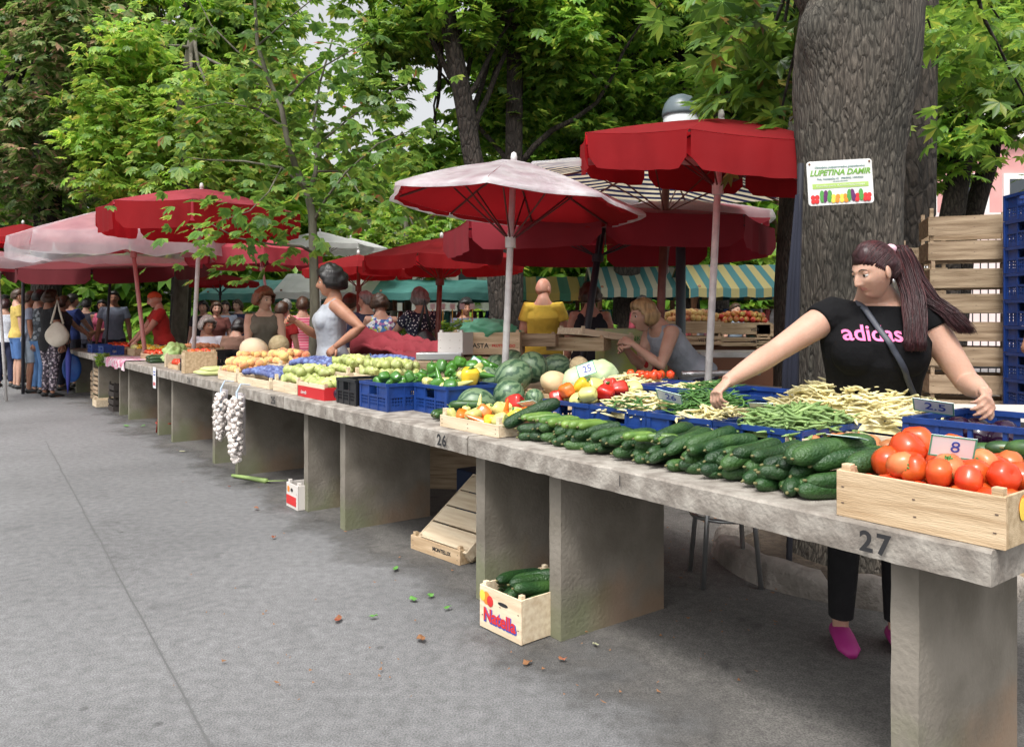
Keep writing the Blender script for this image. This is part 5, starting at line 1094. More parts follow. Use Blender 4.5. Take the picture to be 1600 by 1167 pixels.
# two flat crates leaning under table 26
x0 = wood_crate('low wooden crate lying on the ground under table 26', RM(-1.22, .33, .005, .12), .42, .34, .075, wood, 1, prints=(('MONTELUX', .028, black, .06, .04, 'f'), ('BONGUARD', .024, redp, .0, .04, 'e')))
x1 = wood_crate('upturned slatted crate leaning on the low one under table 26', RM(-1.20, .40, .19, .12) @ Matrix.Rotation(.62, 4, 'X') @ Matrix.Rotation(pi, 4, 'Y') @ Matrix.Translation((0, 0, -.03)), .42, .5, .06, wood3, 1)
bx = M('slate_bag', (.10, .10, .14), .6, (.20, .19, .26), 8, 1, 20)
pb = blobm('plastic_bag', .15, pattern('printed_bag', (.17, .17, .24), [(.32, .3, .42), (.24, .2, .3)], 16, .5, .4), .25, 2.2, zs=.45); put('plastic_bag', pb, R(-1.25, .72, .27), 'crumpled violet patterned plastic bag behind the leaning crate', 'bag', None, Euler((0, .1, .4)), 1.1)
pb2 = blobm('plastic_bag', .11, M('red_net_bag', (.25, .02, .03), .5, (.05, .15, .12), 7), .3, 2.4, zs=.6); put('plastic_bag', pb2, R(-.78, .75, .2), 'red and green net bag under the stencilled 26', 'bag', None, Euler((0, .3, 1)), 1.1)
m = MB(); m.box((0, 0, .16), (.34, .26, .32)); o = m.build('storage_box', M('dark_blue_box', (.01, .02, .05), .5), None, bevel=.01); o.matrix_world = RM(-1.62, .8, .003); tag(o, 'dark blue box standing behind the crates under table 26', 'box')
t = thing('bucket', 'yellow bucket hanging behind the table under the stencilled 26', 'bucket', Matrix.Translation(R(-1.0, 1.3, .42))); m = MB(); m.lathe([(.075, 0), (.1, .2), (.105, .205), (.098, .2), (.073, .01), (.001, .008)], 20); m.build('pail', M('yellow_plastic', (.55, .45, .02), .4), t, True); m = MB(); m.tube([(.1*math.cos(a), 0, .2+.1*math.sin(a)) for a in np.linspace(0, pi, 12)], .004, 6); m.build('handle', steel, t)
# hand truck
t = thing('hand_truck', 'dark folding trolley behind the yellow bucket', 'trolley', Matrix.Translation(R(-.82, 1.15, 0)))
m = MB(); m.tube([(-.12, 0, .1), (-.1, .25, .75)], .012, 6); m.tube([(.12, 0, .1), (.1, .25, .75)], .012, 6); m.tube([(-.11, .2, .6), (.11, .2, .6)], .01, 6); m.tube([(-.12, .02, .14), (.12, .02, .14)], .01, 6); m.build('frame', poled, t)
for x in (-.15, .15): w_ = MB(); w_.lathe([(.02, -.015), (.08, -.018), (.085, 0), (.08, .018), (.02, .015)], 18, Matrix.Translation((x, 0, .086)) @ Matrix.Rotation(pi/2, 4, 'Y')); w_.build('wheel', blackP, t, True)
# box under table 25 (behind the support)
bxx = wood_crate('white printed fruit box poking out beside the support of table 25', RM(-2.68, .1, .004), .2, .3, .16, M('white_card', (.62, .58, .54), .8), 1)
m = MB(); m.box((-.01, -.1512, .05), (.17, .002, .06)); m.build('red_print', redp, bxx); m = MB(); m.ell((-.06, -.1515, .12), (.022, .001, .022), 12, 6); m.build('fruit_print', orangep, bxx); m = MB(); m.ell((0, -.1515, .12), (.022, .001, .012), 12, 6); m.build('hand_hole', black, bxx)
wood_crate('reddish wooden crate on end, high under table 25', RM(-2.62, .25, .42, .5), .16, .1, .12, wood2, 1)
lk = MB(); lk.tube([(-.2, 0, 0), (0, .01, .004), (.2, .03, 0)], [.012, .016, .02], 6); lk.tube([(.2, .03, 0), (.35, .1, .01)], [.015, .003], 5, ry=[.004, .002]); o = lk.build('leek', M('leek_green', (.30, .42, .14), .6), None, True); o.matrix_world = RM(-3.75, .0, .02, .3); tag(o, 'discarded pale green leek on the ground under table 25', 'leek')
# stool under 24/23
def stool(label, M4, mt, h, seat, legr=.009, spread=.04, ring=.22, sr=.14):
    t = thing('stool', label, 'stool', M4)
    for k in range(4):
        a = pi/4+pi/2*k; m = MB(); m.tube([(sr*.8*math.cos(a), sr*.8*math.sin(a), h), ((sr+spread)*math.cos(a), (sr+spread)*math.sin(a), .0)], legr, 8); m.build('leg', mt, t, True)
    for z in (ring, ring+.16 if h > .5 else ring):
        f = z/h; r_ = (sr+spread)*(1-f)+sr*.8*f; m = MB(); m.tube([(r_*math.cos(a), r_*math.sin(a), z) for a in np.linspace(0, 2*pi, 33)], legr*.8, 6); m.build('ring', mt, t, True)
        if h <= .5: break
    m = MB(); m.lathe([(.001, h), (sr*.98, h), (sr, h+.012), (sr*.96, h+.035), (.001, h+.04)], 28); m.build('seat', seat, t, True); return t
stool('red metal stool with a dark seat under the table near the white sheet', RM(-6.85, .12, .0), M('red_metal', (.35, .04, .02), .4), .42, poled, ring=.12, sr=.1)
st2 = Matrix.Translation(T(1160, 842, 0.02)); p_ = Vector((.3*2.9, 0, 0))
stool('chrome bar stool standing behind the nearest table, beside the tree kerb ring', Matrix.Translation((1.02, 3.75, 0)), steel, .66, blackP, ring=.32, sr=.15, legr=.012)
# stacks under the far tables: every crate a thing
def stack(s, w, n, L, D, H, lab, gname, yaw=0, mt=None, z0=0, slats=2, mw=None):
    for k in range(n):
        M4 = (mw if mw is not None else RM(s, w, 0, yaw)) @ Matrix.Translation((RV(.006), RV(.006), z0+k*(H+.018))) @ Matrix.Rotation(RV(.03), 4, 'Z')
        pos = 'topmost' if k == n-1 else ('bottom' if k == 0 else ['first', 'second', 'third', 'fourth', 'fifth', 'sixth', 'seventh', 'eighth', 'ninth', 'tenth', 'eleventh', 'twelfth'][k])
        wood_crate('%s crate %sof the %s' % (pos, '' if pos in ('topmost', 'bottom') else 'from the bottom ', lab), M4, L, D, H, mt or wood2, slats, group=gname, endsolid=False)
stack(-10.9, .15, 4, .42, .3, .12, 'wooden stack under the far table', 'crates stacked under the far table')
stack(-11.5, .2, 3, .42, .3, .13, 'wooden stack nearest the woman with the bag', 'crates behind the woman with the bag')
stack(-9.6, .15, 2, .4, .3, .18, 'dark stack beside the support left of the red stool', 'dark crates left of the stool', mt=M('dark_crate', (.05, .04, .035), .7))
wood_crate('single low crate in front of the stack under the far table', RM(-10.3, .05, .004), .35, .3, .1, wood3, 1)
# ============================================================ behind the row: crates, box stands, fruit
a = P(1505, 560, 5.6)
MW = Matrix.Translation((P(1512, 500, 4.9).x, 4.9, 0)) @ Matrix.Rotation(-.32, 4, 'Z')
stack(0, 0, 6, .5, .36, .305, 'tall wooden stack right of the woman in black', 'tall stack of wooden crates', mw=MW, slats=2, z0=.0)
MW2 = Matrix.Translation((P(1432, 500, 5.6).x, 5.6, 0)) @ Matrix.Rotation(-.2, 4, 'Z')
stack(0, 0, 6, .3, .3, .283, 'lower wooden stack between trunk and tall stack', 'lower stack of wooden crates', mw=MW2, slats=2)
for k in range(13):
    plastic_crate('%s blue crate of the plastic stack at the right edge' % (['bottom', 'second', 'third', 'fourth', 'fifth', 'sixth', 'seventh', 'eighth', 'ninth', 'tenth', 'eleventh', 'twelfth', 'topmost'][k]), Matrix.Translation((P(1583, 500, 4.4).x+.27, 4.4, .0+k*.152)), .44, .34, .15, group='stack of blue plastic crates at right')
# white ASTA boxes near the right hand
for k, z in enumerate((.52, .68)):
    t = wood_crate(('lower' if k == 0 else 'upper')+' white box of the pair printed ASTA, beside her left hand', Matrix.Translation((P(1560, 500, 3.7).x, 3.7+.02*k, z)) @ Matrix.Rotation(-.12, 4, 'Z'), .55, .36, .15, M('white_card', (.62, .58, .54), .8), 1, prints=(('ASTA', .038, bluep, -.13, .09, 'f'), ('FRUTTACIDO', .024, redp, .08, .085, 'f')) if k == 0 else ())
    if k: m = MB(); m.ell((.02, -.1812, .09), (.06, .001, .018), 18, 8); m.build('hand_hole', black, t)
m = MB(); m.box((0, 0, .26), (.6, .4, .52)); o = m.build('storage_box', wood2, None, bevel=.01); o.matrix_world = Matrix.Translation((P(1560, 500, 3.7).x, 3.72, 0)) @ Matrix.Rotation(-.12, 4, 'Z'); tag(o, 'old wooden chest carrying the two white printed boxes', 'chest')
# ASTA crate with green bag behind the centre
as1 = wood_crate('plain brown box under the crate marked ASTA', Matrix.Translation((P(770, 500, 5.9).x, 5.9, .86)) @ Matrix.Rotation(-.12, 4, 'Z'), .50, .36, .12, wood, 1)
as2 = wood_crate('crate marked ASTA holding a crumpled green plastic bag', Matrix.Translation((P(765, 500, 5.9).x, 5.9, 1.0)) @ Matrix.Rotation(-.12, 4, 'Z'), .50, .36, .16, wood, 1, prints=(('ASTA', .05, black, -.04, .06, 'f'), ('FRUTTACIDO', .028, redp, .13, .06, 'f')))
as3 = wood_crate('white ended box left of the crate marked ASTA', Matrix.Translation((P(718, 500, 5.75).x, 5.75, 1.0)) @ Matrix.Rotation(-.4, 4, 'Z'), .2, .3, .16, M('white_card', (.62, .58, .54), .8), 1)
m = MB(); m.box((0, 0, .425), (.9, .45, .85)); o = m.build('display_stand', wood2, None, bevel=.01); o.matrix_world = Matrix.Translation((P(760, 500, 5.9).x, 5.95, 0)) @ Matrix.Rotation(-.12, 4, 'Z'); tag(o, 'wooden stand carrying the crates marked ASTA', 'stand')
gb = blobm('plastic_bag', .17, M('green_film', (.16, .55, .33), .25, (.30, .68, .48), 6, 1, 15, tr=.4, alpha=.85), .3, 2.6, zs=.42); put('plastic_bag', gb, as2.matrix_world @ Vector((0, 0, .17)), 'crumpled light green plastic bag in the crate marked ASTA', 'bag', None, Euler((0, 0, .3)), 1.2)
# steel tray and folded red canopy
rc = MB(); nx, ny = 46, 14; vs = []
for i in range(nx+1):
    for j in range(ny+1):
        u = i/nx; v_ = j/ny; q1 = P(550+180*u, 522+16*u+42*v_*(.6+.4*u), 7.6-1.3*u-.5*v_)
        vs.append(tuple(q1+Vector((0, 0, .05*math.sin(v_*13+u*5)*(1-.5*u)+.05*noise.noise(Vector((u*6, v_*5, 0)))+.035*noise.noise(Vector((u*17, v_*9, 2)))))))
rc.add(vs, [(i*(ny+1)+j, (i+1)*(ny+1)+j, (i+1)*(ny+1)+j+1, i*(ny+1)+j+1) for i in range(nx) for j in range(ny)])
o = rc.build('folded_canopy', M('folded_red_cloth', (.24, .022, .034), .85, (.17, .014, .022), 3, .6, 10), None, True); q_ = o.modifiers.new('s', 'SOLIDIFY'); q_.thickness = .03; tag(o, 'folded dark red canopy cloth lying over the tables behind the plums', 'cloth')
t = thing('metal_tray', 'shallow steel tray in front of the folded red cloth', 'tray', Matrix.Translation(P(688, 556, 5.6))); m = MB(); m.box((0, 0, 0), (.32, .24, .05)); m.build('pan', steel, t, bevel=.004)
m = MB(); m.box((0, 0, -.28), (.4, .3, .5)); o = m.build('storage_box', wood2, None, bevel=.01); o.matrix_world = Matrix.Translation(P(688, 556, 5.62)); tag(o, 'wooden box carrying the shallow steel tray', 'box')
# old crates left of the yellow shirt and right of it
for i, (px, py, Y, L_, D_, H_, lab, mt_) in enumerate(((825, 540, 6.0, .5, .36, .09, 'old brown tray standing left of the slatted lid crate', wood2), (905, 547, 6.0, .44, .32, .10, 'crate of yellow fruit under the slatted lid', wood), (930, 528, 6.0, .48, .34, .05, 'slatted crate turned over as a lid below the black tank top', wood3))):
    wood_crate(lab, Matrix.Translation(P(px, py, Y)) @ Matrix.Rotation((-.25, -.3, .5)[i], 4, 'Z') @ Matrix.Rotation((0, 0, .12)[i], 4, 'Y'), L_, D_, H_, mt_, 1)
m = MB(); m.box((0, 0, .42), (.75, .4, .83)); o = m.build('display_stand', blackP, None, bevel=.01); o.matrix_world = Matrix.Translation((P(890, 500, 6.1).x, 6.1, 0)); tag(o, 'dark stand under the slatted crates in front of the man in yellow', 'stand')
t = thing('printed_box', 'tall box printed with plums, in front of the leaning blonde woman', 'box', Matrix.Translation((P(985, 500, 6.5).x, 6.5, 0)) @ Matrix.Rotation(.08, 4, 'Z'))
m = MB(); m.box((0, 0, .6), (.52, .4, 1.16)); m.build('carton', M('lime_print', (.50, .58, .14), .6, (.42, .46, .36), 4), t, bevel=.006)
m = MB(); m.ell((.09, -.203, .88), (.09, .002, .10), 20, 10); m.build('plum_print', M('plum_print', (.5, .08, .12), .6), t); m = MB(); m.ell((.08, -.2055, .89), (.055, .002, .07), 20, 10); m.build('flesh_print', M('flesh_print', (.85, .62, .4), .6), t); m = MB(); m.ell((.08, -.208, .89), (.02, .002, .028), 14, 8); m.build('stone_print', redp, t)
for x in (-.02, .14): m = MB(); m.ell((x, -.204, .71), (.06, .002, .055), 16, 8); m.build('plum_print', redp, t)
text('VITAMINKA', .055, greenp, t, Matrix.Translation((-.07, -.203, 1.1)) @ FX, 'printed_lettering')
# fruit stand to the right (peaches and apples)
sx = P(1060, 500, 9.0).x; m = MB(); m.box((.65, 0, .5), (1.7, .5, 1.0)); o = m.build('display_stand', M('brown_board', (.2, .08, .04), .6), None, bevel=.01); o.matrix_world = Matrix.Translation((sx, 9.1, 0)); tag(o, 'brown board stand under the crates of peaches and apples at right', 'stand')
lab3 = ['wooden crate of peaches left on the right hand stand', 'wooden crate of apples in the middle of the right hand stand', 'small empty wooden crate right on the right hand stand']
for i, (px, py, w_) in enumerate(((1070, 520, .62), (1150, 522, .55), (1187, 525, .3))):
    c = wood_crate(lab3[i], Matrix.Translation(P(px+8, py, 8.9)), w_, .36, .13, wood, 1, prints=(('VIST', .05, black, .1, .05, 'f'),) if i else ())
    if i < 2: fill('peach' if i == 0 else 'apple', (peach_m, apple_m)[i], c.matrix_world, w_-.03, .33, .1, .033, .06, ('peach in the left crate on the right hand stand', 'apple in the middle crate on the right hand stand')[i], ('peach', 'apple')[i], 'fruit on the right hand stand '+'ab'[i], 2)
    wood_crate('lower crate '+['under the peaches', 'under the apples', 'under the small empty crate'][i]+' on the right hand stand', Matrix.Translation(P(px+8, py+18, 8.88)), w_, .36, .11, wood, 2, prints=(('VIST', .05, black, .1, .05, 'f'),))
# centre back fruit stand: oranges, peaches, salad
m = MB(); m.box((0, 0, .45), (4.4, .55, .9)); o = m.build('display_stand', wood3, None, bevel=.01); o.matrix_world = Matrix.Translation((P(765, 500, 9.9).x, 9.95, 0)); tag(o, 'long pale wooden stand of fruit crates behind the man in yellow', 'stand')
for i, px in enumerate((600, 655, 706, 775, 835, 885, 935)):
    c = wood_crate(['wooden crate of tomatoes left of the polka dot dress', 'wooden crate of salad right behind the polka dot dress', 'wooden crate of pale cabbages beside the polka dot dress', 'wooden crate of peaches left of the man in yellow', 'wooden crate of oranges left behind the man in yellow', 'wooden crate of oranges right of the man in yellow', 'wooden crate of plums behind the black tank top'][i], Matrix.Translation((P(px, 500, 9.8).x, 9.8, .91)) @ Matrix.Rotation(-.1, 4, 'X'), .42, .34, .12, wood, 2)
    me_, nm_, r_ = [(toms, 'tomato', .036), (None, '', 0), ([cab], 'cabbage', .06), (peach_m, 'peach', .033), (citr_m, 'orange', .035), (citr_m, 'orange', .035), (plum_m, 'plum', .022)][i]
    if me_: fill(nm_, me_, c.matrix_world, .39, .31, .07, r_, .05, nm_+' in the '+c['label'], nm_, nm_+' group '+'abcdefg'[i], 2 if nm_ != 'cabbage' else 1, cap=40, sc=(.9, 1.1) if nm_ != 'cabbage' else (.55, .65))
pos = []
for (px, n) in ((640, 130), (690, 60), (735, 120), (765, 40), (900, 60), (935, 60)):
    for k in range(n): pos.append(tuple(P(px, 500, 9.7)+Vector((RV(.16), RV(.14), -.18+abs(RV(.15))))))
pos = np.array(pos); o = link('salad_leaves', leaves_mesh(pos, rs.normal(size=(len(pos), 3)), rs.uniform(.06, .12, len(pos)), 5, leafy['mid'], 3, -.3)); o['kind'] = 'stuff'; tag(o, 'leafy salad and greens heaped on the crates of the long stand', 'salad')
for i, px in enumerate((676, 692, 707, 722, 738)):
    t = thing('price_card', 'small white card on a yellow stick above the salads, '+['leftmost', 'second', 'third', 'fourth', 'rightmost'][i]+' of five', 'price card', Matrix.Translation(P(px, 488, 9.5)), 'cards on yellow sticks'); m = MB(); m.box((0, 0, .07), (.06, .003, .07)); m.build('card', card, t); m = MB(); m.tube([(0, 0, -.12), (0, 0, .04)], .006, 5); m.build('stick', yellowp, t)
# foil roll and clutter on the second row tables
t = thing('foil_roll', 'long roll wrapped in shiny foil on the table beside the umbrella pole', 'roll', Matrix.Translation(P(1110, 584, 5.35)) @ Matrix.Rotation(.1, 4, 'Z')); m = MB(); m.tube([(-.2, 0, 0), (-.1, 0, 0), (.1, .0, .004), (.35, 0, .006)], [.02, .023, .021, .02], 12); m.build('foil', M('foil', (.6, .6, .6), .28, bump=1, bs=40, metal=.8), t, True)
t = thing('white_table', 'white topped table at the back, left of the second trunk', 'table', Matrix.Translation((P(1175, 500, 7.4).x, 7.4, 0))); m = MB(); m.box((.1, 0, .93), (1.3, .5, .05)); m.build('tabletop', white, t, bevel=.005)
for x in (-.45, .65): m = MB(); m.box((x, 0, .46), (.05, .4, .9)); m.build('leg', MATS['iron'], t)
# ============================================================ litter on the ground
def scrap(lab, px, py, sz, mt, n=1):
    m = MB(); k = 9; vs = [(0, 0, .008)]
    for i in range(k): a = 2*pi*i/k; r_ = sz*(.6+.5*random.random()); vs.append((r_*math.cos(a), r_*.6*math.sin(a), .004+random.random()*.012))
    m.add(vs, [(0, i+1, (i+1) % k+1) for i in range(k)]); o = m.build('fallen_leaf', mt); p_ = T(px, py, 0); o.matrix_world = Matrix.Translation(p_+Vector((0, 0, .008))) @ Matrix.Rotation(RV(3), 4, 'Z'); tag(o, lab, 'leaf'); return o
grl = M('scrap_green', (.10, .26, .05), .6); rdl = M('dead_leaf', (.30, .07, .035), .7, (.2, .1, .04), 20); brl = M('brown_leaf', (.22, .10, .04), .8); pal = M('pale_leaf', (.4, .4, .25), .8)
for lab, px, py, sz, mt in (('red-brown dead leaf lying alone in the middle of the lane', 528, 972, .035, rdl), ('brown leaf near the printed crate', 658, 1003, .03, brl), ('green leaf scrap left of the printed crate', 672, 935, .022, grl), ('green leaf scrap nearest the table 26 support', 617, 893, .03, grl), ('larger green leaf scrap below the other scraps', 645, 940, .03, grl), ('tiny green leaf scrap at the left of the group', 583, 968, .022, grl), ('green scrap beside the dark oily patch', 700, 954, .022, grl), ('reddish dead leaf below the garlic strings', 400, 797, .03, rdl), ('small reddish leaf left of table 26 support', 427, 843, .022, rdl), ('pale crumpled leaf under the left tables', 285, 707, .03, pal), ('tiny reddish leaf under the garlic strings', 358, 763, .018, rdl), ('green leaf on the ground under the red stool', 197, 667, .06, grl), ('small green leaf beside the red stool', 224, 667, .04, grl), ('brown leaf near the umbrella pole foot', 825, 1040, .025, brl), ('dark red leaf in front of the printed crate', 880, 1035, .02, rdl), ('brown curled leaf in front of the nearest support', 930, 1012, .02, pal)): scrap(lab, px, py, sz, mt)
m = MB()
for k in range(260):
    p_ = T(random.uniform(250, 1250), random.uniform(700, 1100), .006) if k < 130 else Vector((BX+RV(1.1)-.3, BY+RV(.9)-.1, .014)); sz = random.uniform(.004, .014)
    m.add([(p_.x, p_.y, .012), (p_.x+sz, p_.y+RV(sz), .014), (p_.x+RV(sz), p_.y+sz, .016)], [(0, 1, 2)])
o = m.build('litter', brl); o['kind'] = 'stuff'; tag(o, 'tiny dry leaf crumbs scattered over the asphalt', 'litter')
# ============================================================ people
skinm = M('skin', (.53, .32, .235), .52, (.47, .265, .19), 12, .15, 90, lo=.4, hi=.7); skind = M('tan_skin', (.40, .20, .125), .5, (.34, .16, .1), 12); skinr = M('pink_skin', (.60, .34, .25), .5, (.52, .24, .17), 10)
for m_ in (skinm, skind, skinr):
    b_ = m_.node_tree.nodes['Principled BSDF']; b_.inputs['Subsurface Weight'].default_value = .18; b_.inputs['Subsurface Radius'].default_value = (1, .35, .2); b_.inputs['Subsurface Scale'].default_value = .012; b_.inputs['Specular IOR Level'].default_value = .35
lipm = M('lips', (.40, .17, .14), .4); eyew = M('eye_white', (.7, .68, .65), .25); iris = M('iris', (.03, .02, .015), .2)
def hairm(nm, c): return M('hair_'+nm, c, .45, tuple(x*.45 for x in c), 26, .5, 45, stretch=(1.4, 1.4, .22), det=6)
HC = {'black': (.012, .010, .010), 'brown': (.07, .035, .018), 'red': (.22, .075, .03), 'darkred': (.040, .008, .011), 'grey': (.30, .29, .28), 'white': (.55, .52, .48), 'blonde': (.50, .34, .16), 'orange': (.55, .10, .03)}
def sm(a, b, x): t_ = max(0, min(1, (x-a)/(b-a))); return t_*t_*(3-2*t_)
def headshape(d, full=True):
    dx, dy, dz = d; x = .071*dx; y = .094*dy; z = .112*dz
    lo_ = sm(0, 1, -dz); x *= 1-.34*lo_**1.15;
    if dy > 0: y *= 1-.45*sm(.1, .9, -dz); y *= 1.06
    else: y *= .93-.05*sm(.3, 1, -dz)
    if full and dy < 0:
        g = lambda cx, cz, sx, sz: math.exp(-((x-cx)/sx)**2-((z-cz)/sz)**2)
        f = 0
        f += .024*math.exp(-(x/.0105)**2)*sm(.03, -.028, z)*sm(-.046, -.032, z)      # nose
        f += .007*(g(.011, -.031, .007, .007)+g(-.011, -.031, .007, .007))            # nostril wings
        f += .005*g(0, .026, .045, .010)                                             # brow
        f -= .011*(g(.031, .008, .015, .012)+g(-.031, .008, .015, .012))
        f += .004*(g(.040, -.022, .018, .016)+g(-.040, -.022, .018, .016))
        f += .0045*g(0, -.049, .018, .004)+.0055*g(0, -.058, .015, .0045)-.003*g(0, -.0535, .020, .0018)
        f -= .003*g(0, -.070, .02, .005); f += .010*g(0, -.090, .022, .016)
        y -= f*min(1, -dy*2.2)
    return Vector((x, y, z))
def head_verts(M4, n, m_, mb, hs=1.0, lips=True):
    vs = []; fs = []
    for i in range(m_+1):
        th = pi*i/m_
        for j in range(n):
            a = 2*pi*j/n; d = (math.sin(th)*math.sin(a), -math.sin(th)*math.cos(a), -math.cos(th)); vs.append(M4 @ (headshape(d)*hs))
    for i in range(m_):
        for j in range(n): fs.append((i*n+j, i*n+(j+1) % n, (i+1)*n+(j+1) % n, (i+1)*n+j))
    mb.add([tuple(v) for v in vs], fs)
    if lips:                                                  # colour the lip faces
        for k, f in enumerate(fs):
            i, j = f[0]//n, f[0] % n; th = pi*(i+.5)/m_; a = 2*pi*(j+.5)/n
            p = headshape((math.sin(th)*math.sin(a), -math.sin(th)*math.cos(a), -math.cos(th)), False)
            if p.y < 0 and abs(p.x) < .021*(1-abs((p.z+.0535)/.0095)**2*.7) and -.062 < p.z < -.0462: mb.m[len(mb.m)-len(fs)+k] = 1
def hand(mb, wrist, d, nrm, curl, sc=1.0, thumb=1, n=8, spread=.18):
    """five fingers rooted in a palm; d points along the fingers, nrm out of the back of the hand"""
    d = Vector(d).normalized(); nrm = Vector(nrm); nrm = (nrm-d*nrm.dot(d)).normalized(); sd = d.cross(nrm)*thumb
    w = Vector(wrist); q_ = lambda a, b, c: w+(d*a+sd*b+nrm*c)*sc
    mb.tube([q_(-.015, 0, 0), q_(.015, .0, 0), q_(.05, .0, 0), q_(.082, 0, 0)], [.021*sc, .030*sc, .038*sc, .034*sc], 14, side=tuple(sd), ry=[.017*sc, .016*sc, .0145*sc, .011*sc])
    for k, (b, L_, r) in enumerate(((.029, .068, .0088), (.010, .076, .0092), (-.009, .071, .0088), (-.027, .056, .0078))):
        cu = curl[k] if hasattr(curl, '__len__') else curl; a = 0; p = Vector((.07, b, -.001)); pts = [p.copy()]; ang = .15
        for s_, f in ((.47, 1.0), (.30, 1.25), (.25, .8)):
            ang += cu*f; p = p+Vector((math.cos(ang)*L_*s_, b*spread*L_*s_*14*.4, -math.sin(ang)*L_*s_)); pts.append(p.copy())
        rr_ = [r*1.1, r*1.0, r*.92, r*.72]; P3 = []; R3 = []
        for i in range(3): P3 += [pts[i], pts[i].lerp(pts[i+1], .5)]; R3 += [rr_[i], (rr_[i]+rr_[i+1])/2*.95]
        P3.append(pts[3]); R3.append(rr_[3]); tip = pts[3]+(pts[3]-pts[2])*.22; P3.append(tip); R3.append(r*.35)
        mb.tube([q_(*v) for v in P3], [x*sc for x in R3], n)
    tp = [Vector((.008, .022, -.003)), Vector((.034, .044, -.012)), Vector((.060, .056, -.022)), Vector((.080, .054, -.032)), Vector((.086, .052, -.035))]
    mb.tube([q_(*v) for v in tp], [.014*sc, .0125*sc, .0105*sc, .009*sc, .004*sc], n)
def ik(S_, T_, a, b, hint):
    S_, T_, h = Vector(S_), Vector(T_), Vector(hint); d = T_-S_; L_ = min(d.length, (a+b)*.995); u = d.normalized(); T_ = S_+u*L_
    x = (a*a-b*b+L_*L_)/(2*L_); y = math.sqrt(max(0, a*a-x*x)); h = (h-u*h.dot(u))
    h = h.normalized() if h.length > 1e-5 else Vector((0, 0, -1)); return S_+u*x+h*y, T_
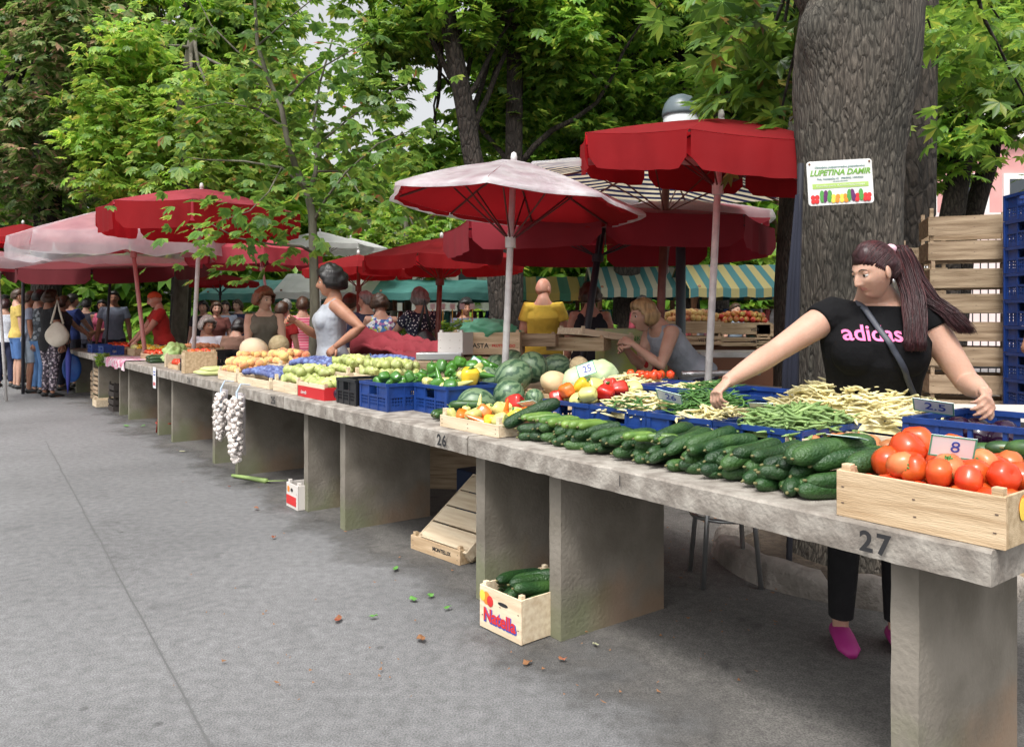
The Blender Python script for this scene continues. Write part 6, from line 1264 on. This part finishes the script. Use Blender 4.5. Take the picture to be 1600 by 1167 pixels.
def person(label, x, y, yaw, H=1.65, top=(.5, .5, .5), sleeve='short', bot=(.03, .03, .05), legs='pants', hair=('brown', 'short'), lean=0, turn=0, nod=0, RH=None, LH=None, z0=0, fat=1.0, skin=None, seated=False, vox=.011, step=0, topm=None, botm=None, hi=False, twist=0, curl=.45, group=None, shoe=(.02, .02, .02), side=0, name='person', LT=None, hem=.50, ho=(0, 0, 0), hk=1.0):
    bust = any(w in label for w in ('woman', 'dress')); skin = skin or skinm; k = H/1.0; s = lambda *a: Vector(a)*H
    t = thing(name, label, 'person', Matrix.Translation((x, y, z0)) @ Matrix.Rotation(yaw, 4, 'Z'), group)
    hipz = .52
    Lm = Matrix.Translation((0, 0, hipz*H)) @ Matrix.Rotation(lean, 4, 'X') @ Matrix.Rotation(side, 4, 'Y') @ Matrix.Translation((0, 0, -hipz*H))
    def tp(v, tw=None):
        v = Vector(v); f = sm(.52*H, .8*H, v.z); v = Matrix.Rotation(twist*f, 4, 'Z') @ v; return Lm @ v if v.z > .5*H else v
    F = fat; ring = [(.462, .078*F, .060*F, 0), (.50, .098*F, .070*F, .004), (.545, .097*F, .068*F, .002), (.60, .080*F, .058*F, -.004), (.65, .083*F, .060*F, -.006), (.70, .092*F, .068*F, -.010), (.74, .098*F, .068*F, -.008), (.770, .100*(.5+.5*F), .060, 0), (.797, .088, .048, .004), (.818, .072, .042, .008), (.832, .053, .038, .012), (.848, .039*(.5+.5*F), .036, .012), (.87, .0315*(.6+.4*F), .033, .006), (.895, .031, .034, 0)]
    side_ = (Matrix.Rotation(twist*.6, 4, 'Z') @ Vector((1, 0, 0)))
    m = MB(); hof = lambda z: Vector(ho)*sm(.82, .905, z)*H
    body = [tp(s(0, yy, z))+hof(z) for z, a, b, yy in ring]
    m.tube(body, [a*H for z, a, b, yy in ring], 20, side=tuple(side_), ry=[b*H for z, a, b, yy in ring])
    sh = {}; arms = {}
    if bust:
        for sg in (-1, 1): m.ell(tuple(tp(s(sg*.043*(.5+.5*F), -.046*F, .722))), (.044*H*F, .034*H*F, .042*H*F), 16, 10)
    hands = MB()
    for sg, HT in ((-1, RH), (1, LH)):
        S_ = tp(s(sg*.100, .004, .797));
        HT = HT if HT is not None else (sg*.155, -.03, .46)
        Tt = s(*HT); hint = Vector((sg*.5, .7, -.6)); E_, W_ = ik(S_, Tt, .172*H, .150*H, hint); arms[sg] = (S_, E_, W_)
        In = tp(s(sg*.055, .004, .79)); a_ = .5+.5*F
        m.tube([In, S_, S_.lerp(E_, .33), S_.lerp(E_, .66), E_, E_.lerp(W_, .3), E_.lerp(W_, .7), W_, W_+(W_-E_).normalized()*.02], [x_*H*a_ for x_ in (.034, .0335, .031, .027, .0235, .0235, .0185, .0140, .014)], 32 if hi else 14)
        fd = (W_-E_).normalized(); nr = Vector((sg*.8, -.3, .6)) if abs(fd.z) < .8 else Vector((sg, 0, 0))
        if HT is not RH and HT is not LH: nr = Vector((sg, 0, 0))
        hand(hands, W_+fd*.012, fd+Vector((0, 0, -.25)), nr, curl, H*.58, thumb=-sg if abs(fd.z) < .8 else -sg, n=8 if hi else 6)
    jl = {}
    for sg in (-1, 1):
        hp = s(sg*.052, .0, .505); st_ = step*sg
        if seated: kn = s(sg*.075, -.24, .50); an = s(sg*.075, -.22, .25)
        else: kn = s(sg*.060, -.01-st_*.5, .285); an = s(sg*.064, .012-st_, .045)
        jl[sg] = (hp, kn, an)
        m.tube([hp+s(0, 0, .02), hp, hp.lerp(kn, .5), kn, kn.lerp(an, .3), kn.lerp(an, .75), an, an+s(0, -.0, -.03)], [x_*H for x_ in (.050*F, .054*F, .044*F, .031, .033, .021, .019, .018)], 14)
        m.tube([an+s(0, .02, -.02), an+s(0, -.02, -.025), an+s(0, -.07, -.035), an+s(0, -.095, -.037)], [x_*H for x_ in (.018, .022, .024, .012)], 10, ry=[x_*H for x_ in (.018, .02, .012, .008)])
    neck = tp(s(0, .006, .87)); hb = tp(s(0, -.012, .925));
    base_r = Lm.to_3x3().to_4x4() @ Matrix.Rotation(twist, 4, 'Z'); hsz = H/1.68*hk*(1 if hi else 1.06)
    HM = Matrix.Translation(tp(s(0, -.012, .912))+hof(1)) @ Matrix.Rotation(turn, 4, 'Z') @ Matrix.Rotation(nod+lean*.35, 4, 'X')
    if hi: m.add(np.concatenate(hands.v), hands.f)
    b_ = remesh(m, 'body', [skin], .0034 if hi else vox, None, 14 if hi else 2)
    # join the remeshed trunk, the head and the hands into one mesh
    co = np.zeros(len(b_.data.vertices)*3); b_.data.vertices.foreach_get('co', co); fb = [tuple(p.vertices) for p in b_.data.polygons]; bpy.data.objects.remove(b_)
    A = MB(); A.add(co.reshape(-1, 3), fb)
    head_verts(HM, 96 if hi else 36, 80 if hi else 30, A, hsz)
    for sg in (-1, 1):
        if not (hair[1] in ('bob', 'long', 'curly', 'cap') and not hi): A.ell((0, 0, 0), (.008*hsz, .018*hsz, .03*hsz), 12, 8, HM @ Matrix.Translation((sg*.073*hsz, .008*hsz, -.004)) @ Matrix.Rotation(sg*.35, 4, 'Z') @ Matrix.Rotation(-.2, 4, 'X'))
    if not hi: A.add(np.concatenate(hands.v), hands.f)
    A.build('body', [skin, lipm], t, True)
    # eyes
    for sg in (-1, 1):
        er = .0115 if hi else .0098; e = MB(); e.ell((0, 0, 0), (er*hsz,)*3, 16, 10, HM @ Matrix.Translation((sg*.030*hsz, -.0685*hsz, .006*hsz))); e.mi = 1; e.ell((0, 0, 0), ((.0066 if hi else .0078)*hsz, .003*hsz, (.0066 if hi else .0078)*hsz), 12, 6, HM @ Matrix.Translation((sg*.030*hsz, (-.0690-er+.0016)*hsz, .0045*hsz))); eo_ = e.build('eye', [eyew, iris], t, True)
        if hi or True:
            e = MB(); e.tube([HM @ (Vector((sg*.016, -.0875, .026))*hsz), HM @ (Vector((sg*.030, -.0865, .032))*hsz), HM @ (Vector((sg*.047, -.074, .027))*hsz)], [.0022*hsz, .0028*hsz, .0012*hsz], 6); e.build('eyebrow', hairm('black', HC['black']) if hair[0] != 'white' else hairm('grey', HC['grey']), t)
            e = MB(); e.ell((0, 0, 0), (er*1.09*hsz, er*1.09*hsz, er*.95*hsz), 18, 12, HM @ Matrix.Translation((sg*.030*hsz, -.0680*hsz, (.0118 if not hi else .0125)*hsz))); e.build('eyelid', skin, eo_, True)
    # hair
    if hair[1] != 'bald':
        hc, hst = hair; th_ = {'short': .022, 'bob': .022, 'long': .016, 'pony': .017, 'curly': .046, 'cap': .010, 'crop': .011}[hst]; mb = MB(); n, mm = (72, 56) if hi else (36, 28); vs = []; ok = {}
        for i in range(mm+1):
            th = pi*i/mm
            for j in range(n):
                a = 2*pi*j/n; d = (math.sin(th)*math.sin(a), -math.sin(th)*math.cos(a), -math.cos(th)); p = headshape(d, False); nn = Vector(d); zf = p.z; yf = p.y
                hl = {'pony': ((-.10, .070), (-.07, .062), (-.045, .046), (-.018, .022), (.000, .008), (.016, -.012), (.035, -.060)), 'cap': ((-.1, .040), (0, .03), (.05, .01), (.09, 0)),
                      'bob': ((-.10, .052), (-.062, .046), (-.045, .020), (-.030, -.055), (0, -.078), (.1, -.08)), 'curly': ((-.10, .046), (-.06, .040), (-.045, .012), (-.020, -.045), (.1, -.06)),
                      'crop': ((-.10, .062), (-.05, .040), (-.02, .018), (0, .012), (.012, -.02), (.04, -.05))}
                kk = 'bob' if hst == 'long' else (hst if hst in hl else 'crop'); lim = float(np.interp(yf, [a__[0] for a__ in hl[kk]], [a__[1] for a__ in hl[kk]]))
                o_ = th_*sm(lim-.008, lim+(.085 if hst == 'pony' else .030), zf); fr_ = 30 if hst != 'curly' else 42
                p = p+nn*(o_+(.45*th_)*sm(lim-.008, lim+.03, zf)*noise.noise(p*fr_)+(.0))
                if hst in ('bob', 'long') and zf < .02: p.x *= 1.08;
                if hst in ('bob', 'long') and zf < 0 and yf > 0: p.y += .012
                vs.append(HM @ (p*hsz)); ok[(i, j)] = zf > lim
        fs = [(i*n+j, i*n+(j+1) % n, (i+1)*n+(j+1) % n, (i+1)*n+j) for i in range(mm) for j in range(n) if ok[(i, j)] and ok[(i+1, j)] and ok[(i, (j+1) % n)] and ok[(i+1, (j+1) % n)]]
        mb.add([tuple(v) for v in vs], fs)
        if hst == 'long':
            for kx in range(22):
                a = pi*(.05+.9*kx/21); c = Vector((math.cos(a)*.072, math.sin(a)*.075, .0))*hsz; mb.tube([HM @ (c+Vector((0, 0, .03))), HM @ (c*1.08+Vector((0, .0, -.06))*hsz), HM @ (c*1.1+Vector((0, .02, -.15-.02*(kx % 3)))*hsz)], [.018, .016, .004], 6)
        if hst == 'short' and hc == 'black' and hi is None: pass
        hm = hairm(hc, HC[hc]); o = mb.build('hair' if hst != 'cap' else 'cap', hm if hst != 'cap' else M('cap_cloth', (.62, .10, .03), .8), t, True)
        q_ = o.modifiers.new('s', 'SOLIDIFY'); q_.thickness = .004; q_.offset = -1
    # clothes: offset shells of torso and limbs
    e = .006 if hi else .008
    top_mt = topm or M('cloth_%02x%02x%02x' % tuple(int(c*255) for c in top), top, .85, tuple(c*.72 for c in top), 5, 1.6, 11, det=3)
    bot_mt = botm or M('cloth_%02x%02x%02x' % tuple(int(c*255) for c in bot), bot, .85, tuple(c*.7 for c in bot), 5, 1.6, 11, det=3)
    if top is not None:
        m = MB(); rg = [r_ for r_ in ring if hem-.01 <= r_[0] <= (.822 if sleeve != 'none' else .80)]; rg[0] = (hem, rg[0][1]*1.0+.003, rg[0][2]+.003, rg[0][3])
        m.tube([tp(s(0, yy, z)) for z, a, b, yy in rg], [a*H+e*(1.6 if z < .6 else 1) for z, a, b, yy in rg], 24, side=tuple(side_), ry=[b*H+e*(1.6 if z < .6 else 1) for z, a, b, yy in rg])
        for sg in (-1, 1):
            S_, E_, W_ = arms[sg]; a_ = .5+.5*F; In = tp(s(sg*.05, .004, .785))
            if sleeve == 'none': m.tube([tp(s(sg*.050, -.052, .755)), tp(s(sg*.060, -.034, .795)), tp(s(sg*.064, .004, .823)), tp(s(sg*.060, .040, .795)), tp(s(sg*.05, .052, .755))], [.022*H]*5, 10, ry=[.012*H]*5)
            elif sleeve in ('short', 'cap'):
                f = .52 if sleeve == 'short' else .22; m.tube([In, S_, S_.lerp(E_, f*.6), S_.lerp(E_, f)], [.036*H*a_+e, .036*H*a_+e, .034*H*a_+e*1.3, .034*H*a_+e*(1.7 if sleeve == 'short' else .8)], 16)
            else: m.tube([In, S_, S_.lerp(E_, .5), E_, E_.lerp(W_, .5), E_.lerp(W_, .97)], [x_*H*a_+e for x_ in (.036, .036, .030, .026, .023, .018)], 14)
        if bust:
            for sg in (-1, 1): m.ell(tuple(tp(s(sg*.043*(.5+.5*F), -.046*F, .722))), (.044*H*F+e, .034*H*F+e, .042*H*F+e), 18, 12)
        remesh(m, 'top', [top_mt], vox*.8, t, 2)
    m = MB()
    if legs in ('pants', 'shorts', 'dress'):
        rg = [r_ for r_ in ring if r_[0] <= .56]
        m.tube([tp(s(0, yy, z)) for z, a, b, yy in rg], [a*H+e*.8 for z, a, b, yy in rg], 20, side=(1, 0, 0), ry=[b*H+e*.8 for z, a, b, yy in rg])
        if legs == 'dress': m.tube([s(0, 0, .52), s(0, 0, .40), s(0, 0, .29)], [.098*F*H+e, .112*F*H, .118*F*H], 22, side=(1, 0, 0), ry=[.07*F*H+e, .085*F*H, .09*F*H])
        else:
            for sg in (-1, 1):
                hp, kn, an = jl[sg]
                if legs == 'pants': m.tube([hp, hp.lerp(kn, .5), kn, kn.lerp(an, .5), kn.lerp(an, .93)], [x_*H+e*1.3 for x_ in (.056*F, .046*F, .034, .030, .024)], 14)
                else: m.tube([hp, hp.lerp(kn, .5), hp.lerp(kn, .95)], [x_*H+e*1.6 for x_ in (.056*F, .048*F, .040)], 14)
        remesh(m, {'pants': 'trousers', 'shorts': 'shorts', 'dress': 'skirt'}[legs], [bot_mt], vox*.8, t, 2)
    for sg in (-1, 1):
        an = jl[sg][2]; m = MB(); m.tube([an+s(0, .032, -.026), an+s(0, .015, -.020), an+s(0, -.03, -.022), an+s(0, -.075, -.03), an+s(0, -.105, -.034)], [x_*H for x_ in (.014, .024, .026, .027, .012)], 12, side=(1, 0, 0), ry=[x_*H for x_ in (.012, .023, .020, .014, .009)])
        m.build('shoe', M('shoe_%02x%02x%02x' % tuple(int(c*255) for c in shoe), shoe, .6), t, True)
    return t, HM, arms, Lm
def shoulder_bag(label, pos, yaw, mt, w=.28, h=.26, strap=.42, cat='bag'):
    t = thing('handbag', label, cat, Matrix.Translation(pos) @ Matrix.Rotation(yaw, 4, 'Z')); m = MB(); m.ell((0, 0, 0), (1, 1, 1), 24, 16); v = m.v[0]; out = []
    for p in v:
        x_, y_, z_ = p; wid = 1-.35*max(0, z_)**1.2; q_ = Vector((x_*w/2*wid, y_*.07*(1.1-.5*z_), z_*h/2)); q_ += Vector(p)*.010*noise.noise(Vector(p)*3); out.append(tuple(q_))
    m.v[0] = np.array(out); m.build('pouch', mt, t, True)
    m = MB(); m.tube([(-w*.25, 0, h*.42), (-w*.1, 0, h*.42+strap*.55), (0, 0, h*.42+strap), (w*.1, 0, h*.42+strap*.55), (w*.25, 0, h*.42)], [.016]*5, 8, ry=[.006]*5); m.build('strap', mt, t, True); return t
PX = lambda px, Y: (px-800)/1220*Y
# ---- the woman in black, nearest
WX, WY = 1.375, 3.0
wt, WHM, WA, WL = person('woman in a black shirt with pink lettering, dark red ponytail, reaching over the bean crates', WX, WY, -.16, 1.60, topm=M('black_shirt', (.006, .006, .007), .95, (.009, .009, .010), 5, 1.6, 10, spec=.15), sleeve='cap', bot=(.012, .012, .014), hair=('darkred', 'pony'), lean=.20, turn=-1.08, nod=.22, twist=-.08, RH=(-.385, -.21, .625), LH=(.150, -.25, .632), fat=1.24, ho=(-.022, -.02, -.012), hk=.90, vox=.0065, hi=True, shoe=(.42, .03, .22), curl=[.55, .62, .66, .7], side=.0)
wt.name = 'person'
shirt = [o for o in C.objects if o.parent == wt and o.name.startswith('top')][0]
def project(txt, size, mt, parent, target, M4, direction, name, off=.002, bold=.0):
    o = text(txt, size, mt, parent, M4, name, ext=.0, bold=bold); bt = BVHTree.FromPolygons([v.co for v in target.data.vertices], [tuple(p.vertices) for p in target.data.polygons])
    bm = bmesh.new(); bm.from_mesh(o.data); bmesh.ops.subdivide_edges(bm, edges=[e for e in bm.edges if e.calc_length() > size*.12], cuts=2); bm.to_mesh(o.data); bm.free()
    for v in o.data.vertices:
        h = bt.ray_cast(v.co-direction*.5, direction)
        if h[0]: v.co = h[0]-direction*off
    return o
pinkl = M('pink_lettering', (.75, .16, .36), .6)
project('adidas', .080, pinkl, wt, shirt, Matrix.Translation((-.045, -.5, 1.20)) @ Matrix.Rotation(.03, 4, 'Y') @ FX, Vector((0, 1, 0)), 'shirt_lettering', .0055, .0015)
# ponytail of many strands, hair tie, earring
hrm = hairm('darkred', HC['darkred']); hrm2 = hairm('redlight', (.085, .014, .016))
tie = WHM @ Vector((.0, .100, .060)); inv = wt.matrix_world.inverted()
m = MB(); m.ell((0, 0, 0), (.022, .018, .018), 16, 10, Matrix.Translation(tie)); m.build('hair_tie', M('pink_tie', (.70, .42, .50), .7), wt, True)
ctrl = [tie, tie+Vector((.030, .02, .012)), tie+Vector((.052, .012, -.06)), tie+Vector((.068, -.03, -.17)), tie+Vector((.060, -.085, -.28)), tie+Vector((.050, -.11, -.36))]
ctrl2 = [tie, tie+Vector((.045, .03, .0)), tie+Vector((.085, .03, -.10)), tie+Vector((.13, .0, -.185)), tie+Vector((.19, -.03, -.235)), tie+Vector((.235, -.05, -.30))]
def strands(ctrl, n, sp, r, mt, nm):
    m = MB()
    for k in range(n):
        a = random.random()*2*pi; q_ = random.random()**.5*sp; pts = []
        for i in range(16):
            u = i/15*(len(ctrl)-1); j = min(int(u), len(ctrl)-2); f = u-j; f = f*f*(3-2*f) if False else f; p = ctrl[j].lerp(ctrl[j+1], f); w_ = (.35+.65*min(1, i/5))*(1-.35*i/15)
            pts.append(p+Vector((math.cos(a)*q_*w_*1.3, math.sin(a)*q_*w_*.7, 0))+noise.noise_vector(Vector((k*.7, i*.18, 0)))*.008*i/6)
        m.tube(pts, [r*(1-.6*(i/15)**2) for i in range(16)], 5)
    m.build(nm, mt, wt, True)
strands(ctrl, 620, .036, .0017, hrm, 'ponytail'); strands(ctrl, 110, .040, .0013, hrm2, 'ponytail'); strands(ctrl2, 420, .038, .0016, hrm, 'ponytail'); strands(ctrl2, 70, .040, .0013, hrm2, 'ponytail')
# combed-back strands lying over the head from the hairline to the tie
HLP = ((-.10, .066), (-.07, .058), (-.045, .042), (-.018, .018), (.000, .004), (.016, -.014), (.035, -.062)); hz = 1.60/1.68*.90
for mt_, cnt, rr_, off_ in ((hrm, 620, .0017, .004), (hrm2, 120, .0012, .006)):
    m = MB(); T1 = Vector((0, .87, .49)).normalized()
    for k in range(cnt):
        a = random.uniform(-pi, pi)
        for q_ in range(60):
            th = pi-q_*pi/60; d = Vector((math.sin(th)*math.sin(a), -math.sin(th)*math.cos(a), -math.cos(th))); p = headshape(d, False)
            if p.z < float(np.interp(p.y, [h_[0] for h_ in HLP], [h_[1] for h_ in HLP])): break
        pts = []; om = max(.05, d.angle(T1)); off2 = Vector((RV(.12), 0, RV(.12)))
        j0 = random.random()*.022
        for i in range(11):
            f = -j0+(1+j0)*i/10; v = (d*math.sin((1-f)*om)+T1*math.sin(f*om))/math.sin(om); v = (v+off2*math.sin(f*pi)).normalized(); p = headshape(v, False)
            pts.append(WHM @ ((p+v*(.0005+(.017+off_)*sm(0, .5, f)*(1-.35*sm(.75, 1, f))))*hz))
        m.tube(pts, [rr_]*11, 4)
    m.build('combed_hair', mt_, wt, True)
m = MB(); m.ell((0, 0, 0), (.005, .004, .009), 10, 8, WHM @ Matrix.Translation((.078, .004, -.040))); m.build('earring', steel, wt, True)
# cross-body strap draped over the shirt
bt = BVHTree.FromPolygons([v.co for v in shirt.data.vertices], [tuple(p.vertices) for p in shirt.data.polygons]); pts = []
for i in range(40):
    u = i/39; x_ = -.075+.27*u; z_ = 1.32-.47*u-.02*math.sin(u*pi); h = bt.ray_cast(Vector((x_, -.6, z_)), Vector((0, 1, 0)))
    if h[0]: pts.append(h[0]+Vector((0, -.010, 0)))
m = MB(); m.tube(pts, [.011]*len(pts), 8, ry=[.003]*len(pts), side=(.87, 0, .5)); o = m.build('bag_strap', M('slate_strap', (.03, .035, .05), .5), wt, True); o.name = 'bag_strap'
# person at the right edge: only the forearm and hand show
person('person at the right frame edge, only a bare forearm with a relaxed hand showing', 2.88, 3.95, .25, 1.72, top=(.25, .25, .3), hair=('brown', 'short'), RH=(-.155, -.13, .60), skin=skind, vox=.009, hi=False, curl=.5)
# ---- blonde woman leaning forward
t = person('blonde woman in a light grey top bending forward over the second row', PX(1090, 5.9), 5.9, -1.25, 1.62, top=(.36, .40, .46), sleeve='none', hair=('blonde', 'bob'), lean=.78, nod=-.15, RH=(-.02, -.36, .64), LH=(.06, -.36, .66), z0=0, fat=1.05, vox=.009)
# ---- midground
floral = pattern('floral_cloth', (.06, .14, .42), [(.75, .78, .8), (.5, .6, .12), (.1, .3, .6), (.7, .72, .75), (.4, .15, .35)], 24, .62); dots = pattern('polka_dot_cloth', (.012, .014, .04), [(.8, .8, .8)], 38, .30); leafp = pattern('printed_trousers', (.05, .04, .055), [(.5, .42, .46), (.3, .25, .3), (.6, .55, .58)], 26, .45); plaid = pattern('plaid_cloth', (.45, .42, .44), [(.2, .2, .3), (.6, .55, .55)], 40, .5); strp = stripes('pink_striped_shirt', (.55, .06, .14), (.6, .25, .3), 28, 2, tr=0); navp = pattern('navy_speckled_cloth', (.015, .02, .06), [(.12, .16, .25)], 70, .25); teep = pattern('printed_tee', (.04, .05, .06), [(.25, .28, .3), (.1, .12, .14)], 14, .5)
def PP(label, px, ytop, Y, yaw, H, **k): return person(label, PX(px, Y), Y, yaw, H, **k)
PP('bald man in a yellow shirt seen from behind', 849, 435, 8.6, pi-.15, 1.74, top=(.72, .50, .06), hair=('grey', 'bald'), turn=-.5, bot=(.2, .2, .22), fat=1.2, RH=(-.15, -.08, .50), skin=skinr)
PP('woman in a black tank top seen from behind with red shoulders', 922, 437, 8.0, pi-.1, 1.62, top=(.014, .015, .022), sleeve='none', hair=('brown', 'curly'), fat=1.18, skin=skinr, RH=(-.16, -.1, .50))
PP('grey haired woman in a navy dress with white polka dots', 657, 447, 8.7, pi+.75, 1.63, topm=dots, botm=dots, legs='dress', hair=('grey', 'bob'), fat=1.05, LH=(.12, -.28, .60), RH=(-.14, -.05, .5))
shoulder_bag('black leather bag hanging from the shoulder of the polka dot dress', (PX(664, 8.4), 8.38, 1.02), .1, blackP, .26, .26, .34)
PP('woman in a blue and white floral dress bending to the crates', 598, 455, 9.3, pi+.4, 1.58, topm=floral, botm=floral, legs='dress', sleeve='none', hair=('brown', 'curly'), lean=.22, nod=.3, fat=1.15, RH=(-.05, -.3, .55), LH=(.1, -.3, .55))
PP('short grey haired person in a navy jacket turned away', 572, 452, 9.9, pi+.5, 1.63, top=(.015, .018, .05), sleeve='long', hair=('grey', 'short'), fat=1.1, turn=.7)
PP('woman in a pale plaid shirt between the grey top and the navy jacket', 546, 450, 10.4, pi-.9, 1.62, topm=plaid, sleeve='short', hair=('brown', 'bob'), bot=(.2, .26, .36))
PP('dark haired vendor in a grey cardigan behind the salad crates', 727, 455, 10.9, .4, 1.55, top=(.10, .11, .15), sleeve='long', hair=('black', 'curly'), skin=skind)
PP('woman in a red jacket far behind the blonde woman', 1002, 432, 13.2, .6, 1.68, top=(.25, .03, .05), sleeve='long', hair=('black', 'bob'))
PP('person in a grey blue shirt in the shade of the striped booth', 1148, 455, 13.3, .5, 1.55, top=(.2, .25, .3), sleeve='short', hair=('brown', 'short'))
PP('woman in a grey tank top with short black hair, hand on her hip', 519, 416, 6.75, -1.2, 1.72, top=(.36, .38, .42), sleeve='none', bot=(.012, .014, .03), hair=('black', 'curly'), turn=-.25, fat=1.12, RH=(-.07, -.17, .72), LH=(.135, .0, .60), skin=skind, vox=.009)
PP('woman in an olive sleeveless top with ginger hair behind the peaches', 413, 447, 8.5, .25, 1.60, top=(.14, .125, .095), sleeve='none', hair=('red', 'curly'), turn=.75, RH=(-.08, -.22, .51), LH=(.13, -.2, .52), fat=1.08, vox=.009)
PP('woman in a pink striped shirt seen from behind, beside the white pole', 473, 458, 10.6, pi+.3, 1.58, topm=strp, sleeve='short', hair=('brown', 'short'), fat=1.15)
PP('person in a red shirt just right of the woman in olive', 440, 462, 10.0, pi-.2, 1.5, top=(.45, .02, .02), hair=('brown', 'short'))
PP('person in a pale blue shirt far behind the young tree', 447, 456, 12.6, pi+.2, 1.60, top=(.3, .42, .6), hair=('grey', 'short'))
PP('white haired old woman in a white blouse sitting behind the tomatoes', 324, 490, 10.3, .45, 1.52, top=(.62, .62, .68), sleeve='short', hair=('white', 'curly'), turn=.5, z0=-.22, skin=skind, LH=(.12, -.15, .55), RH=(-.12, -.15, .55))
PP('person hunched in a brown jacket beside the old woman', 358, 490, 9.9, pi-.4, 1.5, top=(.20, .11, .075), sleeve='long', hair=('black', 'bob'), z0=-.18, fat=1.3, lean=.3)
PP('man in a red shirt and orange cap leaning over the onions', 257, 453, 12.0, -.95, 1.72, top=(.50, .03, .025), sleeve='short', hair=('orange', 'cap'), lean=.18, nod=.2, RH=(-.08, -.28, .50), LH=(.08, -.28, .50), skin=skinr, fat=1.15)
for (px, Y, H, c, hc, yw, lab) in ((318, 13.5, 1.6, (.03, .03, .04), 'black', .1, 'woman in dark clothes with sunglasses far behind the old woman'), (352, 14.5, 1.62, (.45, .5, .65), 'black', .3, 'woman in a white and blue top far behind the brown jacket'), (372, 15, 1.66, (.02, .03, .08), 'brown', -.3, 'dark haired woman in navy far behind the brown jacket'), (338, 12.6, 1.56, (.16, .05, .04), 'brown', .5, 'person in dark red between the old woman and the brown jacket')): PP(lab, px, 0, Y, yw, H, top=c, hair=(hc, 'bob'))
# ---- the crowd on the lane at left
PP('woman in black with a white shoulder bag and printed trousers on the lane', 78, 447, 12.7, pi-.55, 1.76, top=(.012, .012, .014), sleeve='short', botm=leafp, hair=('brown', 'bob'), hem=.43, fat=1.12, LH=(.12, -.20, .55), turn=-.35, skin=skind)
cb = shoulder_bag('cream white cloth bag on the shoulder of the woman in black', (PX(91, 12.45), 12.42, 1.02), .2, M('cream_cloth', (.68, .62, .52), .8, (.58, .52, .42), 6, .5, 20), .36, .40, .38)
PP('woman in a white jacket and navy trousers cut by the left frame edge', 8, 460, 14.6, pi+.4, 1.66, top=(.62, .66, .74), sleeve='long', bot=(.015, .02, .06), hair=('darkred', 'short'), fat=1.1, step=.03)
PP('man in a yellow and white shirt with blue shorts', 28, 437, 14.2, pi-.8, 1.84, top=(.62, .46, .12), sleeve='short', bot=(.07, .16, .38), legs='shorts', hair=('brown', 'short'), turn=-.3)
PP('man in a grey shirt and pale shorts beside the yellow one', 47, 452, 13.4, pi-1.0, 1.76, top=(.3, .35, .45), sleeve='short', bot=(.35, .42, .5), legs='shorts', hair=('brown', 'short'), skin=skind)
PP('man in a dark printed shirt and blue jeans left of the woman in black', 61, 445, 13.3, pi-.6, 1.78, topm=teep, sleeve='short', bot=(.10, .22, .45), hair=('black', 'short'))
PP('man in a pale checked shirt at the back of the crowd', 6, 445, 16.5, pi-.9, 1.8, topm=plaid, sleeve='short', bot=(.1, .1, .1), hair=('black', 'short'))
PP('person in a royal blue shirt at the far table', 112, 452, 14.6, pi-.5, 1.76, top=(.03, .06, .24), sleeve='short', hair=('black', 'short'), LH=(.05, -.28, .5), RH=(-.05, -.28, .5))
PP('vendor woman in pink with her arms crossed behind the pale peppers', 160, 455, 15.0, .3, 1.66, top=(.62, .12, .22), sleeve='none', hair=('black', 'bob'), RH=(.06, -.10, .64), LH=(-.06, -.12, .62), skin=skind)
PP('tall vendor in a pale blue shirt under the dark red umbrella', 178, 435, 14.2, .4, 1.80, top=(.25, .3, .4), sleeve='short', hair=('black', 'short'), skin=skind)
PP('person in a dark top between the blue shirt and the pink vendor', 135, 455, 15.6, pi, 1.70, top=(.04, .04, .06), sleeve='short', hair=('black', 'short'))
PP('woman with orange arms close behind the woman in black', 98, 452, 13.9, pi-1.2, 1.70, top=(.06, .05, .08), sleeve='short', hair=('brown', 'bob'), LH=(.05, -.28, .52))
t = thing('folded_umbrella', 'blue folded umbrella hanging down beside the crates at the far table', 'umbrella', Matrix.Translation((PX(106, 12.6), 12.6, .06))); m = MB(); m.tube([(0, 0, 0), (.005, 0, .2), (.01, 0, .6), (.01, 0, .75)], [.006, .03, .045, .01], 10); m.build('cloth', M('purple_blue_cloth', (.04, .05, .28), .7), t, True); m = MB(); m.tube([(.01, 0, .7), (.01, 0, .86), (.03, 0, .9)], .008, 6); m.build('handle', poled, t, True)
m = MB(); m.ell((0, 0, 0), (.15, .04, .24), 14, 10); o = put('plastic_bag', m.mesh('plastic_bag', [M('blue_bag', (.03, .14, .5), .4, (.02, .09, .4), 8, .5, 20)], True), Vector((PX(112, 13.0), 13.0, .45)), 'bright blue carrier bag hanging at the far table edge', 'bag', None, Euler((0, 0, .2)))
